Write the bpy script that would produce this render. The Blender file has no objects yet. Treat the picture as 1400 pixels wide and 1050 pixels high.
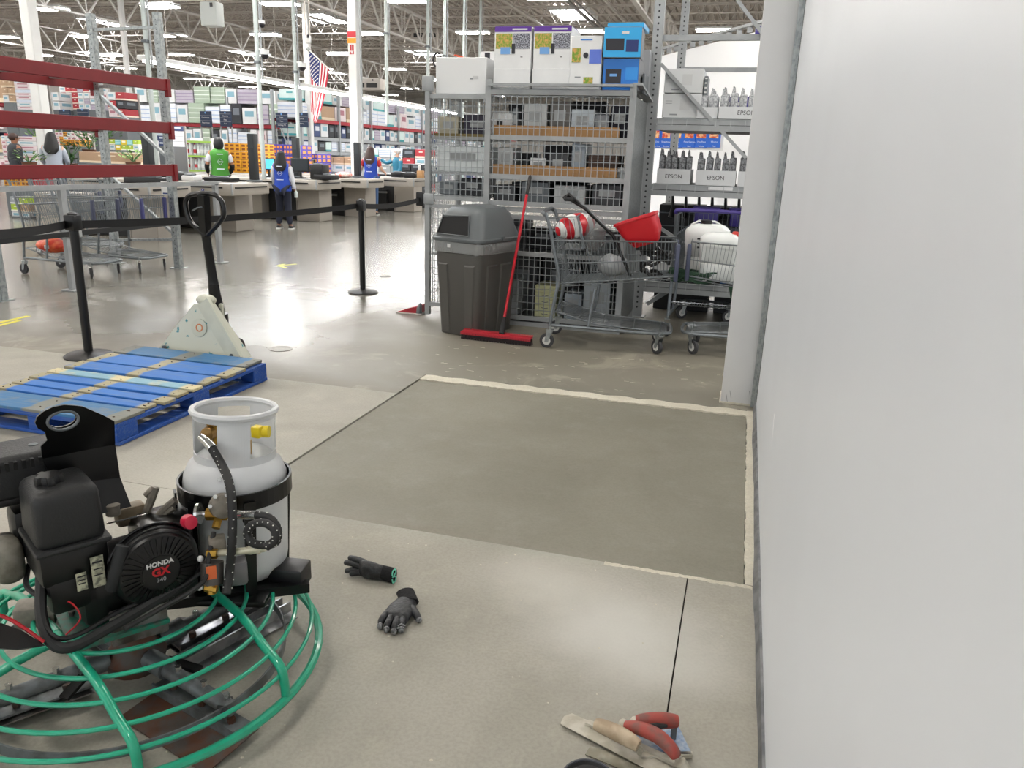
import bpy, bmesh, math, random
from math import sin, cos, pi, radians, sqrt, hypot, atan2
from mathutils import Vector as V, Matrix, Euler
rnd = random.Random(7)
scene = bpy.context.scene
col = scene.collection
# ------------------------------------------------------------------ camera
F, PITCH, ROLL, AZ, EYE = 1077.0, 16.13, 1.864, 15.73, 1.5
def _axes():
    p, r, a = radians(PITCH), radians(ROLL), radians(AZ)
    w = V((-sin(a)*cos(p), cos(a)*cos(p), -sin(p)))
    x = V((cos(a), sin(a), 0)); y = x.cross(w)
    return cos(r)*x + sin(r)*y, -sin(r)*x + cos(r)*y, w
CX, CY, CW = _axes()
EYEP = V((0, 0, EYE))
cd = bpy.data.cameras.new('camera'); cam = bpy.data.objects.new('camera', cd); col.objects.link(cam)
cam.matrix_world = Matrix(((CX.x, CY.x, -CW.x, 0), (CX.y, CY.y, -CW.y, 0), (CX.z, CY.z, -CW.z, EYE), (0, 0, 0, 1)))
cd.sensor_fit = 'HORIZONTAL'; cd.sensor_width = 36; cd.lens = F/1400*36; cd.clip_end = 300; cd.clip_start = .05
scene.camera = cam
scene.view_settings.view_transform = 'Standard'
scene.view_settings.look = 'None'
scene.view_settings.gamma = 1
scene.view_settings.use_curve_mapping = False
scene.view_settings.exposure = 1.18
LAMP = 24.0      # emission of the high-bay panels
SKYL = 11.0       # emission of the skylight domes
# even ambient fill added for the unseen lit rest of the store
world = bpy.data.worlds.new('world'); scene.world = world; world.use_nodes = True
world.node_tree.nodes['Background'].inputs[0].default_value = (0.93, 0.97, 1.0, 1)
world.node_tree.nodes['Background'].inputs[1].default_value = 0.62
scene.cycles.use_denoising = True
scene.cycles.max_bounces = 6; scene.cycles.diffuse_bounces = 3; scene.cycles.glossy_bounces = 3
scene.cycles.transparent_max_bounces = 12; scene.cycles.sample_clamp_indirect = 4
scene.cycles.caustics_reflective = False; scene.cycles.caustics_refractive = False

# survey helpers: a sight line of the survey camera met with a level (z), or with an upright plane y = Y or x = X
def _ray(x, y): return (x-700)*CX - (y-525)*CY + F*CW
def G(x, y, z=0.0):
    d = _ray(x, y); return EYEP + d*((z-EYE)/d.z)
def PY(x, y, Y):
    d = _ray(x, y); return EYEP + d*(Y/d.y)
def PX(x, y, X):
    d = _ray(x, y); return EYEP + d*(X/d.x)
def DP(x, y, D): return EYEP + _ray(x, y)/F*D

# ------------------------------------------------------------------ materials
def lin(c):
    if isinstance(c, str): c = tuple(int(c[i:i+2], 16)/255 for i in (0, 2, 4))
    return tuple(x/12.92 if x <= .04045 else ((x+.055)/1.055)**2.4 for x in c)
_mats = {}
def mat(name, c, rough=.5, metal=0., var=.0, scale=8., bump=0., c2=None, alpha=None, emit=0., coat=0., trans=0., spec=None):
    if name in _mats: return _mats[name]
    m = bpy.data.materials.new(name); m.use_nodes = True; _mats[name] = m
    nt = m.node_tree; b = nt.nodes['Principled BSDF']; c = lin(c)
    b.inputs['Base Color'].default_value = (*c, 1); b.inputs['Roughness'].default_value = rough
    b.inputs['Metallic'].default_value = metal
    if coat: b.inputs['Coat Weight'].default_value = coat; b.inputs['Coat Roughness'].default_value = .1
    if trans: b.inputs['Transmission Weight'].default_value = trans
    if spec is not None: b.inputs['Specular IOR Level'].default_value = spec
    if alpha is not None: b.inputs['Alpha'].default_value = alpha
    if emit: b.inputs['Emission Color'].default_value = (*c, 1); b.inputs['Emission Strength'].default_value = emit
    if var or bump or c2:
        tc = nt.nodes.new('ShaderNodeTexCoord'); n = nt.nodes.new('ShaderNodeTexNoise')
        n.inputs['Scale'].default_value = scale; n.inputs['Detail'].default_value = 5
        nt.links.new(tc.outputs['Object'], n.inputs['Vector'])
        if var or c2:
            mx = nt.nodes.new('ShaderNodeMix'); mx.data_type = 'RGBA'
            d = lin(c2) if c2 else tuple(x*(1-var) for x in c)
            mx.inputs['A'].default_value = (*c, 1); mx.inputs['B'].default_value = (*d, 1)
            mr = nt.nodes.new('ShaderNodeMapRange'); mr.inputs['From Min'].default_value = .42; mr.inputs['From Max'].default_value = .62
            nt.links.new(n.outputs['Fac'], mr.inputs['Value']); nt.links.new(mr.outputs['Result'], mx.inputs['Factor'])
            nt.links.new(mx.outputs['Result'], b.inputs['Base Color'])
        if bump:
            bp = nt.nodes.new('ShaderNodeBump'); bp.inputs['Strength'].default_value = bump; bp.inputs['Distance'].default_value = .01
            nt.links.new(n.outputs['Fac'], bp.inputs['Height']); nt.links.new(bp.outputs['Normal'], b.inputs['Normal'])
    return m

# ------------------------------------------------------------------ mesh builder
def _frame(d, up=None):
    d = V(d).normalized()
    u = V(up) if up is not None else (V((0, 0, 1)) if abs(d.z) < .95 else V((1, 0, 0)))
    x = u.cross(d); x = x.normalized() if x.length > 1e-6 else V((1, 0, 0)).cross(d).normalized()
    return x, d.cross(x)
class M:
    def __init__(s, T=None): s.v, s.f, s.m, s.T, s.k = [], [], [], T, 0
    def add(s, vs, fs):
        o = len(s.v); T = s.T
        s.v += [tuple(T @ V(p)) if T else tuple(p) for p in vs]
        s.f += [tuple(i+o for i in f) for f in fs]; s.m += [s.k]*len(fs); return s
    def box(s, c, d, rz=0, R=None):
        c = V(c); h = [x/2 for x in d]
        R = R or (Matrix.Rotation(rz, 3, 'Z') if rz else None)
        vs = [V((a*h[0], b*h[1], e*h[2])) for a in (-1, 1) for b in (-1, 1) for e in (-1, 1)]
        vs = [(R @ p if R else p)+c for p in vs]
        return s.add(vs, [(0, 1, 3, 2), (4, 6, 7, 5), (0, 4, 5, 1), (2, 3, 7, 6), (0, 2, 6, 4), (1, 5, 7, 3)])
    def rbox(s, c, d, r=.01, seg=2, rz=0, R=None, taper=None):
        bm = bmesh.new(); bmesh.ops.create_cube(bm, size=1)
        for v in bm.verts:
            v.co = V((v.co.x*d[0], v.co.y*d[1], v.co.z*d[2]))
            if taper and v.co.z > 0: v.co.x *= taper[0]; v.co.y *= taper[1]
        bmesh.ops.bevel(bm, geom=list(bm.edges), offset=r, segments=seg, profile=.5, affect='EDGES')
        R = R or Matrix.Rotation(rz, 3, 'Z'); c = V(c); bm.verts.ensure_lookup_table()
        s.add([R @ v.co + c for v in bm.verts], [[v.index for v in f.verts] for f in bm.faces]); bm.free(); return s
    def bar(s, p, q, w, h=None, up=None):
        p, q = V(p), V(q); x, y = _frame(q-p, up); h = h or w
        vs = [a + x*i*w/2 + y*j*h/2 for a in (p, q) for i, j in ((-1, -1), (1, -1), (1, 1), (-1, 1))]
        return s.add(vs, [(3, 2, 1, 0), (4, 5, 6, 7), (0, 1, 5, 4), (1, 2, 6, 5), (2, 3, 7, 6), (3, 0, 4, 7)])
    def tube(s, pts, r, n=8, closed=False, cap=True):
        pts = [V(p) for p in pts]; N = len(pts); rs = r if isinstance(r, (list, tuple)) else [r]*N
        px = None; vs = []
        for i, p in enumerate(pts):
            if closed: d = pts[(i+1) % N]-pts[i-1]
            else: d = pts[min(i+1, N-1)]-pts[max(i-1, 0)]
            d.normalize()
            if px is None: x, y = _frame(d)
            else:
                x = px - d*px.dot(d)
                x = x.normalized() if x.length > 1e-5 else _frame(d)[0]
                y = d.cross(x)
            px = x
            vs += [p + (x*cos(2*pi*j/n) + y*sin(2*pi*j/n))*rs[i] for j in range(n)]
        fs = []
        for i in range(N if closed else N-1):
            a, b = i*n, ((i+1) % N)*n
            fs += [(a+j, a+(j+1) % n, b+(j+1) % n, b+j) for j in range(n)]
        if cap and not closed: fs += [tuple(range(n))[::-1], tuple(range((N-1)*n, N*n))]
        return s.add(vs, fs)
    def cyl(s, p, q, r, r2=None, n=16): return s.tube([p, q], [r, r if r2 is None else r2], n)
    def lathe(s, prof, n=24, c=(0, 0, 0), axis=(0, 0, 1), cap=True, a0=0, a1=2*pi):
        c = V(c); ax = V(axis).normalized(); x, y = _frame(ax); vs = []; full = abs(a1-a0-2*pi) < 1e-6
        m = n if full else n+1
        for r, z in prof: vs += [c + ax*z + (x*cos(a0+(a1-a0)*j/n)+y*sin(a0+(a1-a0)*j/n))*r for j in range(m)]
        fs = []
        for i in range(len(prof)-1):
            for j in range(n): fs.append((i*m+j, i*m+(j+1) % m, (i+1)*m+(j+1) % m, (i+1)*m+j))
        if cap and full: fs += [tuple(range(m))[::-1], tuple(range((len(prof)-1)*m, len(prof)*m))]
        return s.add(vs, fs)
    def prism(s, poly, d, o=(0, 0, 0), ux=(1, 0, 0), uy=(0, 1, 0)):
        o, ux, uy = V(o), V(ux), V(uy); n = ux.cross(uy).normalized()*d; k = len(poly)
        vs = [o+ux*a+uy*b for a, b in poly]; vs += [p+n for p in vs]
        return s.add(vs, [tuple(range(k))[::-1], tuple(range(k, 2*k))] + [(i, (i+1) % k, k+(i+1) % k, k+i) for i in range(k)])
    def loft(s, rings, cap=True, closed=True):
        n = len(rings[0]); vs = [p for r in rings for p in r]; fs = []
        for i in range(len(rings)-1):
            for j in range(n if closed else n-1): fs.append((i*n+j, i*n+(j+1) % n, (i+1)*n+(j+1) % n, (i+1)*n+j))
        if cap: fs += [tuple(range(n))[::-1], tuple(range((len(rings)-1)*n, len(rings)*n))]
        return s.add(vs, fs)
    def ball(s, c, r, n=12, m=8):
        r = r if isinstance(r, (tuple, list)) else (r, r, r); c = V(c)
        rings = [[c+V((r[0]*sin(pi*i/m)*cos(2*pi*j/n), r[1]*sin(pi*i/m)*sin(2*pi*j/n), -r[2]*cos(pi*i/m))) for j in range(n)] for i in range(1, m)]
        vs = [p for q in rings for p in q]; fs = []
        for i in range(m-2): fs += [(i*n+j, i*n+(j+1) % n, (i+1)*n+(j+1) % n, (i+1)*n+j) for j in range(n)]
        b, t = len(vs), len(vs)+1; vs += [c-V((0, 0, r[2])), c+V((0, 0, r[2]))]
        fs += [(b, (j+1) % n, j) for j in range(n)] + [(t, (m-2)*n+j, (m-2)*n+(j+1) % n) for j in range(n)]
        return s.add(vs, fs)
    def quad(s, *p): return s.add(p, [tuple(range(len(p)))])
    def mesh(s, name, mats, flat=False, ang=.7):
        me = bpy.data.meshes.new(name); me.from_pydata(s.v, [], s.f)
        for m in (mats if isinstance(mats, (list, tuple)) else [mats]): me.materials.append(m)
        if any(s.m): me.polygons.foreach_set('material_index', s.m)
        if not flat: me.shade_smooth(); me.set_sharp_from_angle(angle=ang)
        me.update(); return me
    def build(s, name, mats, parent=None, flat=False, ang=.7, **props):
        """parent given: coordinates are the parent's own frame"""
        o = bpy.data.objects.new(name, s.mesh(name, mats, flat, ang)); col.objects.link(o)
        if parent: o.parent = parent
        for k, v in props.items(): o[k] = v
        return o
    def wbuild(s, name, mats, parent=None, flat=False, ang=.7, **props):
        """coordinates are world coordinates; the origin goes to the parent's place, or to the foot of the mesh"""
        if parent:
            r = parent
            while r.parent: r = r.parent
            off = r.location
        else:
            lo = [min(p[i] for p in s.v) for i in range(3)]; hi = [max(p[i] for p in s.v) for i in range(3)]
            off = V(((lo[0]+hi[0])/2, (lo[1]+hi[1])/2, lo[2]))
        s.v = [(p[0]-off[0], p[1]-off[1], p[2]-off[2]) for p in s.v]
        o = s.build(name, mats, parent, flat, ang, **props)
        if not parent: o.location = off
        return o
def tag(o, label, cat, group=None):
    o['label'] = label; o['category'] = cat
    if group: o['group'] = group
    return o
def thing(name, label, cat, loc=(0, 0, 0), rz=0, group=None):
    o = bpy.data.objects.new(name, None); col.objects.link(o); o.empty_display_size = .05
    o.location = loc; o.rotation_euler = (0, 0, rz); return tag(o, label, cat, group)
def dup(root, loc=None, rz=None, label=None, group=None, parent=None):
    r = root.copy(); col.objects.link(r)
    if parent is not None: r.parent = parent
    if loc is not None: r.location = loc
    if rz is not None: r.rotation_euler = (0, 0, rz)
    if label: r['label'] = label
    if group: r['group'] = group
    for ch in list(root.children): dup(ch, parent=r)
    return r
def struct(o): o['kind'] = 'structure'; return o
def text(body, size, m, parent, T, name='lettering', ext=.0006, align='CENTER', bold=0):
    cu = bpy.data.curves.new(name, 'FONT'); cu.body = body; cu.size = size; cu.extrude = ext; cu.resolution_u = 3
    cu.align_x = align; cu.align_y = 'CENTER'; cu.offset = bold
    o = bpy.data.objects.new(name, cu); col.objects.link(o)
    me = bpy.data.meshes.new_from_object(o.evaluated_get(bpy.context.evaluated_depsgraph_get())); bpy.data.objects.remove(o)
    me.name = name; me.materials.clear(); me.materials.append(m)
    o = bpy.data.objects.new(name, me); col.objects.link(o); o.parent = parent; o.matrix_local = T
    return o
def txm(p, x, y):
    """matrix for flat lettering at p, reading along x with its upright along y"""
    x = V(x).normalized(); y = V(y); y = (y-x*y.dot(x)).normalized(); z = x.cross(y)
    return Matrix(((x.x, y.x, z.x, p[0]), (x.y, y.y, z.y, p[1]), (x.z, y.z, z.z, p[2]), (0, 0, 0, 1)))
def smooth_path(pts, k=6):
    P = [V(p) for p in pts]; out = []
    for i in range(len(P)-1):
        a, b, c, d = P[max(i-1, 0)], P[i], P[i+1], P[min(i+2, len(P)-1)]
        for j in range(k):
            t = j/k
            out.append(.5*((2*b)+(c-a)*t+(2*a-5*b+4*c-d)*t*t+(3*b-a-3*c+d)*t**3))
    return out+[P[-1]]

# common materials
GALV = mat('galvanised_steel', 'a9adac', .38, .75, c2='8d9292', scale=30)
ZINC = mat('zinc_wire', 'b9bcbc', .35, .6)
GREYP = mat('grey_painted_steel', 'a2a5a6', .5, 0, var=.12)
DGREY = mat('dark_grey_steel', '6b7073', .45, .4)
CARTW = mat('cart_wire', '80868a', .35, .55, var=.15, scale=20)
REDP = mat('red_beam_paint', '7c0912', .5, 0, var=.12, scale=3)
WHT = mat('white_paint', 'dcdcda', .5, 0, var=.05, scale=3)
BLK = mat('black_plastic', '0e0e0f', .42)
BLKM = mat('black_enamel', '09090a', .28, .1, var=.3, scale=15)
RUB = mat('rubber', '222324', .7)
CARD = mat('white_cardboard', 'e3e4e4', .6, 0, var=.04)
KRAFT = mat('kraft_cardboard', 'b48a5c', .7, 0, var=.1)
# ================================================================== THE SETTING
def concrete(name, c1, c2, c3, rough, rvar, big, bumpk, dust=None):
    m = bpy.data.materials.new(name); m.use_nodes = True; nt = m.node_tree; L = nt.links.new
    b = nt.nodes['Principled BSDF']; N = nt.nodes.new
    geo = N('ShaderNodeNewGeometry')
    def noise(s, d=6, rgh=.55, dist=0):
        n = N('ShaderNodeTexNoise'); n.inputs['Scale'].default_value = s; n.inputs['Detail'].default_value = d
        n.inputs['Roughness'].default_value = rgh; n.inputs['Distortion'].default_value = dist
        L(geo.outputs['Position'], n.inputs['Vector']); return n.outputs['Fac']
    def ramp(f, a, z, lo=0., hi=1.):
        r = N('ShaderNodeMapRange'); r.interpolation_type = 'SMOOTHSTEP'
        for k, v in zip(('From Min', 'From Max', 'To Min', 'To Max'), (a, z, lo, hi)): r.inputs[k].default_value = v
        L(f, r.inputs['Value']); return r.outputs['Result']
    def mix(f, a, bb, t='MIX'):
        x = N('ShaderNodeMix'); x.data_type = 'RGBA'; x.blend_type = t; L(f, x.inputs['Factor'])
        for k, v in (('A', a), ('B', bb)):
            if isinstance(v, (str, tuple)): x.inputs[k].default_value = (*lin(v), 1)
            else: L(v, x.inputs[k])
        return x.outputs['Result']
    a = mix(ramp(noise(big, 7, .6, .6), .36, .64), c1, c2)
    a = mix(ramp(noise(big*5, 6, .7), .5, .72, 0, .55), a, c3)
    a = mix(ramp(noise(90, 3, .6), .35, .7, 0, .16), a, '5a574c')
    if dust:
        for (x, y, r, k, cc) in dust:
            vm = N('ShaderNodeVectorMath'); vm.operation = 'DISTANCE'; L(geo.outputs['Position'], vm.inputs[0]); vm.inputs[1].default_value = (x, y, 0)
            ad = N('ShaderNodeMath'); ad.operation = 'MULTIPLY_ADD'; L(noise(2.2, 3, .5), ad.inputs[0]); ad.inputs[1].default_value = -r*.9; L(vm.outputs['Value'], ad.inputs[2])
            a = mix(ramp(ad.outputs[0], -.45*r, .55*r, k, 0), a, cc)
    L(a, b.inputs['Base Color'])
    L(ramp(noise(big*3, 5, .6), .3, .7, rough-rvar, rough+rvar), b.inputs['Roughness'])
    bp = N('ShaderNodeBump'); bp.inputs['Strength'].default_value = bumpk; bp.inputs['Distance'].default_value = .004
    L(noise(14, 8, .65), bp.inputs['Height']); L(bp.outputs['Normal'], b.inputs['Normal'])
    return m
def hall_floor():
    """polished concrete whose sheen has been ground off towards the repair"""
    m = concrete('polished_concrete', '807d75', '76736a', '8b887f', .215, .012, .5, .0); nt = m.node_tree; L = nt.links.new; N = nt.nodes.new
    b = nt.nodes['Principled BSDF']; geo = nt.nodes['Geometry']; sx = N('ShaderNodeSeparateXYZ'); L(geo.outputs['Position'], sx.inputs[0])
    n = N('ShaderNodeTexNoise'); n.inputs['Scale'].default_value = 1.3; n.inputs['Detail'].default_value = 6; L(geo.outputs['Position'], n.inputs['Vector'])
    n2 = N('ShaderNodeTexNoise'); n2.inputs['Scale'].default_value = 1.6; n2.inputs['Detail'].default_value = 7; n2.inputs['Roughness'].default_value = .68; n2.inputs['Distortion'].default_value = 1.2; L(geo.outputs['Position'], n2.inputs['Vector'])
    def mm(op, a_, b_, c_=None):
        x = N('ShaderNodeMath'); x.operation = op
        for i_, v in enumerate((a_, b_, c_)):
            if v is None: continue
            if isinstance(v, (int, float)): x.inputs[i_].default_value = v
            else: L(v, x.inputs[i_])
        return x.outputs[0]
    def sm(v, lo, hi, o0=0., o1=1.):
        r = N('ShaderNodeMapRange'); r.interpolation_type = 'SMOOTHSTEP'
        for k_, q in zip(('From Min', 'From Max', 'To Min', 'To Max'), (lo, hi, o0, o1)): r.inputs[k_].default_value = q
        L(v, r.inputs['Value']); return r.outputs[0]
    yn = mm('MULTIPLY_ADD', n.outputs['Fac'], 1.2, sx.outputs['Y'])
    dull = sm(yn, 4.7, 6.2, 1, 0)
    vd = N('ShaderNodeVectorMath'); vd.operation = 'DISTANCE'; L(geo.outputs['Position'], vd.inputs[0]); vd.inputs[1].default_value = (-.9, 6.1, 0)
    near = sm(mm('MULTIPLY_ADD', n.outputs['Fac'], -1.6, vd.outputs['Value']), .5, 2.2, .75, 0)
    k_ = mm('MAXIMUM', dull, near)
    r0 = b.inputs['Roughness'].links[0].from_socket
    L(mm('MULTIPLY_ADD', k_, .42, r0), b.inputs['Roughness'])
    c0 = b.inputs['Base Color'].links[0].from_socket
    mx = N('ShaderNodeMix'); mx.data_type = 'RGBA'; L(k_, mx.inputs['Factor']); L(c0, mx.inputs['A'])
    mk = N('ShaderNodeMix'); mk.data_type = 'RGBA'; L(sm(n2.outputs['Fac'], .5, .66), mk.inputs['Factor']); mk.inputs['A'].default_value = (*lin('807b6e'), 1); mk.inputs['B'].default_value = (*lin('a09a8a'), 1)
    L(mk.outputs['Result'], mx.inputs['B']); L(mx.outputs['Result'], b.inputs['Base Color'])
    return m
POLISH = hall_floor()
ROUGHC = concrete('dusty_concrete', 'aca89c', '9f9b8f', 'b3af a0'.replace(' ', ''), .72, .06, 1.1, .35,
                  dust=[(-.22, 2.3, .5, .75, 'd3d1ca'), (-.02, 1.4, .5, .5, 'c6c4ba'), (-.6, 2.55, .35, .5, 'cfccc2'), (-2.3, 2.9, .5, .4, 'c3c0b4')])
WETC = concrete('fresh_concrete', '8b8779', '827e70', '918d80', .62, .06, .9, .5)
GROUT = concrete('lime_residue', 'd6d0be', 'cbc5b3', 'dedacd', .7, .05, 3, .6)
DARKC = mat('joint_dark', '3d3b35', .9)  # dark underlay that shows through the slab joints

floor = struct(M().box((-22, 35, -.06), (84, 90, .08)).wbuild('floor', DARKC))
def slab(x0, x1, y0, y1, m, zt=0.0, name='slab', z0=-.02, label=None):
    o = M().box(((x0+x1)/2, (y0+y1)/2, (zt+z0)/2), (x1-x0, y1-y0, zt-z0)).wbuild(name, m, floor, flat=True)
    if label: o['label'] = label
    return o
PX0, PX1, PY0, PY1 = -2.035, .143, 2.752, 4.868
slab(-50, -.0625, -10, PY0-.004, ROUGHC); slab(-.0575, 18, -10, PY0-.004, ROUGHC)
slab(-50, PX0-.006, PY0, 4.50, ROUGHC); slab(-50, PX0-.006, 4.5, 4.985, POLISH)
slab(PX1+.004, 18, PY0, 4.985, ROUGHC)
patch = slab(PX0, PX1, PY0, PY1+.02, WETC, -.007, 'concrete_patch', label='darker fresh concrete infill')
def ragged(name, pts_in, pts_out):
    m = M(); k = len(pts_in)
    vs = [(x, y, .002) for x, y in pts_in]+[(x, y, .0005) for x, y in pts_out]+[(x, y, -.012) for x, y in pts_in]
    m.add(vs, [(i, i+1, k+i+1, k+i) for i in range(k-1)]+[(2*k+i, 2*k+i+1, i+1, i) for i in range(k-1)])
    return m.wbuild(name, GROUT, floor)
n = 90
ragged('residue_strip', [(PX0+(PX1-PX0+.05)*i/n, PY1+rnd.uniform(-.009, .009)) for i in range(n+1)],
       [(PX0+(PX1-PX0+.05)*i/n, 4.985+.01*sin(i*.7)) for i in range(n+1)])
ragged('residue_strip', [(PX1+.002+rnd.uniform(-.003, .004), PY0+(PY1-PY0)*i/n) for i in range(n+1)], [(.185, PY0+(PY1-PY0)*i/n) for i in range(n+1)])
ragged('residue_strip', [(PX1+.03-(.55)*i/40, PY0-.006+rnd.uniform(-.003, .003)) for i in range(41)], [(PX1+.03-.55*i/40, PY0-.02-.012*rnd.random()) for i in range(41)])
slab(-50, 18, 4.985, 7.2, POLISH)
slab(-50, 18, 7.204, 22, POLISH); slab(-50, 18, 22.005, 79, POLISH)
# small chips and drips left on the slabs
m = M()
for i in range(60):
    x, y = rnd.uniform(-1.5, .1), rnd.uniform(1.2, 2.7)
    m.lathe([(rnd.uniform(.0015, .005), 0), (.001, .0015)], 6, (x, y, 0))
for i in range(70):
    x, y = rnd.uniform(-2.2, .1), rnd.uniform(5.05, 6.1)
    a = rnd.uniform(-.5, .4); L_ = rnd.uniform(.01, .07)
    m.bar((x, y, .0006), (x+L_*cos(a), y+L_*sin(a), .0006), .004, .0012)
o = m.wbuild('mortar_specks', GROUT, floor); o['kind'] = 'stuff'

# right-hand wall panel, its base seal, the jamb trim and the white column
wr = struct(M().box((.26, 1.0, 2.03), (.12, 8.06, 4.0)).wbuild('wall_right', mat('wall_panel_white', 'dcdfe3', .38, 0, var=.02, scale=1.5)))
b = M(); n = 60; P = [-3.0+8.05*i/n for i in range(n+1)]
b.loft([[V((.2, y, 0)), V((.181+.004*sin(y*4)+.002*sin(y*11), y, .001)), V((.184+.004*sin(y*3+1), y, .014)), V((.192, y, .034)), V((.2, y, .036))] for y in P])
struct(b.wbuild('baseboard_right', mat('seal_grey', '77787a', .45, .2, c2='55575a', scale=12)))
t = struct(M().box((.192, 5.055, 1.99), (.018, .03, 3.98)).box((.176, 5.075, 1.99), (.02, .014, 3.98)).wbuild('trim_1', GALV))
M().box((.199, 5.034, 1.99), (.004, .006, 3.98)).wbuild('gasket', RUB, t)
M().box((.2015, 5.028, 1.99), (.005, .01, 3.98)).wbuild('edge_strip', WHT, t)
c = struct(M().rbox((.073, 5.215, 2.0), (.19, .25, 4.0), .006).wbuild('trim_2', mat('column_white', 'dadada', .45, 0, var=.03, scale=4)))
M().rbox((.073, 5.215, .006), (.205, .262, .014), .004).wbuild('base_grout', GROUT, c)
w = M()
for (x, y, z) in ((.01, 5.09, .06), (.03, 5.09, .09), (.15, 5.088, .1)): w.bar((x, y, z), (x+.012, y, z-.05), .003, .002)
w.wbuild('scuff', DGREY, c)
s_ = M(); p, q = PX(1059, 566, .2), PX(1055, 611, .2); s_.tube([p, (p+q)/2, q], [.002, .0012, .0006], 6); s_.wbuild('scratch', mat('scratch_light', 'eeeeee', .4), wr)

# shell of the hall
SH = mat('far_wall_paint', 'dcd7d0', .8, 0, var=.06, scale=.4)
struct(M().box((-22, 79.1, 3.75), (84, .2, 7.5)).wbuild('wall_back', SH))
struct(M().box((-50.1, 35, 3.75), (.2, 90, 7.5)).wbuild('wall_left', SH))
def far_wall(a, b_, h, name):
    a, b_ = V((a[0], a[1], 0)), V((b_[0], b_[1], 0)); c = (a+b_)/2
    return struct(M().box((c.x, c.y, h/2), ((b_-a).length, .2, h), rz=atan2(b_.y-a.y, b_.x-a.x)).wbuild(name, mat('bright_white_wall', 'f0f1f2', .55)))
dw = far_wall((-3.6, 25.8), (2.2, 16.2), 4.35, 'wall_right_back')
m = M()
a, b_ = V((-3.6, 25.8, 4.4)), V((2.2, 16.2, 4.4))
for i in range(24): m.box(a.lerp(b_, (i+.5)/24)+V((0, 0, .06)), (.12, .12, .12))
m.bar(a+V((0, 0, .16)), b_+V((0, 0, .16)), .14, .06); m.wbuild('coping', GREYP, dw)
M().rbox(PY(1044, 44, 16.2)+V((0, 0, 0)), (.3, .12, .2), .02).wbuild('sign_end', mat('purple_sign', '3b2f86', .4), dw)

# ceiling: ribbed deck, bar joists across, girders along
DECK = mat('roof_deck', 'b5aca4', .75, 0, var=.12, scale=1.2)
JOI = mat('joist_paint', 'bdb6ae', .6, 0, var=.1, scale=2)
ceil = bpy.data.objects.new('ceiling', None); col.objects.link(ceil); struct(ceil); ceil.location = (0, 0, 7.5)
m = M(); xs = []; x = -50
while x < 18: xs += [(x, 7.5), (x+.14, 7.5), (x+.17, 7.58), (x+.27, 7.58)]; x += .3
m.loft([[V((a, -9, z)) for a, z in xs], [V((a, 79, z)) for a, z in xs]], cap=False, closed=False)
m.box((-16, 35, 7.66), (68, 90, .06)); m.wbuild('deck', DECK, ceil, flat=True)
jm = M(); x0, x1 = -50, 18
jm.bar((x0, 0, .62), (x1, 0, .62), .09, .04); jm.bar((x0, 0, 0), (x1, 0, 0), .08, .035)
k = int((x1-x0)/.75)
for i in range(k):
    xa = x0+i*.75
    jm.bar((xa, 0, .62), (xa+.375, 0, 0), .022); jm.bar((xa+.375, 0, 0), (xa+.75, 0, .62), .022)
jmesh = jm.mesh('joist', JOI, flat=True)
for i in range(40):
    o = bpy.data.objects.new('joist', jmesh); col.objects.link(o); o.parent = ceil; o.location = (0, 1.5+i*1.95, -.66)
gm = M(); gm.bar((0, -9, 1.0), (0, 79, 1.0), .16, .06); gm.bar((0, -9, 0), (0, 79, 0), .15, .06)
for i in range(48):
    y = -9+i*1.83
    gm.bar((0, y, 1), (0, y+.915, 0), .06); gm.bar((0, y+.915, 0), (0, y+1.83, 1), .06); gm.bar((0, y+.915, 0), (0, y+.915, 1), .035)
gmesh = gm.mesh('girder', mat('girder_paint', 'cbc6c0', .55), flat=True)
for x in (-44, -33.5, -23, -13.4, -3.6, 6.2):
    o = bpy.data.objects.new('girder', gmesh); col.objects.link(o); o.parent = ceil; o.location = (x, 0, -1.72)
pm = M()
for x, z in ((-8.6, 6.55), (-5.4, 6.75), (-17.5, 6.6), (-27, 6.6)): pm.tube([(x, -9, z), (x, 79, z)], .045, 6)
for y in (14, 20.5, 27, 33.5, 40): pm.tube([(-50, y, 6.6), (18, y, 6.6)], .03, 6)
pm.wbuild('sprinkler_pipe', JOI, ceil)
m = M(); m.tube([(-6.4, -9, 6.5), (-6.4, 79, 6.5)], .06, 6); m.tube([(-6.15, -9, 6.5), (-6.15, 79, 6.5)], .035, 6); m.wbuild('cable_conduit', mat('conduit_dark', '6a6663', .5), ceil)

# skylight domes (daylight) and high-bay lamps
SKY = mat('skylight_daylight', 'f6faff', .4, emit=SKYL)
def skylight(x, y):
    o = M().box((0, 0, 0), (1.5, 2.6, .05)).build('skylight', SKY, ceil); o.location = (x, y, -.06)
    f = M()
    for a, d in (((0, 1.33, -.02), (1.62, .08, .16)), ((0, -1.33, -.02), (1.62, .08, .16)), ((.78, 0, -.02), (.08, 2.7, .16)), ((-.78, 0, -.02), (.08, 2.7, .16))): f.box(a, d)
    f.build('curb', WHT, o)
for x in (-43.8, -31.9, -19.8, -7.9, 4):
    for y in (11.4, 23.6, 35.8, 48, 60): skylight(x, y)
HB = mat('high_bay_light', 'fffaf3', .4, emit=LAMP)
root = thing('ceiling_light', 'white high-bay lamp hung under the roof joists', 'ceiling light', (0, 0, 6), 0, 'high-bay lamps under the roof')
M().rbox((0, 0, .05), (1.26, .56, .08), .02, 1).build('housing', WHT, root)
M().box((0, 0, -.005), (1.2, .5, .03)).build('diffuser', HB, root)
for s in (-.5, .5): M().bar((s, 0, .09), (s*.8, 0, .9), .012).build('hanger', JOI, root)
first = True
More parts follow.
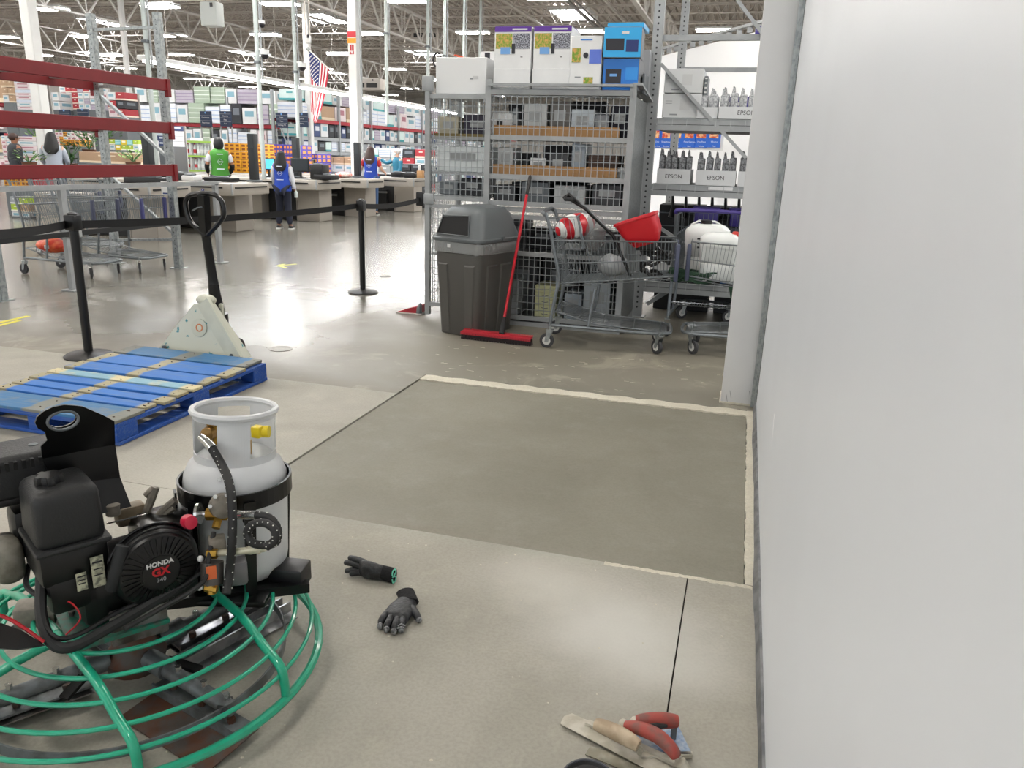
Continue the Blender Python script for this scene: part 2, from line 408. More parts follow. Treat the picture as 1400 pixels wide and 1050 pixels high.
for j, y in enumerate((-.5, 5.8, 12.1, 18.4, 24.7, 31.0, 37.4, 43.8, 50.2, 56.6, 63)):
    for i, x in enumerate((-47.2, -42.6, -38, -33.4, -28.9, -24.4, -19.8, -15.2, -10.75, -6.3, -1.75, 2.8, 7.4)):
        if y > 50 and x < -40: continue
        if (x, y) == (-6.3, 12.1) or (x, y) == (-1.75, 12.1): pass
        if first: root.location = (x, y, 6); first = False
        else: dup(root, (x, y, 6))

# long continuous light line over the checkout lanes
t = thing('linear_light', 'long continuous white strip light running above the checkout lanes', 'strip light', (-10.5, 22.2, 2.9))
M().rbox((0, 0, .07), (.2, 19.4, .08), .01, 1).build('housing', WHT, t)
for i in range(8): M().box((0, -8.4+i*2.4, .015), (.16, 2.36, .03)).build('light_tube', mat('strip_light', 'ffffff', .3, emit=22), t)
for i in range(6): M().bar((0, -9+i*3.6, .1), (0, -9+i*3.6, 3.6), .01).build('hanger', JOI, t)
# ================================================================== BLUE PALLET
def wear_blue(name, base, worn, bands, k=.55):
    m = bpy.data.materials.new(name); m.use_nodes = True; nt = m.node_tree; L = nt.links.new; N = nt.nodes.new
    b = nt.nodes['Principled BSDF']; tc = N('ShaderNodeNewGeometry'); b.inputs['Roughness'].default_value = .6
    sx = N('ShaderNodeSeparateXYZ'); L(tc.outputs['Position'], sx.inputs[0])
    n1 = N('ShaderNodeTexNoise'); n1.inputs['Scale'].default_value = 9; n1.inputs['Detail'].default_value = 6; L(tc.outputs['Position'], n1.inputs['Vector'])
    mp = N('ShaderNodeMapping'); mp.inputs['Scale'].default_value = (3, 60, 60); L(tc.outputs['Position'], mp.inputs['Vector'])
    n2 = N('ShaderNodeTexNoise'); n2.inputs['Scale'].default_value = 1.5; n2.inputs['Detail'].default_value = 5; L(mp.outputs[0], n2.inputs['Vector'])
    acc = None
    for x0, wdt in bands:      # the paint is rubbed off where the planks are nailed to the bearers
        s = N('ShaderNodeMath'); s.operation = 'SUBTRACT'; L(sx.outputs['X'], s.inputs[0]); s.inputs[1].default_value = x0
        a = N('ShaderNodeMath'); a.operation = 'ABSOLUTE'; L(s.outputs[0], a.inputs[0])
        r = N('ShaderNodeMapRange'); r.inputs['From Min'].default_value = wdt*.5; r.inputs['From Max'].default_value = wdt*1.6
        r.inputs['To Min'].default_value = 1; r.inputs['To Max'].default_value = 0; L(a.outputs[0], r.inputs['Value'])
        if acc is None: acc = r.outputs[0]
        else:
            x = N('ShaderNodeMath'); x.operation = 'MAXIMUM'; L(acc, x.inputs[0]); L(r.outputs[0], x.inputs[1]); acc = x.outputs[0]
    ad = N('ShaderNodeMath'); ad.operation = 'MULTIPLY_ADD'; L(n1.outputs['Fac'], ad.inputs[0]); ad.inputs[1].default_value = 1.4
    if acc is not None:
        sc_ = N('ShaderNodeMath'); sc_.operation = 'MULTIPLY'; L(acc, sc_.inputs[0]); sc_.inputs[1].default_value = .75; L(sc_.outputs[0], ad.inputs[2])
    else: ad.inputs[2].default_value = 0
    r = N('ShaderNodeMapRange'); r.inputs['From Min'].default_value = k+.4; r.inputs['From Max'].default_value = k+.75; L(ad.outputs[0], r.inputs['Value'])
    mx = N('ShaderNodeMix'); mx.data_type = 'RGBA'; mx.inputs['A'].default_value = (*lin(base), 1); mx.inputs['B'].default_value = (*lin(worn), 1)
    L(r.outputs[0], mx.inputs['Factor'])
    r2 = N('ShaderNodeMapRange'); r2.inputs['From Min'].default_value = .5; r2.inputs['From Max'].default_value = .75; r2.inputs['To Max'].default_value = .5; L(n2.outputs['Fac'], r2.inputs['Value'])
    m2 = N('ShaderNodeMix'); m2.data_type = 'RGBA'; L(r2.outputs[0], m2.inputs['Factor']); L(mx.outputs['Result'], m2.inputs['A']); m2.inputs['B'].default_value = (*lin('6c7f8a'), 1)
    L(m2.outputs['Result'], b.inputs['Base Color'])
    bp = N('ShaderNodeBump'); bp.inputs['Strength'].default_value = .4; bp.inputs['Distance'].default_value = .003; L(n2.outputs['Fac'], bp.inputs['Height']); L(bp.outputs['Normal'], b.inputs['Normal'])
    return m
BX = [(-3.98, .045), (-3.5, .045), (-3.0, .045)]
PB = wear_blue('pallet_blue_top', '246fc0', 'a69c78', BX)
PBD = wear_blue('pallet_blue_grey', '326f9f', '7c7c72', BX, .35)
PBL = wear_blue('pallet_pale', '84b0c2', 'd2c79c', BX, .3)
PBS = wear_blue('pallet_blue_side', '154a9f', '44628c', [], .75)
pal = thing('pallet', 'blue-painted wooden pallet with worn planks lying on the concrete', 'pallet', (-3.49, 3.775, 0))
X0, X1 = -4.02, -2.965
planks = [(3.095, 3.31, PBD, 0), (3.335, 3.425, PB, -.02), (3.45, 3.545, PB, .01), (3.572, 3.672, PB, -.005), (3.70, 3.79, PBL, .0), (3.83, 3.985, PB, -.015), (4.015, 4.225, PB, .0), (4.25, 4.45, PBD, -.03)]
for a, b_, mm, dx in planks:
    M().rbox(((X0+X1)/2+dx/2, (a+b_)/2, .131+rnd.uniform(-.002, .002)), (X1-X0+dx, b_-a, .018), .003, 1, rz=rnd.uniform(-.004, .004)).wbuild('plank', mm, pal, flat=True)
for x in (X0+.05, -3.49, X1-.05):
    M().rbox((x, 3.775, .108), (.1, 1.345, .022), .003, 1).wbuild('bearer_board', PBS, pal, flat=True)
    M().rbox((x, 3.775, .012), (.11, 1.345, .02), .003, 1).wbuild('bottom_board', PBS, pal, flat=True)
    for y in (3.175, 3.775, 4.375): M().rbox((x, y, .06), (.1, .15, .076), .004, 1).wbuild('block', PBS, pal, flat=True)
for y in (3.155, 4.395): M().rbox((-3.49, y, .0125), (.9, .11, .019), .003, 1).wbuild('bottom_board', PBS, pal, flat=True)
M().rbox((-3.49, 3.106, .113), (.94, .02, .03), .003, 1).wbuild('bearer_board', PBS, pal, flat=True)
m = M()
for a, b_, mm, dx in planks:
    for x in (X0+.05, -3.49, X1-.05):
        for s in (-.25, .25): m.cyl((x+rnd.uniform(-.02, .02), (a+b_)/2+s*(b_-a), .1385), (x, (a+b_)/2+s*(b_-a), .1412), .0028, n=6)
m.wbuild('nail_heads', mat('rusty_nail', '4b3a30', .7, .3), pal, kind='stuff')

# ================================================================== PALLET JACK
CREAM = mat('cream_enamel', 'cfd0bf', .4, 0, var=.08, scale=9)
CREAMD = mat('cream_enamel_chipped', 'd3d4c4', .42, 0, c2='3f8f96', scale=17)
_n = CREAMD.node_tree.nodes['Map Range']; _n.inputs['From Min'].default_value = .62; _n.inputs['From Max'].default_value = .66
jk = thing('pallet_jack', 'cream and black pallet jack parked behind the blue pallet', 'pallet jack', (-3.55, 4.62, 0))
a, b_, c, d = V((-3.915, 4.52, .075)), V((-3.215, 4.52, .095)), V((-3.50, 4.575, .47)), V((-3.60, 4.575, .445))
bk = V((0, .13, 0))
m = M(); m.add([a, b_, c, d, a+bk, b_+bk, c+bk*.6, d+bk*.6], [(0, 1, 2, 3), (7, 6, 5, 4), (0, 4, 5, 1), (2, 6, 7, 3), (3, 7, 4, 0), (1, 5, 6, 2)]); m.wbuild('housing', CREAMD, jk, flat=True)
m = M(); m.bar(b_+V((-.02, -.008, 0)), c+V((-.01, -.008, 0)), .10, .03, up=(0, 1, 0)); m.bar(a+V((0, -.008, .0)), b_+V((0, -.008, 0)), .03, .02, up=(0, 1, 0)); m.wbuild('rib', CREAM, jk, flat=True)
m = M(); m.ball((-3.52, 4.61, .475), (.075, .05, .04)); m.wbuild('cap', CREAM, jk)
m = M(); m.lathe([(.062, 0), (.062, .004), (.045, .006), (.0, .006)], 20, (-3.545, 4.545, .29), (0, -1, .14)); m.wbuild('emblem_plate', CREAM, jk)
m = M(); m.lathe([(.028, .006), (.028, .009), (.02, .009), (.02, .006)], 16, (-3.54, 4.545, .29), (0, -1, .14), cap=False); m.wbuild('emblem_ring', mat('orange_print', 'd98a5a', .5), jk)
for x in (-3.27, -3.82):
    m = M(); m.cyl((x, 4.515, .125 if x > -3.5 else .13), (x, 4.50, .125 if x > -3.5 else .13), .016, n=10); m.wbuild('bolt', DGREY, jk)
for x in (-3.75, -3.35):
    m = M(); m.rbox((x, 4.02, .075), (.16, 1.0, .045), .01); m.wbuild('fork', CREAM, jk)
    m = M(); m.cyl((x-.04, 3.62, .037), (x+.04, 3.62, .037), .034, n=16); m.wbuild('load_wheel', RUB, jk)
m = M(); m.tube([(-3.505, 4.73, .1), (-3.505, 4.73, .36)], .055, 14); m.tube([(-3.505, 4.73, .36), (-3.505, 4.73, .40)], .035, 12); m.wbuild('pump', BLKM, jk)
for s in (-.07, .07):
    m = M(); m.cyl((-3.505+s-.025, 4.78, .09), (-3.505+s+.025, 4.78, .09), .088, n=20); m.wbuild('steering_wheel', RUB, jk)
m = M()
q = PY(302, 428, 4.7); m.rbox(q, (.045, .03, .14), .012); m.rbox(q+V((.012, 0, -.11)), (.04, .03, .10), .01); m.wbuild('link_plate', CREAM, jk)
m = M()
for dz in (-.02, .03): m.cyl(q+V((0, -.014, dz)), q+V((0, -.02, dz)), .012, n=10)
m.wbuild('link_pin', DGREY, jk)
lo = PY(298, 436, 4.72); mid = PY(292, 388, 4.70); mid2 = PY(291, 380, 4.70); up_ = PY(281, 320, 4.66); top = PY(278, 266, 4.63)
m = M(); m.tube([lo+V((.01, 0, -.03)), lo, mid], [.052, .058, .036], 10); m.wbuild('handle_socket', BLKM, jk)
m = M(); m.tube([mid, mid2, up_], [.036, .033, .031], 10); m.bar(up_, top, .065, .05); m.wbuild('handle_shaft', BLKM, jk)
lp = [PY(x, y, 4.64) for x, y in ((281, 322), (263, 306), (256, 292), (254, 276), (260, 267), (275, 264.5), (292, 266), (302, 274), (306, 288), (303, 300), (284, 322))]
m = M(); m.tube(smooth_path(lp, 5), .017, 8); m.wbuild('handle_grip', BLKM, jk)
m = M(); m.tube([PY(263, 288, 4.63), PY(270, 284, 4.60), PY(276, 283, 4.6)], .005, 6); m.wbuild('release_lever', DGREY, jk)

# ================================================================== QUEUE POSTS AND BELTS
def post(x, y, h, label):
    t = thing('queue_post', label, 'queue post', (x, y, 0))
    M().lathe([(.165, 0), (.168, .008), (.15, .022), (.06, .034), (.032, .042)], 28).build('base', BLK, t)
    M().cyl((0, 0, .03), (0, 0, h-.09), .031, n=18).build('pole', mat('post_black', '101011', .3), t)
    M().rbox((0, 0, h-.045), (.085, .085, .11), .012).build('belt_head', BLK, t)
    M().lathe([(.034, 0), (.034, .01), (.02, .018)], 14, (0, 0, h+.008)).build('cap', BLK, t)
    return t
A, B = V((-4.483, 4.509, 0)), V((-3.955, 7.85, 0))
post(A.x, A.y, 1.005, 'near black queue post standing behind the blue pallet')
post(B.x, B.y, .985, 'black queue post with round base alone in mid floor')
BELT = mat('black_webbing', '121213', .75)
def belt(pts, label, w=.055, sag=.03):
    m = M(); n = 14; R = []
    for i in range(n+1):
        t = i/n; p = pts[0].lerp(pts[1], t); z = -sag*4*t*(1-t)
        d = (pts[1]-pts[0]).normalized(); s = V((-d.y, d.x, 0))*.001
        R.append([p+V((0, 0, z+w/2))+s, p+V((0, 0, z+w/2))-s, p+V((0, 0, z-w/2))-s, p+V((0, 0, z-w/2))+s])
    m.loft(R); return tag(m.wbuild('retractable_belt', BELT, flat=True), label, 'belt', 'retractable queue belts')
zb = .955
belt((A+V((0, 0, zb-.01)), B+V((-.03, -.03, zb-.02))), 'black belt between the near and the mid-floor queue posts')
belt((B+V((.04, 0, zb-.02)), PY(574, 273, 9.4)), 'black belt from the mid-floor post towards the wire cage')
belt((A+V((-.03, -.04, zb-.01)), PY(-60, 322, 3.2)), 'black belt leaving the near post out past the red rack', sag=.02)
m = M(); q = PY(575, 272, 9.42); m.rbox(q, (.1, .07, .17), .012); tag(m.wbuild('belt_receiver', BLK), 'black belt clip box at the edge of the wire cage', 'belt clip')

# ================================================================== CART RAIL (grey guard rail with black bumper)
rl = thing('guard_rail', 'grey metal guard rail with a black bumper bar before the carts', 'guard rail', (-6.68, 7.9, 0))
m = M(); m.bar((-6.68, 9.15, 1.04), (-6.68, 4.9, 1.06), .05, .05); m.wbuild('top_rail', GREYP, rl, flat=True)
for y in (9.10, 6.62, 4.95):
    m = M(); m.bar((-6.68, y, 0), (-6.68, y, 1.03), .07, .05, up=(1, 0, 0)); m.wbuild('post', GREYP, rl, flat=True)
    m = M(); m.rbox((-6.68, y, .008), (.16, .16, .016), .003, 1); m.cyl((-6.65, y-.05, .016), (-6.65, y-.05, .03), .01, n=6); m.wbuild('foot_plate', GREYP, rl)
z1, z2 = PX(100, 320, -6.65), PX(262, 302, -6.65)
m = M(); m.bar(z1+V((0, -1.9, 0)), V((z2.x, z2.y+.3, z2.z)), .05, .05); m.wbuild('bumper_bar', BLK, rl, flat=True)
for y in (6.72, 9.2): M().rbox((-6.66, y, z1.z), (.09, .08, .07), .01).wbuild('bracket', GREYP, rl)

# ================================================================== RED-BEAMED PALLET RACK
rk = thing('pallet_rack', 'galvanised pallet rack with empty red beams on the left', 'rack', (-7.27, 7.2, 0))
def upright(parent, x, y, h, name='upright', face=1, w=.08, d=.07, mm=GALV, hy=0, hr=.0065):
    m = M()
    m.box((x, y-d/2*face, h/2), (w, .006, h)); m.box((x-w/2, y, h/2), (.006, d, h)); m.box((x+w/2, y, h/2), (.006, d, h))
    m.box((x, y, .004), (w+.08, d+.08, .008))
    o = m.wbuild(name, mm, parent, flat=True)
    h_ = M()
    z = .1
    while z < h-.05:
        h_.cyl((x, y-(d/2+.003)*face, z), (x, y-(d/2+.0045)*face, z), hr, n=6)
        h_.cyl((x+w/2+.003, y, z+.0), (x+w/2+.0045, y, z), .009, n=6) if hy else None
        z += .0508
    h_.wbuild('slot_holes', mat('hole_dark', '3a3b3d', .8), o, flat=True, kind='stuff')
    return o
for x, y in ((-6.83, 8.46), (-7.78, 8.46), (-6.83, 5.9), (-7.78, 5.9), (-6.83, 3.3), (-7.78, 3.3)): upright(rk, x, y, 2.98)
for y in (8.46, 5.9, 3.3):
    for p, q in (((-6.83, y, 2.82), (-7.78, y, 2.8)), ((-6.83, y, 2.18), (-7.78, y, 2.16)), ((-7.76, y, 2.06), (-6.85, y, 1.35)), ((-7.76, y, 1.12), (-6.85, y, .42)), ((-6.85, y, .36), (-7.76, y, .3))):
        m = M(); m.bar(p, q, .045, .03); m.wbuild('brace', GALV, rk, flat=True)
for zt, zb_ in ((2.25, 2.11), (1.765, 1.625), (1.275, 1.13)):
    for x, s in ((-6.775, 1), (-7.835, -1)):
        for y0, y1 in ((5.93, 8.44), (3.33, 5.87)):
            if s > 0 or zt > 1.3:
                m = M(); m.rbox((x, (y0+y1)/2, (zt+zb_)/2), (.045, y1-y0, zt-zb_-.01), .006, 1); m.wbuild('red_beam', REDP, rk)
                m = M(); m.rbox((x+.012*s, y1+.01, (zt+zb_)/2-.03), (.05, .06, zt-zb_+.06), .003, 1); m.wbuild('beam_connector', REDP, rk)
for y in (4.0, 4.9, 6.4, 7.1, 7.8):
    m = M(); m.bar((-6.8, y, 2.2), (-7.8, y, 2.2), .09, .02, up=(0, 0, 1)); m.wbuild('cross_bar', GALV, rk, flat=True)

# ================================================================== TRASH CAN
CANB = mat('bin_grey_body', '55534f', .5, 0, bump=.05, scale=120); CANL = mat('bin_grey_lid', '63686a', .42, 0, bump=.05, scale=120)
tc = thing('trash_can', 'dark grey dome-top trash can in front of the wire cage', 'trash can', (-2.19, 6.53, 0), radians(-18))
def rr(w, d, z, r=.05, n=5, dx=0, dy=0):
    P = []
    for cx, cy, a0 in ((w/2-r, d/2-r, 0), (-w/2+r, d/2-r, 90), (-w/2+r, -d/2+r, 180), (w/2-r, -d/2+r, 270)):
        P += [V((cx+r*cos(radians(a0+90*i/n))+dx, cy+r*sin(radians(a0+90*i/n))+dy, z)) for i in range(n+1)]
    return P
W0, D0, W1, D1 = .39, .53, .475, .60
M().loft([rr(W0, D0, 0, .04), rr(W0+.01, D0+.01, .01, .05), rr(W1, D1, .70, .06), rr(W1+.02, D1+.02, .71, .06), rr(W1+.02, D1+.02, .80, .06)]).build('body', CANB, tc, ang=.5)
m = M()
def wface(z, k): return (W0+(W1-W0)*z/.7)/2, (D0+(D1-D0)*z/.7)/2
for s in (-1, 1):
    for z0, z1, x in ((.02, .60, .0),):
        a0 = wface(z0, 0); a1 = wface(z1, 0)
        # raised corner panels on the front face and on the long sides
        m.add([V((s*a0[0]*.42, -a0[1]-.012, z0)), V((s*a0[0]*.78, -a0[1]-.012, z0)), V((s*a1[0]*.80, -a1[1]-.012, z1)), V((s*a1[0]*.42, -a1[1]-.012, z1)),
               V((s*a0[0]*.36, -a0[1]+.004, z0)), V((s*a0[0]*.84, -a0[1]+.004, z0)), V((s*a1[0]*.86, -a1[1]+.004, z1+.02)), V((s*a1[0]*.36, -a1[1]+.004, z1+.02))],
              [(0, 1, 2, 3), (0, 4, 5, 1), (1, 5, 6, 2), (2, 6, 7, 3), (3, 7, 4, 0)])
        for u in (-.55, .12):
            v0, v1 = u, u+.42
            m.add([V((s*(a0[0]+.012), v0*a0[1], z0)), V((s*(a0[0]+.012), v1*a0[1], z0)), V((s*(a1[0]+.012), v1*a1[1], z1)), V((s*(a1[0]+.012), v0*a1[1], z1)),
                   V((s*(a0[0]-.004), (v0-.06)*a0[1], z0)), V((s*(a0[0]-.004), (v1+.06)*a0[1], z0)), V((s*(a1[0]-.004), (v1+.06)*a1[1], z1+.02)), V((s*(a1[0]-.004), (v0-.06)*a1[1], z1+.02))],
                  [(0, 1, 2, 3), (0, 4, 5, 1), (1, 5, 6, 2), (2, 6, 7, 3), (3, 7, 4, 0)])
m.build('relief_panels', CANB, tc, flat=True)
BAG = mat('clear_bag_film', 'c9cccc', .25, 0, alpha=.38, bump=.6, scale=30)
R = []
for z, e in ((.795, .024), (.78, .03), (.76, .027), (.73, .031), (.705, .022)):
    R.append([p*1+V((rnd.uniform(-.004, .004), rnd.uniform(-.004, .004), rnd.uniform(-.006, .006))) for p in rr(W1+.01+e, D1+.01+e, z, .06)])
M().loft(R, cap=False).build('bag_rim', BAG, tc)
lid = M().loft([rr(W1+.05, D1+.05, .80, .07), rr(W1+.06, D1+.06, .808, .07), rr(W1+.06, D1+.06, .825, .07), rr(W1+.035, D1+.035, .835, .08), rr(W1-.015, D1-.02, .93, .10), rr(W1-.06, D1-.07, 1.03, .12), rr(W1-.13, D1-.15, 1.075, .12), rr(W1-.28, D1-.33, 1.092, .05)]).build('lid', CANL, tc, ang=.6)
m = M()
fz = lambda z: -(D1+.035)/2 + (z-.835)*.21
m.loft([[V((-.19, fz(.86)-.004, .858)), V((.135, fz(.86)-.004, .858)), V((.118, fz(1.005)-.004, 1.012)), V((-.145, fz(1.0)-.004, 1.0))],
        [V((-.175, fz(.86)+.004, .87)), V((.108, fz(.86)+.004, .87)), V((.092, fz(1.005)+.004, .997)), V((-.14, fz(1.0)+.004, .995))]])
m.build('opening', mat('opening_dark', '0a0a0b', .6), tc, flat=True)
m = M()
m.tube([V((-.19, fz(.86)-.006, .858)), V((-.148, fz(1.0)-.006, 1.008)), V((.123, fz(1.0)-.006, 1.018)), V((.142, fz(.86)-.006, .854))], .007, 6, closed=True); m.build('opening_rim', CANL, tc)
for s in (-1, 1):
    m = M(); m.cyl((s*(W1/2+.025), .0, .83), (s*(W1/2+.04), .0, .83), .018, n=10); m.build('lid_latch', CANL, tc)
M().box((-.06, -(D1+.04)/2-.003, .765), (.03, .002, .03)).build('tag', WHT, tc)

# ================================================================== BROOM, DUSTPAN
bp_ = thing('push_broom', 'red push broom leaning on the cage beside the trash can', 'broom', (-1.88, 6.17, 0))
hd = (V((-2.195, 6.185, 0)), V((-1.575, 6.15, 0)))
c = (hd[0]+hd[1])/2
BR = mat('broom_red', 'b6202f', .45)
m = M(); ang = atan2(-.035, .62)
m.rbox((c.x, c.y+.0, .062), (.62, .065, .018), .005, 2, rz=ang); m.wbuild('head', BR, bp_)
m = M()
for i in range(78):
    x = -.305+.61*i/77
    for y in (-.024, -.008, .008, .024):
        p = c+Matrix.Rotation(ang, 3, 'Z') @ V((x, y, .055)); q = p+V((rnd.uniform(-.004, .004), -.004+y*.25+rnd.uniform(-.004, .004), -.053)); m.bar(p, q, .0055)
m.wbuild('dark_bristles', mat('bristle_dark', '2e2426', .8), bp_, flat=True, kind='stuff')
m = M()
for i in range(70):
    x = -.308+.616*i/69; p = c+Matrix.Rotation(ang, 3, 'Z') @ V((x, -.038, .068)); m.bar(p, p+V((0, -.004, -.026)), .005)
    p = c+Matrix.Rotation(ang, 3, 'Z') @ V((x, .034, .068)); m.bar(p, p+V((0, .003, .012)), .004)
m.wbuild('red_bristles', mat('bristle_red', 'c9303e', .6), bp_, flat=True, kind='stuff')
p0, p1 = V((-1.845, 6.175, .07)), V((-1.875, 6.815, 1.415)); d = (p1-p0)
p1 = PY(725, 240, 6.84); d = p1-p0
m = M(); m.tube([p0, p0+d*.04, p0+d*.10], [.024, .022, .016], 10); m.wbuild('socket', RUB, bp_)
m = M(); m.tube([p0+d*.07, p0+d*.88], .0125, 10); m.wbuild('handle', mat('handle_red', 'c01c2c', .3), bp_)
m = M(); m.tube([p0+d*.875, p0+d*.985, p0+d], [.0155, .0155, .010], 10); m.wbuild('grip', BLK, bp_)

dpn = thing('dustpan', 'small red dustpan on the floor by the cage corner', 'dustpan', (-3.0, 7.03, 0))
m = M(); q = V((-3.0, 7.03, 0))
prof = [(-.13, .0), (.13, .0)]
m.loft([[q+V((-.15, -.06, .004)), q+V((-.12, .09, .004)), q+V((-.12, .09, .01)), q+V((-.15, -.06, .01))],
        [q+V((-.02, -.07, .004)), q+V((.0, .09, .004)), q+V((.0, .10, .06)), q+V((-.02, -.07, .055))],
        [q+V((.08, -.06, .004)), q+V((.09, .08, .004)), q+V((.09, .09, .085)), q+V((.08, -.06, .08))]])
m.wbuild('pan', mat('dustpan_red', 'a82834', .4), dpn, flat=True)
m = M(); m.rbox(q+V((-.02, -.005, .006)), (.26, .17, .01), .003, 1); m.wbuild('lip', mat('dust_white', 'd8cfca', .6), dpn)
m = M(); m.tube([q+V((.075, -.05, .01)), q+V((.08, -.055, .06)), q+V((.085, -.03, .105))], [.03, .025, .012], 10); m.wbuild('handle', DGREY, dpn)

# yellow tape on the floor
def tape(pts, label, c='e6dc3c'):
    m = M()
    for p, q in pts:
        p, q = G(*p), G(*q); m.bar(p+V((0, 0, .001)), q+V((0, 0, .001)), .05, .001, up=(0, 0, 1))
    tag(m.wbuild('floor_tape', mat('yellow_tape', 'd9cf35', .5), flat=True), label, 'tape')
tape([((-4, 442), (39, 432))], 'long upper yellow tape strip on the floor at the left edge')
tape([((-4, 446), (27, 438))], 'short lower yellow tape strip on the floor at the left edge')
m = M(); p = G(381, 364)
for a, b_ in (((380, 363.5), (405, 361)), ((380, 363.5), (391, 366)), ((380, 363.5), (388, 361))):
    a, b_ = G(*a), G(*b_); m.bar(a+V((0, 0, .0012)), b_+V((0, 0, .0012)), .045, .001, up=(0, 0, 1))
tag(m.wbuild('floor_arrow', mat('yellow_tape_pale', 'd2cf6c', .5), flat=True), 'faded yellow arrow taped to the polished floor', 'tape')
m = M(); p = G(384, 477); m.lathe([(.09, 0), (.09, .003), (.075, .004), (.07, .002), (.0, .002)], 24, p); struct(m.wbuild('floor_drain', mat('drain_cover', '8f8c84', .4, .3), floor))
m = M(); p = G(527, 378); m.lathe([(.07, 0), (.07, .003), (.0, .004)], 20, p); struct(m.wbuild('floor_cover', mat('cover_dark', '77756f', .4, .3), floor))
# ================================================================== WIRE CAGE WITH SHELVES
CY0, CY1 = 6.9, 7.72; DARKFILL = []
cg = thing('wire_cage', 'grey wire mesh security cage with shelves of returned goods', 'cage', (-1.9, 7.4, 0))
def wbar(p, q, w, h, name, mm=GREYP, up=None): M().bar(p, q, w, h, up).wbuild(name, mm, cg, flat=True)
def wmesh(x0, x1, z0, z1, y, name='wire_mesh', sx=.052, sz=.065, r=.0024, X=None):
    """a grid of wires in the plane y (or, with X given, in the plane x = X between y = x0 and x1)"""
    m = M(); f = (lambda a, z: (a, y, z)) if X is None else (lambda a, z: (X, a, z))
    a = x0+sx
    while a < x1-.004: m.bar(f(a, z0), f(a, z1), r*2); a += sx
    z = z0+sz
    while z < z1-.004: m.bar(f(x0, z), f(x1, z), r*2); z += sz
    m.wbuild(name, mat('mesh_wire', 'a2a6a7', .4, .5), cg, flat=True, kind='stuff')
XL, XM, XR = -2.80, -2.235, -.985
wbar((XL, CY0, .03), (XL, CY0, 2.06), .045, .045, 'post'); wbar((XM, CY0, .0), (XM, CY0, 2.13), .05, .05, 'post')
wbar((XR, CY0, .0), (XR, CY0, 2.10), .045, .05, 'post')
wbar((XR, CY1, 0), (XR, CY1, 2.05), .045, .05, 'post'); wbar((XL, CY1, 0), (XL, CY1, 2.05), .045, .045, 'post')
wbar((XL, CY0, 1.985), (XM, CY0, 1.985), .035, .03, 'rail', up=(0, 1, 0)); wbar((XL, CY0, 1.115), (XM, CY0, 1.115), .035, .03, 'rail'); wbar((XL, CY0, 1.04), (XM, CY0, 1.045), .03, .03, 'rail')
wbar((XL, CY0, .13), (XM, CY0, .13), .04, .035, 'rail')
M().rbox((XL+.015, CY0-.02, 1.10), (.10, .03, .10), .015).wbuild('hinge_plate', GREYP, cg)
M().rbox((XL, CY0, 2.09), (.1, .06, .13), .008).wbuild('corner_cap', GREYP, cg)
for z, w in ((2.025, .055), (1.655, .03), (1.325, .03), (1.095, .03), (1.045, .02), (.98, .03), (.66, .04), (.075, .035), (.02, .035)):
    wbar((XM, CY0, z), (XR, CY0, z), w, .04, 'rail')
wmesh(XL, XM, 1.13, 1.97, CY0); wmesh(XL, XM, .15, 1.02, CY0)
wmesh(XM, XR, 1.67, 2.0, CY0-.012); wmesh(XM, XR, 1.34, 1.64, CY0-.012); wmesh(XM, XR, 1.11, 1.31, CY0-.012); wmesh(XM, XR, .68, .965, CY0-.012); wmesh(XM, XR, .09, .64, CY0-.012)
wmesh(XL, XM, .15, 2.0, CY1, 'rear_mesh', .075, .075); wmesh(XM, XR, .78, 2.0, CY1, 'rear_mesh', .075, .075); M().box(((XM+XR)/2, CY1, .42), (XR-XM, .01, .62)).wbuild('added_dark_panel', DGREY, cg, flat=True)  # solid dark sheet added to darken the lower cage interior
wmesh(CY0, CY1, .1, 2.0, 0, 'side_mesh', .06, .06, X=XL)
PERF = mat('perforated_sheet', '7f8281', .45, .3, c2='6a6d6c', scale=60)
M().box((XR+.02, (CY0+CY1)/2, 1.04), (.006, CY1-CY0, 1.92)).wbuild('side_panel', PERF, cg, flat=True)
for z in (1.65, 1.32, 1.085, .65, .06):
    m = M(); m.box(((XM+XR)/2, (CY0+CY1)/2, z), (XR-XM-.04, CY1-CY0-.06, .02))
    m.wbuild('shelf', DGREY, cg, flat=True)
for z in (1.635, 1.335, 1.13, .6):
    M().box(((XL+XM)/2, (CY0+CY1)/2, z), (XM-XL-.04, CY1-CY0-.06, .02)).wbuild('shelf', GREYP, cg, flat=True)
for z, a, b_ in ((1.715, 0, 0), (1.385, 0, 0)):
    M().rbox(((XM+XR)/2-.03, CY0+.045, z), (XR-XM-.14, .02, .085), .002, 1).wbuild('shelf_lip', KRAFT, cg, flat=True)
for (x, y, z, w, h) in ((-2.1, 7.5, 1.572, .2, .3), (-1.8, 7.55, 1.572, .3, .26), (-1.45, 7.5, 1.572, .3, .33), (-1.15, 7.55, 1.572, .2, .3), (-2.05, 7.5, 1.142, .25, .2), (-1.7, 7.5, 1.142, .3, .28), (-1.3, 7.5, 1.142, .22, .14),
                        (-2.0, 7.5, .757, .3, .2), (-1.6, 7.5, .757, .35, .22), (-1.2, 7.5, .757, .3, .18), (-2.0, 7.45, .132, .3, .5), (-1.62, 7.45, .132, .35, .52), (-1.2, 7.45, .132, .3, .5)):
    DARKFILL.append((x, y, {1.572: 1.662, 1.142: 1.332, .757: 1.097, .132: .072}[z], w, {1.572: h, 1.142: h, .757: h*.85, .132: h*1.05}[z]))
for x in (-2.08, -1.8, -1.5, -1.2): DARKFILL.append((x, 7.4, .662, .25, .2+.08*((x*10) % 2 > 1)))
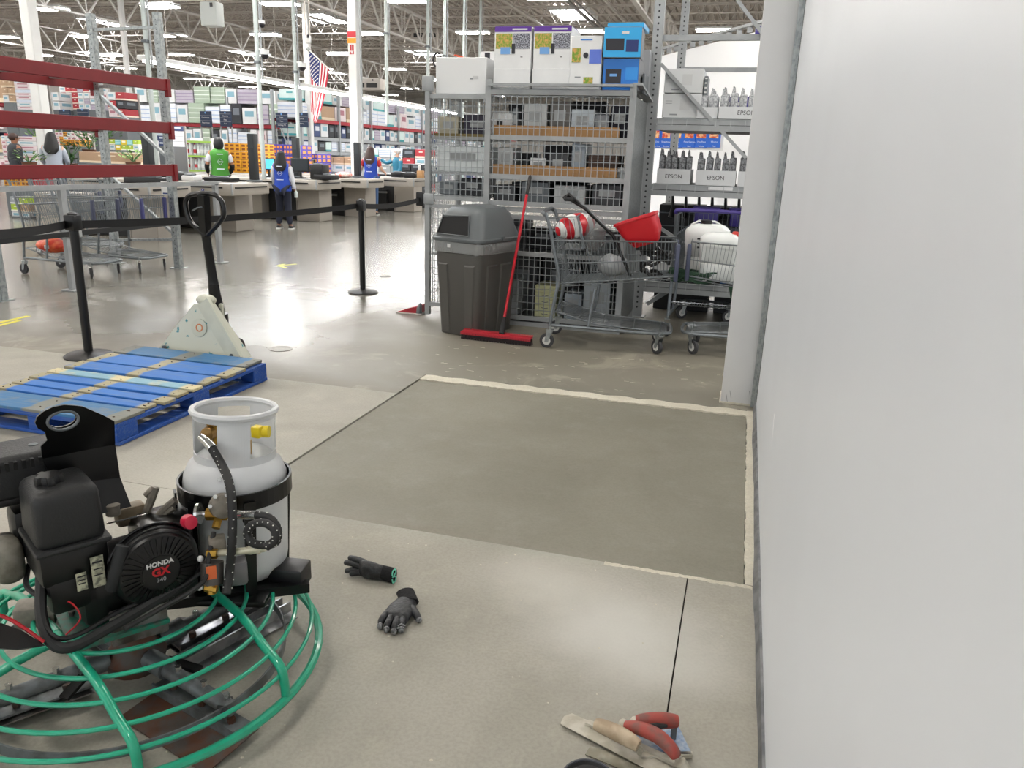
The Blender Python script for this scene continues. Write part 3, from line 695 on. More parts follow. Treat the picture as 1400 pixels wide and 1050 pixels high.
# top deck with a raised lip
M().box(((XM+XR)/2, (CY0+CY1)/2, 2.045), (XR-XM, CY1-CY0, .012)).wbuild('top_deck', GREYP, cg, flat=True)
wbar((XM, CY0-.02, 2.085), (XR, CY0-.02, 2.085), .06, .02, 'top_lip'); wbar((XR+.03, CY0, 2.1), (XR+.03, CY1, 2.02), .08, .02, 'top_lip')
M().box(((XL+XM)/2, (CY0+CY1)/2, 2.0), (XM-XL, CY1-CY0, .01)).wbuild('top_deck', GREYP, cg, flat=True)
M().rbox((XR+.05, CY0+.32, 2.12), (.02, .26, .16), .004, 1).wbuild('end_board', DGREY, cg)
for x in (XM+.1, XR-.1): M().cyl((x, CY0+.05, .03), (x+.02, CY0+.05, .03), .03, n=12).wbuild('foot', BLK, cg)

# goods
def pack(name, p, d, mats, label, cat, group=None, rz=0, parts=None):
    """a carton with a lid seam, standing at p (centre of its foot)"""
    t = thing(name, label, cat, p, rz, group)
    m = M(); m.rbox((0, 0, d[2]/2), d, min(.006, min(d)*.06), 1); m.build('body', mats, t)
    if parts: parts(t, d)
    return t
def face(t, d, x, z, w, h, mm, name='print', y=None, k=0):
    M().box((x, -d[1]/2-.0012-k*.0012 if y is None else y, z), (w, .002, h)).build(name, mm, t, flat=True)
PURP = mat('print_purple', '5a2d91', .4); LIME = mat('print_green', '6f9a2c', .5, c2='d6a05a', scale=55); PIC = mat('print_photos', '3a3a44', .5, c2='b9bcc6', scale=110)
SKYB = mat('print_sky_blue', '6fa3dc', .4); BLU = mat('print_blue', '1e78d2', .35); CYA = mat('print_cyan', '2aa7e4', .3); DRK = mat('print_dark', '1d1a22', .35); GRYT = mat('print_grey', '8b8e92', .5)
NAVY = mat('print_navy', '1c2f6b', .4)
ZT = 2.052
def printer_box(x, y, w, label, grp):
    d = (w, .36, .50)
    def pr(t, d):
        face(t, d, 0, .478, w*.99, .04, PURP, 'top_band'); M().box((0, 0, .5015), (w*.98, d[1]*.98, .003)).build('top_print', PURP, t)
        M().box((.06, -d[1]/2-.003, .478), (.13, .002, .012)).build('band_text', WHT, t)
        face(t, d, -w*.24, .385, w*.45, .12, LIME, 'food_photo'); face(t, d, w*.24, .385, w*.45, .12, PIC, 'photo_grid')
        face(t, d, -w*.2, .31, w*.26, .055, SKYB, 'blue_label', k=1); face(t, d, w*.02, .325, .03, .08, DRK, 'dark_label', k=1)
        face(t, d, -w*.4, .12, .006, .09, GRYT, 'slot'); face(t, d, w*.1, .11, .045, .01, DRK, 'small_text'); face(t, d, .08, .26, .02, .006, DRK, 'small_text')
        face(t, d, 0, .165, w*.9, .002, GRYT, 'carton_edge')
        M().rbox((0, -d[1]/2-.004, .09), (w, .012, .15), .002, 1).build('tray_front', CARD, t)
    return pack('printer_box', (x, y, ZT), d, CARD, label, 'box', grp, parts=pr)
printer_box(-2.045, 7.12, .325, 'white printer carton with purple top, left of the pair', 'purple-topped cartons on the cage')
printer_box(-1.70, 7.12, .325, 'white printer carton with purple top, right of the pair', 'purple-topped cartons on the cage')
t = pack('printer_box', (-1.52, 7.62, ZT), (.3, .3, .48), CARD, 'dark photo carton tucked behind the purple-topped pair', 'box',
         parts=lambda t, d: (face(t, d, 0, .3, .28, .2, PIC), face(t, d, 0, .46, .29, .03, PURP)))
def wb(t, d):
    face(t, d, -.08, .27, .075, .11, LIME, 'food_photo'); face(t, d, .08, .26, .10, .11, mat('print_periwinkle', '5b74d0', .4), 'blue_label')
    face(t, d, .03, .07, .08, .06, LIME, 'small_photo'); face(t, d, .0, .39, .1, .01, BLU, 'blue_text'); face(t, d, -.06, .1, .05, .01, GRYT, 'small_text')
    M().lathe([(.022, 0), (.022, .003), (0, .003)], 14, (.0, -d[1]/2-.001, .27), (0, -1, 0)).build('round_print', DRK, t)
pack('printer_box', (-1.405, 7.07, ZT), (.265, .3, .42), CARD, 'white carton with blue label beside the blue boxes', 'box', parts=wb)
def bb(t, d):
    face(t, d, 0, d[2]*.5, d[0]*.98, d[2]*.96, BLU, 'blue_front'); face(t, d, -.06, .11, .13, .11, DRK, 'dark_panel', k=1); face(t, d, .09, .13, .1, .1, mat('print_blue_mid', '2f8fe0', .4), 'text_panel', k=1)
    face(t, d, .09, .04, .08, .022, WHT, 'white_label', k=2); face(t, d, -.06, .12, .06, .02, SKYB, 'small_text', k=2)
pack('blue_box', (-1.11, 7.10, ZT), (.3, .3, .25), mat('carton_side_grey', '77797c', .5), 'blue printer box on the cage top, lower of the stack', 'box', 'blue boxes on the cage', parts=bb)
def b2(t, d):
    face(t, d, 0, d[2]*.5, d[0]*.98, d[2]*.96, CYA, 'cyan_front'); face(t, d, -.06, .10, .15, .09, DRK, 'dark_panel', k=1); face(t, d, .08, .09, .1, .09, NAVY, 'printer_photo', k=1); face(t, d, .02, .19, .06, .02, WHT, 'white_label', k=2)
pack('blue_box', (-1.115, 7.07, ZT+.251), (.31, .3, .235), mat('carton_side_grey', '77797c', .5), 'glossy blue printer box, middle of the stack on the cage', 'box', 'blue boxes on the cage', rz=.06, parts=b2)
pack('blue_box', (-1.10, 7.16, ZT+.487), (.3, .34, .04), CYA, 'flat bright blue box lying on top of the blue stack', 'box', 'blue boxes on the cage')
pack('blue_box', (-1.06, 7.75, ZT), (.2, .26, .40), mat('carton_side_grey2', '9b9da0', .5), 'grey-sided carton behind the blue boxes', 'box')
# big blank white carton on the left part
t = pack('white_carton', (-2.515, 7.2, 2.008), (.47, .5, .305), mat('blank_carton', 'dcdddd', .5), 'large blank white carton on the left end of the cage', 'box',
         parts=lambda t, d: (face(t, d, .1, .13, .03, .012, GRYT, 'faint_text'), face(t, d, .14, .14, .05, .025, mat('faint_print', 'c5c6c6', .6), 'faint_text')))
t = pack('white_carton', (-2.37, 7.55, 2.313), (.24, .3, .10), CARD, 'small white carton with a red mark behind the blank carton', 'box', parts=lambda t, d: (face(t, d, .09, .06, .05, .025, mat('print_red', 'd03b2c', .5)), face(t, d, -.05, .05, .05, .08, DRK)))
m = M(); m.bar(PY(622, 75, 7.3), PY(646, 82, 7.3), .012, .01); m.bar(PY(622, 76, 7.32), PY(650, 84, 7.32), .05, .008, up=(0, 0, 1)); tag(m.wbuild('plastic_sleeve', mat('sleeve_orange', 'd8552f', .4), flat=True), 'orange-edged plastic sleeve lying on the blank white carton', 'sleeve')
# goods inside the cage: row by row (x0, w, d, h, material, label)
OBJ = [
 (1.662, [(-2.14, .19, .3, .2, CARD, 'white boxed speaker set'), (-2.02, .05, .3, .24, DGREY, 'narrow dark grey box'), (-1.84, .21, .35, .28, mat('pale_grey_box', 'c5c7c6', .5), 'pale grey case'), (-1.62, .18, .4, .3, mat('taupe_box', '6d6a66', .6), 'taupe box'),
          (-1.42, .2, .35, .24, mat('silver_bag', 'b5bcc0', .3, .2, bump=.8, scale=14), 'silver plastic-wrapped bundle'), (-1.25, .12, .3, .2, GRYT, 'grey tangle of parts'), (-1.10, .16, .35, .27, mat('navy_cloth', '22222e', .8), 'dark folded clothes')]),
 (1.332, [(-2.1, .14, .3, .24, mat('pale_grey_box', 'c5c7c6', .5), 'tall pale grey tub'), (-1.80, .14, .05, .16, CARD, 'white paper sheet box'), (-1.62, .17, .35, .2, mat('charcoal_box', '45474a', .5), 'charcoal appliance'), (-1.44, .12, .3, .29, mat('blue_grey_box', '9fa9b2', .4), 'blue-grey boxed item'),
          (-1.22, .26, .35, .2, mat('brown_basket', '4d3d35', .7), 'brown woven basket'), (-1.05, .09, .3, .1, CARD, 'small white packet')]),
 (1.097, [(-2.1, .2, .4, .15, mat('charcoal_box', '45474a', .5), 'charcoal box on the third shelf'), (-1.82, .25, .4, .19, DGREY, 'wide dark grey case'), (-1.5, .28, .4, .17, mat('pale_grey_box', 'c5c7c6', .5), 'grey plastic drawer'), (-1.17, .26, .4, .19, mat('charcoal_box', '45474a', .5), 'dark square speaker')]),
 (.072, [(-2.05, .22, .35, .34, mat('clear_tub', 'c9cdd0', .3), 'stacked clear storage boxes'), (-1.68, .2, .3, .3, mat('drawer_cream', 'd7d6a6', .5), 'cream drawer unit'), (-1.42, .16, .3, .24, mat('blue_grey_box', '9fa9b2', .4), 'grey-blue boxed item low down'), (-1.2, .24, .3, .36, mat('silver_bag', 'b5bcc0', .3, .2, bump=.8, scale=14), 'plastic-wrapped silver roll')]),
]
for z, row in OBJ:
    for x, w, d, h, mm, lb in row:
        t = pack('stored_box', (x, CY0+.1+d/2, z), (w, d, h), mm, lb+' inside the wire cage', 'box', 'goods stored in the cage')
        if 'drawer unit' in lb:
            for k in range(5):
                M().rbox((0, -d/2-.004, .03+k*.057), (w*.94, .012, .05), .003, 1).build('drawer', mm, t)
                M().tube([(-.03, -d/2-.011, .035+k*.057), (0, -d/2-.016, .03+k*.057), (.03, -d/2-.011, .035+k*.057)], .003, 5).build('handle', DGREY, t)
        elif 'speaker set' in lb:
            face(t, (w, d, h), -.02, .08, .05, .1, BLK); face(t, (w, d, h), .05, .05, .02, .04, BLK)
        elif 'basket' in lb:
            for k in range(7): M().bar((-w/2-.004, -d/2-.004, .02+k*.027), (w/2+.004, -d/2-.004, .02+k*.027), .012, .008).build('weave_band', mat('brown_weave', '5d4a3f', .7), t)
        else:
            face(t, (w, d, h), 0, h*.62, w*.55, h*.3, mat('dull_label', 'a4a6a6', .5), 'label'); M().box((0, 0, h+.001), (w*.08, d*.99, .003)).build('tape', GRYT, t)
for i, (x, y, z, w, h) in enumerate(DARKFILL):  # dark back rows added so the cage interior reads dimmer
    pack('stored_box', (x, y, z), (w, .22, h), mat('back_dark_'+'abc'[i % 3], ('3a3c3f', '55575a', '2a2a2d')[i % 3], .55), ('dark', 'grey', 'black')[i % 3]+' filler case darkening the back of the cage shelves', 'box', 'dark filler cases at the back of the cage, '+('dark', 'grey', 'black')[i % 3],
         parts=lambda t, d: face(t, d, 0, d[2]*.6, d[0]*.5, d[2]*.25, GRYT, 'label'))
LB = [(-2.66, .2, .18, 1.645, 'b9b39c', 'beige boxed jar'), (-2.39, .24, .20, 1.645, '2b2438', 'dark purple crate'), (-2.515, .5, .225, 1.345, 'e9eeee', 'long white carton'), (-2.42, .22, .15, 1.14, '202226', 'black appliance'), (-2.65, .18, .12, 1.14, '7a8084', 'grey appliance'), (-2.4, .3, .3, .61, '3a3c40', 'dark low case')]
for x, w, h, z, c_, lb in LB:
    t = pack('stored_box', (x, CY0+.32, z), (w, .38, h), mat('stored_'+c_, c_, .5), lb+' behind the left mesh panel', 'box', 'goods stored in the cage',
             parts=lambda t, d: face(t, d, 0, d[2]*.6, d[0]*.5, d[2]*.3, mat('dull_label', 'a4a6a6', .5), 'label'))
M().box(((XL+XM)/2, CY0+.05, 1.66), (XM-XL-.1, .03, .035)).wbuild('shelf_lip', mat('olive_board', '75673f', .7), cg)

# ================================================================== RIGHT-HAND RACK WITH CARTRIDGE TRAYS
rr_ = thing('storage_rack', 'grey slotted storage rack of printer ink behind the carts', 'rack', (-.4, 8.6, 0))
for x, y, hh in ((-.93, 7.82, 3.6), (-.93, 10.35, 4.2), (1.7, 7.82, 3.6), (1.7, 10.35, 4.2)): upright(rr_, x, y, hh, w=.085, d=.07, mm=GREYP, hr=.010)
def rbar(p, q, w, h, name='brace', mm=GREYP): M().bar(p, q, w, h).wbuild(name, mm, rr_, flat=True)
rbar((-.9, 7.84, 2.575), (1.7, 7.84, 2.575), .045, .05, 'top_bar'); rbar((-.9, 10.3, 2.56), (1.7, 10.3, 2.56), .045, .05, 'top_bar')
rbar((-.88, 7.80, 2.35), (PY(1020, 216, 7.8)), .045, .03); rbar(PY(1008, 0, 7.8), PY(1040, 40, 7.8)+V((.3, 0, -.35)), .045, .03)
rbar(PY(885, 300, 7.8), PY(930, 330, 7.8), .045, .03); rbar(V((-.85, 7.9, .12)), V((-.55, 8.0, .33)), .05, .04)
SHZ = (1.875, 1.285, .36)
for z in SHZ:
    rbar((-.9, 7.80, z-.02), (1.7, 7.80, z-.02), .035, .05, 'shelf_beam'); rbar((-.9, 7.79, z-.075), (1.7, 7.79, z-.075), .03, .05, 'shelf_beam')
    rbar((-.9, 8.9, z-.04), (1.7, 8.9, z-.04), .09, .05, 'shelf_beam')
    m = M()
    for i in range(20): m.bar((-.86+i*.13, 7.76, z), (-.86+i*.13, 8.9, z), .004); m.bar((-.86+i*.13, 7.755, z), (-.86+i*.13, 7.755, z-.06), .004)
    for j in range(8): m.bar((-.9, 7.78+j*.155, z+.002), (1.7, 7.78+j*.155, z+.002), .004)
    m.wbuild('wire_deck', ZINC, rr_, flat=True, kind='stuff')
    M().box((.4, 8.37, z-.05), (2.56, 1.02, .08)).wbuild('shelf_shade_pan', mat('pan_shadow_grey', '2c2d2f', .6), rr_, flat=True)  # thick near-black pan: the underside shade is put into its colour
M().box(PY(985, 258, 7.77)+V((0, .01, .0)), (.22, .01, .03)).wbuild('price_ticket', CARD, rr_)
INK = mat('blister_pack', '4a4a4d', .3, c2='8e9093', scale=45); INKC = mat('blister_clear', 'b9bcbe', .15, alpha=.55)
TRAY = mat('tray_white', 'd3d5d6', .5, 0, var=.03)
def tray(x0, x1, z, h, y, label, txt=None, n=6, dens=INK):
    w = x1-x0; t = thing('ink_tray', label, 'display tray', ((x0+x1)/2, y+.2, z), 0, 'ink cartridge trays on the grey rack')
    M().box((0, -.2, h/2), (w, .008, h)).build('front', TRAY, t, flat=True)
    for s in (-1, 1): M().box((s*(w/2-.004), 0, h/2), (.008, .4, h)).build('side', TRAY, t, flat=True)
    M().box((0, 0, .004), (w, .4, .008)).build('floor_board', TRAY, t, flat=True)
    if txt: text(txt, .052, DRK, t, txm((.0, -.2045, h*.5), (1, 0, 0), (0, 0, 1)))
    for i in range(n):
        for r_ in range(2):
            x = -w/2+w*(i+.5)/n+rnd.uniform(-.006, .006); hh = h+rnd.uniform(.09, .12); y_ = -.13+r_*.17
            m = M(); m.rbox((0, 0, hh/2), (w/n*.8, .06, hh), .008, 1); m.prism([(-w/n*.32, hh), (w/n*.1, hh), (-w/n*.02, hh+.05), (-w/n*.25, hh+.06)], .004, (0, 0, 0), (1, 0, 0), (0, 0, 1))
            o = m.build('blister_pack', dens, t); o.location = (x, y_, .01); o.rotation_euler = (rnd.uniform(-.05, .05), 0, rnd.uniform(-.12, .12))
    return t
INKL = mat('blister_light', '8f9193', .25, c2='c9cbcc', scale=45)
z = 1.885
tray(-.325, .16, z, .105, 7.78, 'upper white ink tray with the maker name under the sloping brace', 'EPSON', 6, INKL)
tray(-.52, -.335, z, .10, 7.80, 'narrow upper ink tray beside the two white cartons', None, 2, INKL)
z = 1.295
tray(-.835, -.525, z, .135, 7.78, 'lower white ink tray next to the slotted upright', 'EPSON', 5)
tray(-.475, -.115, z, .135, 7.78, 'lower white ink tray in the middle of its shelf', 'EPSON', 5)
tray(-.095, .25, z, .135, 7.78, 'lower white ink tray half hidden by the white column', None, 4)
m = M()
for k, (zz, hh) in enumerate(((1.885, .215), (2.105, .21))):
    pack('white_carton', (-.665, 8.04, zz), (.35, .42, hh), mat('carton_offwhite', 'cfd1d1', .55), ('lower' if k == 0 else 'upper')+' of two white cartons stacked beside the slotted upright', 'box', 'white cartons on the grey rack',
         parts=lambda t, d: (face(t, d, .03, d[2]*.55, .09, d[2]*.45, mat('faint_print', 'c5c6c6', .6)), face(t, d, -.12, d[2]*.7, .06, .004, GRYT), face(t, d, -.07, d[2]*.15, .07, .012, GRYT), face(t, d, -.12, d[2]*.6, .06, .004, GRYT)))
pack('leaflet_block', (-.465, 8.0, 1.885+.2), (.03, .3, .17), DGREY, 'dark leaflet block leaning beside the white cartons', 'leaflets', parts=lambda t, d: [face(t, d, 0, .03+k*.04, .02, .012, WHT) for k in range(4)])
pack('purple_packet', (-.2, 8.6, 1.885), (.3, .06, .25), mat('purple_sign', '3b2f86', .4), 'purple packet behind the upper ink tray', 'packet', parts=lambda t, d: face(t, d, 0, .18, .2, .03, WHT))
# lower shelf and floor level of that rack
for x, w, h, c_, lb in ((-.55, .55, .17, 'd5d6d6', 'long low white carton on the bottom shelf'), (-.12, .08, .16, '2b62a8', 'narrow blue box on the bottom shelf'), (.15, .4, .15, 'b9bbbb', 'grey carton on the bottom shelf')):
    pack('stored_box', (x, 8.1, .37), (w, .35, h), mat('lowbox_'+c_, c_, .5), lb+' behind the carts', 'box', 'goods under the grey rack', parts=lambda t, d: face(t, d, 0, d[2]*.5, d[0]*.5, .02, GRYT))
for i in range(4):
    t = pack('dark_crate', (-.62+i*.5, 8.62, .37), (.46, .4, .70), mat('crate_'+'ab'[i % 2], ('1d1e20', '26282b')[i % 2], .55), ('black', 'charcoal')[i % 2]+' crate at the back of the bottom shelf', 'crate', 'dark crates behind the carts, '+('black', 'charcoal')[i % 2],
             parts=lambda t, d: [M().bar((-d[0]/2, -d[1]/2-.004, .1+k*.13), (d[0]/2, -d[1]/2-.004, .1+k*.13), .02, .01).build('ridge', DGREY, t, flat=True) for k in range(5)])
for i in range(3):  # low dark crates added so the gap under the shelf reads dark
    pack('filler_crate', (-.55+i*.62, 8.6, .0), (.56, .5, .26), mat('crate_'+'ab'[i % 2], ('1d1e20', '26282b')[i % 2], .55), ('black filler crate added to darken under the bottom shelf beside the upright', 'charcoal filler crate added to darken under the middle of the bottom shelf', 'black filler crate added to darken under the shelf behind the column')[i], 'crate',
         parts=lambda t, d: M().bar((-d[0]/2, -d[1]/2-.004, .2), (d[0]/2, -d[1]/2-.004, .2), .02, .01).build('ridge', DGREY, t, flat=True))
for i in range(7):
    x = -.72+i*.13
    t = thing('hanging_tool', 'dark hanging tool below the ink trays', 'tool', (x, 8.35, .95), 0, 'dark tools hung under the ink trays')
    M().tube([(0, 0, .24), (.01, 0, .1), (.0, -.02, 0)], [.012, .018, .03], 8).build('handle', BLK, t)
    M().rbox((0, -.01, .26), (.09, .05, .05), .01).build('head', DGREY, t)
for i, (x, w) in enumerate(((-.35, .22), (.0, .26))):
    t = thing('purple_bin', ('left' if i == 0 else 'right')+' purple plastic bin hanging behind the white jugs', 'bin', (x, 8.0, .92), 0, 'purple bins behind the jugs')
    M().rbox((0, 0, .08), (w, .25, .16), .02).build('tub', mat('purple_plastic', '3a2f7c', .4), t); M().rbox((0, 0, .165), (w+.03, .28, .015), .005).build('rim', mat('purple_plastic', '3a2f7c', .4), t)
# menu boards of the food counter far behind
mb = thing('menu_board', 'blue menu board with food photos seen through the grey rack', 'menu board', PY(935, 195, 20.0))
def mbp(x0, x1, y0, y1, mm, name, Y=20.0, th=.03):
    p, q = PY(x0, y0, Y), PY(x1, y1, Y); M().box(((p.x+q.x)/2, Y, (p.z+q.z)/2), (abs(q.x-p.x), th, abs(p.z-q.z))).wbuild(name, mm, mb, flat=True)
mbp(893, 988, 176, 206, WHT, 'frame', 20.05, .06)
FOOD = mat('food_print', 'c4472e', .5, c2='e9c08a', scale=16)
for x0, x1, tx, sub in ((894, 903, 'Chili', 'Hot Dog'), (904, 918, 'Sweetheart', 'Sundae'), (919, 933, 'Pizza', 'Slice'), (935, 950, 'Pizza Combo', 'Slice'), (951, 967, 'Hot Pizza', 'Whole'), (969, 984, 'Churro', 'Plain')):
    mbp(x0, x1, 178, 202, mat('menu_blue', '1c4fa0', .4, emit=.25), 'menu_panel', 20.0); mbp(x0+2, x1-2, 178.5, 189, FOOD, 'food_photo', 19.98)
    p = PY((x0+x1)/2, 194, 19.96)
    text(tx, .05, WHT, mb, txm(p-V(mb.location), (1, 0, 0), (0, 0, 1))); text(sub, .045, WHT, mb, txm(p+V((0, 0, -.1))-V(mb.location), (1, 0, 0), (0, 0, 1)))
# ================================================================== SHOPPING CARTS
TYR = mat('tyre_dark', '3a3a3c', .6); HUBW = mat('hub_white', 'd9d9d4', .4); BUMP = mat('bumper_blue_grey', '4a4f66', .4)
def cart(name, label, loc, rz, wheel=HUBW, handle=DGREY, group=None, bump=BUMP, L_=1.0, scale=1):
    """pushed from -x, nose at +x"""
    t = thing(name, label, 'shopping cart', loc, rz, group); t.scale = (scale,)*3
    wr_, wf = .27, .205
    yw = lambda x: wr_+(wf-wr_)*(x+.5)
    # lower chassis
    ch = M(); ch.tube(smooth_path([(-.47, wr_, .19), (.30, .235, .17), (.46, .2, .17), (.5, .12, .17), (.5, -.12, .17), (.46, -.2, .17), (.30, -.235, .17), (-.47, -wr_, .19)], 4), .014, 8)
    ch.build('chassis', CARTW, t)
    for s in (-1, 1):
        f = M(); f.tube(smooth_path([(-.47, s*wr_, .18), (-.455, s*wr_, .30), (-.43, s*wr_, .46), (-.415, s*wr_, .58), (-.47, s*wr_, .82), (-.50, s*wr_, .95), (-.545, s*wr_, 1.08)], 4), .014, 8); f.build('rear_frame', CARTW, t)
        f = M(); f.tube([(-.12, s*.245, .5), (-.16, s*.255, .19)], .013, 8); f.build('strut', CARTW, t)
    h = M(); h.tube(smooth_path([(-.545, wr_, 1.06), (-.565, wr_-.02, 1.085), (-.565, 0, 1.09), (-.565, -wr_+.02, 1.085), (-.545, -wr_, 1.06)], 4), .016, 8); h.build('handle', handle, t)
    # basket: bottom rises to the nose
    zb = lambda x: .53+(x+.40)*.11; zt = lambda x: .87+(x+.47)*.03
    bk = M()
    for s in (-1, 1):
        bk.tube([(-.49, s*wr_, zt(-.49)), (.49, s*wf, zt(.49))], .007, 6); bk.tube([(-.44, s*wr_, .69), (.49, s*wf, .76)], .005, 6)
        bk.tube([(-.40, s*(wr_-.03), zb(-.4)), (.49, s*(wf-.02), zb(.49))], .007, 6); bk.tube([(-.40, s*(wr_-.03), zb(-.4)-.025), (.49, s*(wf-.02), zb(.49)-.02)], .004, 6)
        for i in range(34):
            u = i/33; bk.bar((-.475+.96*u, s*yw(-.475+.96*u), zt(-.475+.96*u)), (-.385+.87*u, s*(yw(-.385+.87*u)-.025), zb(-.385+.87*u)), .0035)
        # seat wings rising to the handle
        bk.tube([(-.545, s*wr_, 1.04), (-.30, s*(wr_-.03), 1.06), (-.24, s*(wr_-.035), .88)], .006, 6)
        for i in range(7): bk.bar((-.52+i*.04, s*(wr_-.01), 1.045), (-.49+i*.04, s*(wr_-.01), .88), .0032)
    for z0, x in ((.88, .49), (.76, .49), (zb(.49), .49)): bk.tube([(x, wf, z0), (x, -wf, z0)], .006, 6)
    for i in range(12): y = -wf+2*wf*i/11; bk.bar((.49, y, .9), (.49, y, zb(.49)), .0035)
    for i in range(16): y = -.25+.5*i/15; bk.bar((-.40, y, zb(-.4)), (.49, y*.8, zb(.49)), .0035)
    for i in range(20): x = -.4+.89*i/19; bk.bar((x, yw(x)-.025, zb(x)), (x, -yw(x)+.025, zb(x)), .0035)
    # hinged rear gate and seat back
    for i in range(12): y = -.24+.48*i/11; bk.bar((-.47, y, .88), (-.39, y, .54), .0035); bk.bar((-.30, y*.92, 1.06), (-.24, y*.92, .80), .0035)
    for z in (.62, .70, .79): bk.bar((-.41-(z-.54)*.2, -.25, z), (-.41-(z-.54)*.2, .25, z), .004)
    bk.tube([(-.30, .24, 1.06), (-.30, -.24, 1.06)], .006, 6)
    bk.build('wire_basket', CARTW, t, flat=True, kind='stuff')
    M().rbox((-.34, 0, .80), (.17, .44, .012), .004, 1).build('child_seat', DGREY, t)
    for s in (-1, 1):
        M().rbox((.50, s*(wf-.01), .735), (.035, .045, .29), .012).build('nose_bumper', bump, t)
    lw = M()
    for i in range(12): y = -.2+.4*i/11; lw.tube([(-.44, y*1.2, .30), (-.1, y*1.1, .215), (.47, y*.95, .175)], .003, 4)
    for x, z in ((-.44, .30), (-.25, .25), (-.05, .21), (.2, .195), (.42, .18)): lw.tube([(x, .24, z), (x, -.24, z)], .0045, 4)
    for s in (-1, 1): lw.tube([(-.44, s*.25, .30), (-.1, s*.24, .215), (.47, s*.2, .175)], .007, 6)
    lw.build('lower_rack', CARTW, t, flat=True, kind='stuff')
    for x, y, a in ((-.49, wr_, .2), (-.49, -wr_, -.1), (.40, .215, -.9), (.40, -.215, -.9)):
        c_, s_ = cos(a), sin(a)
        w = M(); w.lathe([(.046, -.014), (.058, -.012), (.06, 0), (.058, .012), (.046, .014)], 20, (x, y, .06), (-s_, c_, 0)); o = w.build('wheel', TYR, t)
        w = M(); w.lathe([(.015, -.016), (.044, -.013), (.044, .013), (.015, .016)], 16, (x, y, .06), (-s_, c_, 0)); w.build('hub', wheel, o)
        w = M(); w.lathe([(.012, -.02), (.012, .02)], 10, (x, y, .06), (-s_, c_, 0)); w.build('axle', DGREY, o)
        f = M()
        for q in (-.021, .021):
            f.add([V((x-q*s_-.015*c_, y+q*c_-.015*s_, .05)), V((x-q*s_+.015*c_, y+q*c_+.015*s_, .05)), V((x-q*s_+.05*c_, y+q*c_+.05*s_, .15)), V((x-q*s_-.0*c_, y+q*c_, .15))], [(0, 1, 2, 3)])
        f.bar((x-.022*-s_+.025*c_, y-.022*c_+.025*s_, .152), (x+.022*-s_+.025*c_, y+.022*c_+.025*s_, .152), .06, .006); f.cyl((x+.025*c_, y+.025*s_, .15), (x+.025*c_, y+.025*s_, .185), .012, n=8)
        f.build('caster_fork', GALV, t, flat=True)
    return t
c1 = cart('shopping_cart', 'grey shopping cart holding the red tub and the striped ball', (-.985, 6.455, 0), .10)
c2 = cart('shopping_cart', 'grey shopping cart loaded with two white jugs beside the white column', (.105, 6.62, 0), pi+.03)
c3 = cart('shopping_cart', 'shopping cart with a purple handle behind the white jugs', (-.28, 7.48, 0), pi/2, handle=mat('handle_purple', '42357f', .4), scale=1.02)
for ch in list(c3.children):
    pass
# things riding in the near carts
m = M(); t = thing('striped_ball', 'red and white striped ball in the child seat of the near cart', 'ball', (-1.32, 6.44, .965))
SW, SR = mat('ball_white', 'e4e4e2', .3), mat('ball_red', 'c8232f', .3)
n, k = 40, 20; rx, ry, rz_ = .175, .12, .10
for nm, mm, sel in (('white_panels', SW, lambda i: i % 2), ('red_panels', SR, lambda i: not i % 2)):
    m = M()
    for i in range(8):
        if not sel(i): continue
        th0, th1 = pi*i/8, pi*(i+1)/8
        R = [[V((-rx*cos(th0+(th1-th0)*a/4), ry*sin(th0+(th1-th0)*a/4)*cos(2*pi*j/24), .0+rz_*sin(th0+(th1-th0)*a/4)*sin(2*pi*j/24))) for j in range(24)] for a in range(5)]
        m.loft(R, cap=False)
    o = m.build(nm, mm, t); o.rotation_euler = (.2, -.25, .7)
t = thing('plastic_bag', 'clear crumpled plastic bag behind the striped ball', 'bag', (-1.17, 6.47, .80))
m = M(); m.ball((0, 0, .12), (.1, .11, .16), 14, 9); m.v = [(x*(1+.12*sin(y*90+z*60)), y*(1+.12*sin(x*80+z*40)), z) for x, y, z in m.v]
m.build('film', mat('bag_film_grey', '8e8f90', .2, 0, alpha=.55, bump=.5, scale=25), t)
t = thing('white_sack', 'white plastic sack lying in the near cart basket', 'bag', (-1.08, 6.5, .58))
m = M(); m.ball((.08, 0, .08), (.13, .11, .09), 16, 10); m.v = [(x*(1+.05*sin(y*70+z*50)), y, z*(1+.07*sin(x*40))) for x, y, z in m.v]; m.build('film', mat('sack_white', 'a5a8aa', .35, bump=.7, scale=18), t)
t = thing('dark_hose_bundle', 'black bundled hose at the nose of the near cart', 'hose', (-.66, 6.5, .62))
m = M(); m.tube([( .11*cos(a)*(1+.1*sin(a*3)), .09*sin(a), .03+.1*sin(a*.37)+.02*sin(a*5)+.05) for a in [i*.35 for i in range(70)]], .016, 6); m.build('coil', BLK, t)
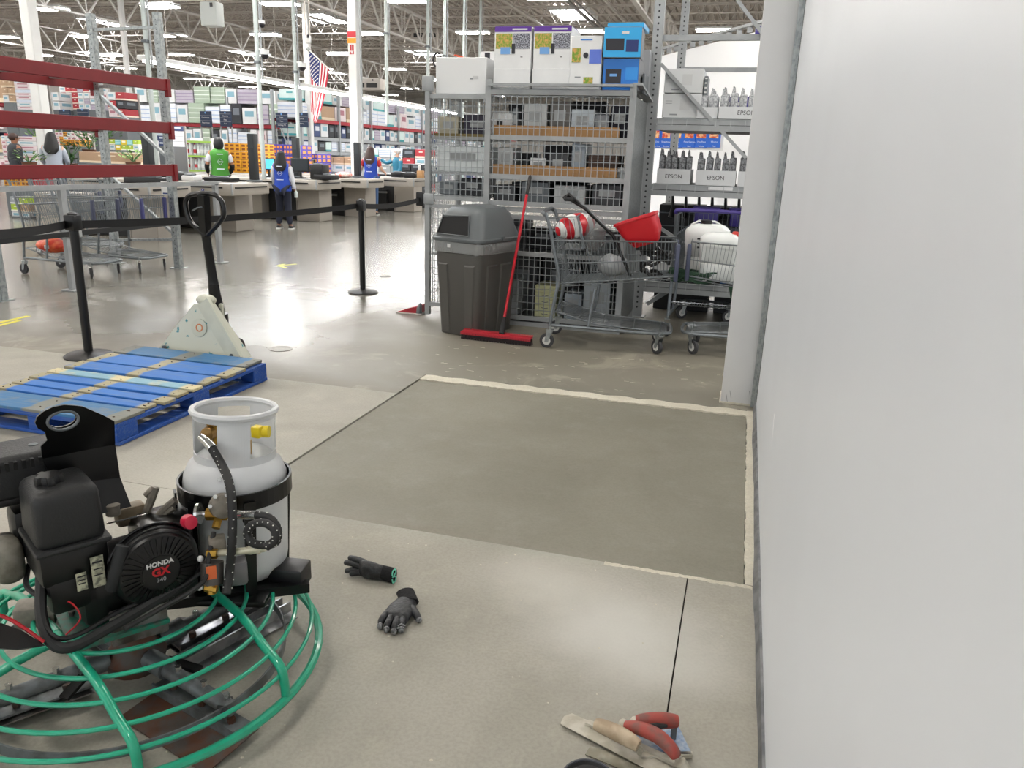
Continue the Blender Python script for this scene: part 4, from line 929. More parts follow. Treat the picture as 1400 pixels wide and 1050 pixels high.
# red tub on a black handle
tb = thing('spreader', 'red spreader hopper with black handle tilted in the near cart', 'spreader', (-.80, 6.38, .845))
TUB = mat('tub_red', 'd2202c', .35)
Rt = Matrix.Rotation(radians(-20), 3, 'Y')
def tubring(z, w, d, r, cx=0): return [Rt @ (p+V((cx, 0, 0))) for p in rr(w, d, z, r)]
m = M(); m.loft([tubring(-.10, .17, .17, .02, .03), tubring(-.09, .20, .19, .03, .03), tubring(.0, .29, .28, .05, .02), tubring(.10, .315, .32, .05), tubring(.112, .34, .345, .06), tubring(.128, .34, .345, .06), tubring(.128, .315, .32, .05), tubring(.02, .26, .26, .05, .01), tubring(-.06, .14, .14, .03, .03)])
o = m.build('hopper', TUB, tb, ang=.6)
for pt in o.data.vertices: pt.co += V((.02, 0, .10))
P0, P1, P2, P3 = [PY(x, y, 6.32)-V(tb.location) for x, y in ((775, 270), (800, 285), (838, 322), (862, 378))]
m = M(); m.tube([P0, P1, P2, P3], [.013, .014, .015, .011], 8); m.build('handle_pole', BLK, tb)
m = M(); m.tube([PY(771, 272, 6.32)-V(tb.location), PY(778, 266, 6.32)-V(tb.location), PY(793, 279, 6.32)-V(tb.location)], [.02, .022, .014], 8); m.rbox(PY(779, 272, 6.32)-V(tb.location), (.09, .06, .035), .012); m.build('handle_grip', BLK, tb)
m = M(); m.rbox(Rt @ V((.03, 0, -.06))+V((.02, 0, .05)), (.16, .16, .07), .02); m.build('gearbox', BLK, tb)
# white jugs and green net in the second cart
JUG = mat('jug_milky', 'dfe2e0', .35, 0, var=.04, spec=.4)
for nm, x0, x1, yt, yb, Y, lb in (('jug', 938, 1000, 306, 392, 6.78, 'taller white plastic jug with black cap in the second cart'), ('jug', 958, 1014, 318, 392, 6.55, 'nearer white plastic jug in the second cart')):
    p, q = PY((x0+x1)/2, yt, Y), PY((x0+x1)/2, yb, Y); w = (PY(x1, yt, Y)-PY(x0, yt, Y)).length; h = p.z-q.z
    t = thing(nm, lb, 'jug', (p.x, Y, .60)); h = p.z-.60
    M().loft([rr(w*.84, .17, 0, .03), rr(w*.92, .2, .02, .05), rr(w*.92, .2, h*.34, .05), rr(w*.88, .19, h*.36, .05), rr(w*.92, .2, h*.38, .05), rr(w, .21, h*.8, .05), rr(w*.97, .2, h*.88, .05), rr(w*.75, .16, h*.97, .05), rr(w*.4, .12, h, .05)]).build('body', JUG, t, ang=.6)
    if yt < 310:
        M().lathe([(.045, 0), (.047, .03), (.03, .035)], 20, (-.02, 0, h-.004)).build('cap', BLK, t); M().tube([(-.14, 0, h-.015), (-.08, 0, h+.02), (.05, 0, h+.02), (.12, 0, h-.02)], .01, 6).build('handle', JUG, t)
        for k in range(3): M().box((-.05-k*.003, -.1065, h*.72-k*.035), (.05-.01*k, .002, .014)).build('dark_lettering', DRK, t)
    else:
        M().rbox((.11, 0, h-.01), (.05, .05, .05), .012).build('red_cap', mat('cap_red', 'c8392f', .4), t); M().tube([(-.09, 0, h-.02), (-.07, 0, h+.005), (.05, 0, h+.005), (.08, 0, h-.03)], .012, 6).build('handle', JUG, t)
t = thing('green_net', 'dark green netting bundled below the white jugs', 'net', (-.33, 6.5, .575))
NET = mat('net_green', '2e4a38', .8)
for s in range(14):
    a0 = rnd.uniform(0, 6)
    M().tube([(.16*cos(a0+a*.5)*(1+.3*sin(a+s)), .08*sin(a0+a*.55), .03+.035*sin(a*.9+s)+s*.003) for a in range(14)], .009, 5).build('cord', NET, t)
t = thing('grey_tarp', 'dark green sheet hanging through the second cart', 'tarp', (.02, 6.52, .35))
m = M(); m.loft([[V((-.13+u*.05, .05*sin(v), .2-.0*u)) if v == 0 else V((-.13+.26*v/6+u*.02, .04*sin(v*1.7+u), .22-.07*u-.01*v)) for v in range(7)] for u in range(6)], cap=False, closed=False); m.build('sheet', NET, t)

# carts parked under the red rack
g = 'carts parked under the red rack'
ca = cart('shopping_cart', 'shopping cart with blue bumpers parked behind the rack upright', (-7.38, 8.17, 0), -.01, bump=mat('bumper_blue', '44467c', .4), group=g)
cb = cart('shopping_cart', 'shopping cart with a red net sack on its lower rack', (-7.52, 7.54, 0), .02, wheel=TYR, group=g)
cc_ = cart('shopping_cart', 'blue-handled cart standing furthest back under the red rack', (-8.75, 8.95, 0), .06, handle=mat('handle_blue', '1d5fa8', .4), group=g)
t = thing('net_sack', 'orange-red net sack lying on the lower rack of the cart', 'sack', (-7.80, 7.50, .245))
m = M(); m.ball((0, 0, .07), (.2, .13, .085), 16, 10); m.v = [(x*(1+.06*sin(z*50+y*30)), y, z*(1+.1*sin(x*30))) for x, y, z in m.v]; m.build('body', mat('net_orange', 'd5381f', .5, c2='e66a3c', scale=14), t)
m = M(); m.tube([(.02, 0, .14), (.04, 0, .18), (-.02, 0, .21)], [.02, .012, .008], 6); m.build('tie', BLK, t)
m = M(); m.box((.05, -.13, .07), (.06, .01, .04)); m.build('label', WHT, t)
# ================================================================== POWER TROWEL (ride of rings, blades, engine)
GRN = mat('guard_green', '1fa884', .3, 0, var=.12, scale=25, coat=.3)
GRN2 = mat('gearcase_green', '1c7f66', .45, 0, c2='4a5a50', scale=30)
STL = mat('worn_steel', '8c8a88', .35, .6, c2='5c5650', scale=18); ARM = mat('arm_grey', '74797c', .45, .3, c2='5c5e5e', scale=20)
RST = mat('rusty_steel', '5f5853', .6, .4, c2='6b4636', scale=16); ALU = mat('aluminium_channel', 'b4b4b6', .3, .8, c2='77777a', scale=12)
BRS = mat('brass', 'b08a3c', .35, .85, var=.2, scale=40); CHR = mat('chromed', 'd8dad8', .18, .9); ENG = mat('engine_black', '0b0b0c', .38, 0, var=.25, scale=30)
TNK = mat('fuel_tank_plastic', '1c1d1e', .5, 0, bump=.15, scale=180); GRM = mat('cast_grey', '8b857a', .55, .3, var=.2, scale=40)
C0 = V((-1.555, 1.60, 0)); tw = thing('power_trowel', 'walk-behind power trowel with green guard rings and black engine', 'power trowel', C0)
def ring(r, z, th, name='guard_ring', mm=GRN, n=72, a0=0, a1=2*pi):
    m = M(); m.tube([C0+V((r*cos(a0+(a1-a0)*i/n), r*sin(a0+(a1-a0)*i/n), z)) for i in range(n)], th, 8, closed=abs(a1-a0-2*pi) < .01); return m.wbuild(name, mm, tw)
ring(.516, .085, .0125)
for r, z in ((.497, .15), (.452, .19), (.388, .215), (.315, .235), (.235, .25)): ring(r, z, .0062)
ua, ub = V((.9, -.436, 0)), V((.436, .9, 0))
def spoke(off, along, u, w_, s=1):
    """guard bar: runs level over the rings and bends down to the outer ring"""
    def P(a, z): return C0+u*a+w_*off+V((0, 0, z))
    e = sqrt(.516**2-off**2)
    m = M(); m.tube(smooth_path([P(-.02, .252), P(.25, .24), P(e-.10, .196), P(e-.035, .178), P(e-.012, .15), P(e-.004, .09)], 4), .0125, 10); m.wbuild('guard_bar', GRN, tw)
spoke(.195, 0, ua, ub); spoke(-.195, 0, ua, ub); spoke(.195, 0, -ua, ub); spoke(-.195, 0, -ua, ub)
spoke(.04, 0, -ub, ua); spoke(-.12, 0, ub, ua)
# stabiliser ring, hub, arms and blades
m = M(); n = 60; m.loft([[C0+V((r*cos(2*pi*i/n), r*sin(2*pi*i/n), z)) for r, z in ((.415, .075), (.42, .075), (.42, .105), (.415, .105))] for i in range(n+1)], cap=False); m.wbuild('stabiliser_ring', ARM, tw, flat=True)
m = M(); m.lathe([(.03, .03), (.075, .05), (.085, .09), (.06, .12), (.05, .2)], 24, C0); m.wbuild('spider_hub', RST, tw)
for k, dg in enumerate((-16, 72, 160, 236)):
    a = radians(dg); d = V((cos(a), sin(a), 0)); s = V((-sin(a), cos(a), 0))
    m = M(); m.tube([C0+d*.07+V((0, 0, .095)), C0+d*.42+V((0, 0, .085))], .021, 12); m.tube([C0+d*.07+V((0, 0, .095)), C0+d*.15+V((0, 0, .095))], .03, 12)
    ar = m.wbuild('blade_arm', ARM, tw)
    m = M()
    for q in (.2, .31, .4): m.cyl(C0+d*q+V((0, 0, .10)), C0+d*q+V((0, 0, .125)), .009, n=6)
    m.wbuild('arm_bolt', CHR, ar)
    R3 = Matrix((d, s, V((0, 0, 1)))).transposed(); tilt = Matrix.Rotation(radians(7), 3, 'X')
    m = M(); m.box(C0+d*.30+s*-.05+V((0, 0, .02)), (.36, .17, .004), R=R3 @ tilt); bl = m.wbuild('blade', ALU if k == 1 else (RST if k == 0 else STL), tw, flat=True)
    m = M(); m.box(C0+d*.29+s*-.0+V((0, 0, .045)), (.34, .05, .006), R=R3); m.box(C0+d*.29+s*-.03+V((0, 0, .04)), (.34, .006, .03), R=R3)
    if k == 1:
        for q in (-.06, -.1, .03): m.box(C0+d*.28+s*q+V((0, 0, .04)), (.40, .006, .035), R=R3)
    m.wbuild('blade_channel', ALU if k == 1 else ARM, bl, flat=True)
    m = M()
    for q in (.18, .3, .42): m.cyl(C0+d*q-s*.005+V((0, 0, .046)), C0+d*q-s*.005+V((0, 0, .062)), .011, n=6)
    m.wbuild('blade_bolt', RST, bl)
    M().bar(C0+d*.36+s*.03+V((0, 0, .07)), C0+d*.42-s*.03+V((0, 0, .10)), .03, .012).wbuild('end_clamp', ENG, ar, flat=True); M().bar(C0+d*.12+s*.02+V((0, 0, .10)), C0+d*.2+s*.07+V((0, 0, .07)), .03, .01).wbuild('lift_lever', ENG, ar, flat=True)
# gear case and its green plate
m = M(); m.lathe([(.09, .2), (.13, .22), (.13, .25), (.08, .29)], 24, C0+V((-.04, -.02, 0))); m.wbuild('gear_case', GRN2, tw)
m = M(); m.box(C0+V((-.03, -.05, .262)), (.34, .24, .012), rz=atan2(.436, .9)-pi/2+.5); gp = m.wbuild('engine_plate', GRN2, tw, flat=True)
m = M()
for dx, dy in ((-.13, -.08), (-.08, -.12), (.02, -.15), (-.16, 0), (.08, -.1)): m.cyl(C0+V((dx, dy, .268)), C0+V((dx, dy, .28)), .009, n=6)
m.wbuild('plate_bolts', STL, gp, kind='stuff')
m = M(); m.rbox(C0+V((-.19, -.13, .26)), (.10, .07, .06), .008, rz=.6); m.wbuild('clutch_bracket', GRM, tw)
m = M(); m.rbox(DP(170, 850, 2.05)+V((0, .05, -.03)), (.14, .02, .10), .006, rz=.9); m.wbuild('yoke_plate', STL, tw)
# engine, built in its own frame: a = along the front, b = away from the viewer
un = V((.85, -.525, 0)).normalized(); ua2 = V((-un.y, un.x, 0))
TE = Matrix(((ua2.x, -un.x, 0, C0.x), (ua2.y, -un.y, 0, C0.y), (0, 0, 1, 0), (0, 0, 0, 1)))
def E_(): return M(TE)
E_().rbox((.01, -.01, .345), (.30, .22, .13), .02).wbuild('crankcase', ENG, tw)
E_().rbox((.035, -.075, .40), (.24, .10, .17), .03).wbuild('fan_housing', ENG, tw)
E_().rbox((-.15, -.045, .395), (.12, .15, .10), .015).wbuild('control_box', ENG, tw)
E_().rbox((.03, -.06, .355), (.27, .13, .12), .035).wbuild('lower_cover', ENG, tw)
E_().rbox((.12, .03, .43), (.16, .16, .10), .025).wbuild('shroud', BLKM, tw)
# recoil starter with its ribs
rc = V((.037, -.128, .418))
st = E_().lathe([(.115, 0), (.117, .012), (.108, .035), (.098, .05), (.045, .056), (.0, .056)], 40, rc, (0, -1, 0)).wbuild('recoil_starter', ENG, tw)
m = E_()
for i in range(36):
    a = 2*pi*i/36; d = V((cos(a), 0, sin(a))); m.bar(rc+d*.052+V((0, -.058, 0)), rc+d*.094+V((0, -.052, 0)), .005, .004, up=(0, 1, 0))
m.wbuild('fan_ribs', BLKM, st, flat=True)
m = E_()
for k_, r_ in enumerate((.104, .112, .12)):
    m.tube([rc+V((r_*cos(a), -.012-.014*(2-k_), r_*sin(a))) for a in [radians(35+i*8) for i in range(16)]], .0035, 6)
m.wbuild('cooling_louvre', BLKM, st)
E_().lathe([(.046, .056), (.046, .0585), (0, .0585)], 30, rc, (0, -1, 0)).wbuild('badge', BLK, st)
def etext(body, a, z, size, mm, off=0, b=-.1875, rot=0, name='lettering'):
    p = TE @ V((a, b, z)); x = ua2*cos(rot)+V((0, 0, sin(rot))); y = V((0, 0, cos(rot)))-ua2*sin(rot)
    text(body, size, mm, tw, txm(p-C0, x, y), name, bold=off)
etext('HONDA', .037, .443, .0185, WHT, .0006); etext('GX', .037, .419, .031, mat('badge_red', 'c41f2a', .4), .0012); etext('340', .037, .396, .0165, mat('badge_grey', '9a9c9e', .4))
# warning labels on the control side
for a, z, w, h in ((-.098, .445, .030, .085), (-.138, .43, .024, .048)):
    lb = E_().box((a, -.134, z), (w, .003, h)).wbuild('warning_label', mat('label_cream', 'c4c3a8', .5, c2='6f7063', scale=70), tw, flat=True)
    E_().box((a-.0, -.136, z+h*.32), (w*.8, .001, .004)).wbuild('label_print', DRK, lb, flat=True); E_().box((a, -.136, z-h*.1), (w*.7, .001, .003)).wbuild('label_print', DRK, lb, flat=True); E_().box((a, -.136, z+h*.1), (w*.7, .001, .003)).wbuild('label_print', DRK, lb, flat=True)
E_().tube(smooth_path([(-.075, -.15, .395), (-.062, -.165, .45), (-.04, -.16, .51)], 4), [.017]*9, 10).wbuild('pull_grip', RUB, st)
# fuel tank
ft = E_().rbox((-.142, -.035, .60), (.162, .185, .155), .028, 4, taper=(.93, .95)).wbuild('fuel_tank', TNK, tw)
E_().rbox((-.142, -.035, .525), (.176, .20, .018), .008).wbuild('tank_seam', TNK, ft)
E_().rbox((-.142, -.03, .475), (.162, .18, .10), .015, taper=(1, 1)).wbuild('tank_skirt', ENG, tw)
m = E_(); n = 40; m.loft([[V((-.16+(.03+.004*(1 if (i//4) % 2 else -1))*cos(2*pi*i/n)*k_, -.04+(.03+.004*(1 if (i//4) % 2 else -1))*sin(2*pi*i/n)*k_, z)) for i in range(n)] for z, k_ in ((.676, 1), (.69, 1.02), (.698, .9))]); m.wbuild('fuel_cap', BLK, ft)
# air filter with slots
af = E_().rbox((-.20, .17, .655), (.26, .19, .12), .02, 3, taper=(.93, .85)).wbuild('air_filter', TNK, tw)
E_().rbox((-.20, .17, .60), (.27, .20, .02), .006).wbuild('filter_base', ENG, af)
m = E_()
for i in range(10): m.box((-.285+i*.019, .083, .694), (.008, .014, .022))
m.wbuild('filter_slots', mat('slot_black', '050505', .8), af, flat=True)
m = E_()
for a in (-.25, -.15): m.lathe([(.012, 0), (.012, .002), (.006, .003)], 10, (a, .16, .715))
m.wbuild('filter_screw', DGREY, af)
E_().rbox((-.19, .12, .50), (.09, .10, .14), .02).wbuild('carburettor', ENG, tw)
m = E_(); m.rbox((-.262, .075, .45), (.075, .11, .12), .03, 3); m.wbuild('muffler', mat('muffler_clay', '8f8b80', .7, c2='6d685c', scale=20), tw)
# black lifting plate with its eye
def plate():
    b = .075; m = E_(); th = .008
    out = [(.045, .52), (.033, .60), (.03, .70), (.028, .775), (.0, .80), (-.05, .838)]
    out += [(-.102+.058*cos(radians(t)), .812+.04*sin(radians(t))) for t in (55, 80, 105, 130, 155, 180, 205, 230)] + [(-.135, .755), (-.15, .74), (-.148, .70), (-.13, .62), (-.12, .52)]
    hole = [(-.098+.032*cos(radians(t)), .808+.021*sin(radians(t))) for t in range(0, 360, 24)]
    bm = bmesh.new(); vo = [bm.verts.new((x, 0, z)) for x, z in out]; vh = [bm.verts.new((x, 0, z)) for x, z in hole]
    es = [bm.edges.new((vo[i], vo[(i+1) % len(vo)])) for i in range(len(vo))]+[bm.edges.new((vh[i], vh[(i+1) % len(vh)])) for i in range(len(vh))]
    bmesh.ops.triangle_fill(bm, use_beauty=True, edges=es)
    g = bmesh.ops.extrude_face_region(bm, geom=list(bm.faces)); 
    for v in g['geom']:
        if isinstance(v, bmesh.types.BMVert): v.co.y += th
    bm.normal_update(); bm.verts.index_update(); bm.verts.ensure_lookup_table()
    def bend(p):   # the head of the plate leans forward above the fold, the foot kicks back
        z = p.z; y = p.y
        if z > .70: y -= (z-.70)*.35
        if z < .60: y -= (.60-z)*.4
        return (p.x, y+b, z)
    m.add([bend(v.co) for v in bm.verts], [[v.index for v in f.verts] for f in bm.faces]); bm.free()
    return m.wbuild('lifting_plate', mat('lift_plate_black', '0c0c0d', .32, .2), tw, flat=True)
pl = plate()
E_().tube([(-.098+.036*cos(radians(t)), .068-.038, .808+.025*sin(radians(t))) for t in range(0, 360, 20)], .004, 6, closed=True).wbuild('eye_rim', DGREY, pl)
# cast lugs and rocker clips on the right of the shroud
for pts, r_ in (([(205, 690), (212, 668), (200, 650+28)], .011), ([(196, 712), (204, 690), (213, 666)], .012), ([(207, 716), (226, 696), (240, 684)], .012), ([(205, 722), (222, 706), (238, 694)], .01)):
    M().tube(smooth_path([DP(x, y, 2.27) for x, y in pts], 3), r_, 8).wbuild('cast_lug', GRM, tw)
M().rbox(DP(178, 702, 2.27), (.08, .05, .06), .012, rz=1).wbuild('cast_bracket', mat('bracket_tan', '8f8068', .55, var=.15), tw)
M().lathe([(.02, 0), (.02, .03), (.012, .035)], 14, DP(155, 703, 2.2), (0, 0, 1)).wbuild('oil_knob', GRM, tw)
M().bar(DP(146, 716, 2.14), DP(200, 703, 2.14), .006, .003).wbuild('silver_rod', CHR, tw)
M().lathe([(.018, 0), (.02, .012), (.018, .03), (.0, .032)], 14, DP(255, 712, 2.12), (.75, -.4, .15)).wbuild('red_knob', mat('knob_red', 'c3203f', .35), tw)
# black control tube looping under the engine
M().tube(smooth_path([DP(57, 768, 2.05), DP(56, 800, 2.0), DP(57, 845, 1.93), DP(72, 880, 1.9), DP(100, 884, 1.92), DP(150, 858, 2.0), DP(205, 826, 2.08), DP(262, 790, 2.16), DP(275, 760, 2.2)], 5), .0135, 8).wbuild('control_tube', RUB, tw)
M().tube(smooth_path([DP(60, 805, 1.99), DP(62, 850, 1.92), DP(78, 872, 1.9), DP(110, 866, 1.95), DP(170, 832, 2.05), DP(240, 806, 2.12), DP(285, 774, 2.16)], 5), .006, 6).wbuild('throttle_cable', BLK, tw)
M().tube(smooth_path([DP(40, 770, 2.1), DP(36, 800, 2.05), DP(52, 815, 2.0)], 5), .007, 6).wbuild('fuel_hose', RUB, tw)
M().tube(smooth_path([DP(70, 828, 2.0), DP(95, 823, 2.0), DP(110, 845, 2.0), DP(90, 868, 1.98)], 6), .0022, 5).wbuild('red_wire', mat('wire_red', 'b5202a', .4), tw)
M().tube(smooth_path([DP(-20, 836, 1.85), DP(10, 845, 1.86), DP(38, 862, 1.87), DP(60, 878, 1.88)], 5), .0045, 6).wbuild('red_cable', mat('wire_red', 'b5202a', .4), tw)
m = M(); m.loft([[DP(-25, 842, 1.86), DP(-25, 885, 1.80), DP(-24, 886, 1.82), DP(-24, 843, 1.88)], [DP(30, 862, 1.86), DP(24, 888, 1.82), DP(25, 889, 1.84), DP(31, 863, 1.88)], [DP(62, 882, 1.88), DP(50, 884, 1.86), DP(51, 885, 1.88), DP(62, 883, 1.9)]]); m.wbuild('handle_boot', BLK, tw, flat=True)
# carrier of the gas bottle: platform, uprights and band
TC = V((-1.405, 1.892, 0)); RB = .152
m = M(); m.rbox(TC+V((-.03, -.06, .215)), (.36, .26, .02), .006, rz=.3); m.wbuild('carrier_tray', BLKM, tw)
p = G(400, 775, .27); m = M(); m.rbox((-1.235, 1.915, .235), (.11, .085, .07), .008, rz=.15); m.wbuild('carrier_block', mat('block_black', '1a1a1c', .35), tw)
M().bar((-1.50, 1.66, .225), (-1.16, 1.90, .215), .03, .03).wbuild('carrier_bar', BLKM, tw)
for a in (-135, -98, -42, 60, 150):
    d = V((cos(radians(a)), sin(radians(a)), 0)); m = M(); m.bar(TC+d*(RB+.012)+V((0, 0, .22)), TC+V((.014, 0, 0))+d*(RB+.018)+V((0, 0, .53)), .032, .006, up=V((-d.y, d.x, 0)).cross(V((0, 0, 1)))); m.wbuild('carrier_upright', BLKM, tw, flat=True)
m = M(); n = 48; m.loft([[TC+V((.014+r*cos(2*pi*i/n), r*sin(2*pi*i/n), z)) for r, z in ((RB+.006, .500), (RB+.012, .500), (RB+.012, .552), (RB+.006, .552))] for i in range(n+1)], cap=False); m.wbuild('carrier_band', BLKM, tw, flat=True)
M().rbox(TC+V((.13*cos(radians(-33)), .155*sin(radians(-33)), .475)), (.02, .03, .05), .005).wbuild('band_clasp', BLKM, tw)
m = M(); m.cyl(DP(300, 655, 2.27), DP(300, 655, 2.25), .007, n=8); m.wbuild('band_bolt', CHR, tw)

# ------------------------------------------------------------------ gas bottle
CYL = mat('cylinder_white', 'd5d7d8', .35, 0, var=.05, scale=12); VLV = BRS
gc = thing('gas_cylinder', 'white gas cylinder with pierced collar strapped on the power trowel', 'gas cylinder', TC+V((0, 0, .226)))
TL = Matrix.Translation(TC+V((0, 0, .226))) @ Matrix.Rotation(.085, 4, V((-.8, -.6, 0))) @ Matrix.Rotation(.055, 4, 'Y') @ Matrix.Diagonal((1, 1, 1.085, 1)) @ Matrix.Translation((0, 0, -.226))
def C_(): return M(TL)
C_().lathe([(.10, .226), (.125, .235), (RB-.003, .27), (RB, .29), (RB, .505), (RB-.004, .53), (RB-.018, .56), (RB-.05, .585), (.05, .595), (0, .597)], 40).wbuild('body', CYL, gc)
RC_ = .118; m = C_(); n = 96
def rad(i): return radians(360*i/n)
# collar wall with three windows (angles seen from above)
wins = [(-145, -78), (-34, 32), (100, 150)]
def inwin(a):
    a = (a+180) % 360-180
    return any(lo < a < hi for lo, hi in wins)
def cw(i0, z0, z1):
    a0, a1 = rad(i0), rad(i0+1); vs = []
    for r in (RC_, RC_-.004):
        for a, z in ((a0, z0), (a1, z0), (a1, z1), (a0, z1)): vs.append((r*cos(a), r*sin(a), z))
    m.add(vs, [(0, 1, 2, 3), (7, 6, 5, 4), (0, 4, 5, 1), (3, 2, 6, 7), (0, 3, 7, 4), (1, 5, 6, 2)])
for i in range(n):
    cw(i, .565, .594); cw(i, .69, .705)
    if not inwin(360*(i+.5)/n): cw(i, .594, .69)
m.wbuild('collar', CYL, gc, ang=.5)
C_().tube([(( RC_+.001)*cos(rad(i)), (RC_+.001)*sin(rad(i)), .708) for i in range(0, n, 2)], .0095, 8, closed=True).wbuild('collar_rim', CYL, gc)
a = radians(-73); C_().lathe([(.011, 0), (.011, .0015), (0, .0015)], 16, (RC_*cos(a), RC_*sin(a), .60), (cos(a), sin(a), 0)).wbuild('collar_plug', WHT, gc)
m = C_(); m.cyl((-.035, -.045, .59), (-.035, -.045, .665), .011, n=10); m.rbox((-.035, -.045, .672), (.042, .03, .012), .004); m.wbuild('valve_stem', VLV, gc)
q0 = DP(287, 592, 2.33)
m = M(); dd = (DP(276, 600, 2.29)-DP(300, 588, 2.38)).normalized()
m.lathe([(.012, -.03), (.020, -.025), (.022, .0), (.020, .018), (.012, .024)], 14, q0, dd); m.wbuild('coupling_nut', mat('nut_bronze', '9a7a4a', .4, .8), gc)
m = C_(); m.cyl((.055, -.02, .59), (.055, -.02, .63), .014, n=8); m.wbuild('relief_base', VLV, gc)
m = M(); m.tube([DP(347, 590, 2.36), DP(368, 590, 2.36)], .018, 14); m.rbox(DP(352, 590, 2.35), (.03, .03, .036), .006); m.wbuild('yellow_cap', mat('cap_yellow', 'e8cf1c', .35), gc)
# hose from the bottle down to the regulator, with its flecked cover
HOSE = mat('hose_black', '232323', .6); FLK = mat('hose_fleck', 'd6d6cf', .5)
hp = smooth_path([DP(x, y, D) for x, y, D in ((290, 613, 2.23), (301, 632, 2.22), (310, 650, 2.17), (316, 675, 2.13), (318, 710, 2.12), (317, 745, 2.12), (314, 780, 2.15), (309, 812, 2.13))], 6)
gh = thing('gas_hose', 'flecked black gas hose running down the front of the white cylinder', 'hose', hp[-1])
M().tube(hp, .0125, 10).wbuild('hose_cover', HOSE, gh)
m = M()
for i in range(2, len(hp)-1, 2):
    d = (hp[i]-hp[i-1]).normalized(); x, y = _frame(d)
    for k_ in range(3):
        a = i*1.1+k_*2.09; m.box(hp[i]+(x*cos(a)+y*sin(a))*.0125, (.0032, .0032, .002))
m.wbuild('hose_flecks', FLK, gh, flat=True, kind='stuff')
M().tube([DP(275, 597, 2.27), DP(284, 605, 2.25), DP(291, 614, 2.23)], [.010, .013, .0135], 12).wbuild('hose_ferrule', CHR, gh)
# regulator group: grey bell, brass tee, solenoid and looped hose
rg = thing('gas_regulator', 'brass and grey regulator assembly on the front of the white cylinder', 'regulator', DP(300, 800, 2.16))
fx = V((.73, .68, 0)); fz_ = (V((.68, -.70, .2))).normalized()
m = M(); m.lathe([(.034, 0), (.036, .01), (.033, .03), (.016, .04)], 24, DP(303, 690, 2.20), fz_); m.wbuild('regulator_bell', GRM, rg)
m = M()
for k_ in range(6):
    a = radians(60*k_); m.cyl(DP(303, 690, 2.20)+fx*.030*cos(a)+V((0, 0, .030*sin(a))), DP(303, 690, 2.165)+fx*.030*cos(a)+V((0, 0, .030*sin(a))), .006, n=6)
m.wbuild('bell_screws', CHR, rg)
m = M(); m.tube([DP(283, 703, 2.2), DP(318, 703, 2.2)], .018, 8); m.tube([DP(300, 703, 2.2), DP(295, 722, 2.18)], .012, 8); m.tube([DP(318, 703, 2.2), DP(333, 704, 2.2)], .013, 8); m.wbuild('brass_tee', BRS, rg)
m = M(); m.lathe([(.03, -.004), (.03, .004), (.012, .008)], 20, DP(272, 702, 2.2), (DP(260, 703, 2.2)-DP(280, 702, 2.2)).normalized()); m.cyl(DP(272, 702, 2.2), DP(285, 703, 2.2), .007, n=8); m.wbuild('adjust_wheel', CHR, rg)
m = M(); m.tube([DP(325, 704, 2.16), DP(352, 704, 2.13)], .0125, 12); m.wbuild('loop_ferrule', CHR, rg)
lpth = smooth_path([DP(350, 704, 2.13), DP(368, 708, 2.12), DP(379, 722, 2.11), DP(378, 740, 2.10), DP(364, 745, 2.10), DP(345, 742, 2.09), DP(338, 728, 2.09), DP(346, 717, 2.08), DP(362, 715, 2.07), DP(375, 724, 2.06), DP(376, 738, 2.06), DP(364, 748, 2.06)], 5)
M().tube(lpth, .0115, 10).wbuild('looped_hose', HOSE, rg)
m = M()
for i in range(2, len(lpth)-1, 2):
    d = (lpth[i]-lpth[i-1]).normalized(); x, y = _frame(d)
    for k_ in range(3): a = i*.9+k_*2.09; m.box(lpth[i]+(x*cos(a)+y*sin(a))*.0115, (.003, .003, .002))
m.wbuild('hose_flecks', FLK, rg, flat=True, kind='stuff')
m = M(); m.tube([DP(362, 748, 2.12), DP(342, 752, 2.13), DP(335, 753, 2.13), DP(298, 756, 2.16)], [.0125, .0125, .0095, .0095], 10); m.rbox(DP(350, 750, 2.125), (.035, .02, .02), .003); m.wbuild('lower_pipe', mat('pipe_cream', 'cfcbb4', .35, .3), rg)
m = M(); m.rbox(DP(297, 745, 2.18), (.045, .045, .05), .006, rz=.7); m.wbuild('valve_body', GRM, rg)
m = M(); m.cyl(DP(284, 757, 2.15), DP(297, 757, 2.15), .014, n=6); m.wbuild('brass_nut', BRS, rg)
m = M(); m.tube([DP(290, 798, 2.15), DP(290, 768, 2.15)], .030, 18); m.wbuild('lock_off_can', mat('can_steel', '5e5a55', .4, .6), rg)
q = DP(289, 783, 2.116); m = M(); m.box(q, (.026, .003, .038), rz=.75); lb = m.wbuild('can_label', mat('label_orange', 'd96a3a', .5), rg, flat=True)
m = M(); m.tube([DP(281, 803, 2.13), DP(297, 806, 2.13)], .012, 8); m.tube([DP(289, 800, 2.13), DP(289, 812, 2.13)], .011, 8); m.wbuild('brass_elbow', BRS, rg)
m = M(); m.ball(DP(273, 803, 2.12), .009, 10, 6); m.ball(DP(274, 764, 2.15), .009, 10, 6); m.wbuild('white_plug', WHT, rg)
m = M(); m.tube(smooth_path([DP(292, 728, 2.18), DP(286, 760, 2.14), DP(281, 790, 2.11), DP(262, 808, 2.08), DP(220, 832, 2.05), DP(170, 860, 1.98)], 5), .007, 8); m.wbuild('thin_hose', HOSE, rg)
M().rbox(DP(325, 780, 2.2), (.05, .05, .07), .008, rz=.7).wbuild('bracket', mat('bracket_grey', '77777a', .4, .5), rg)
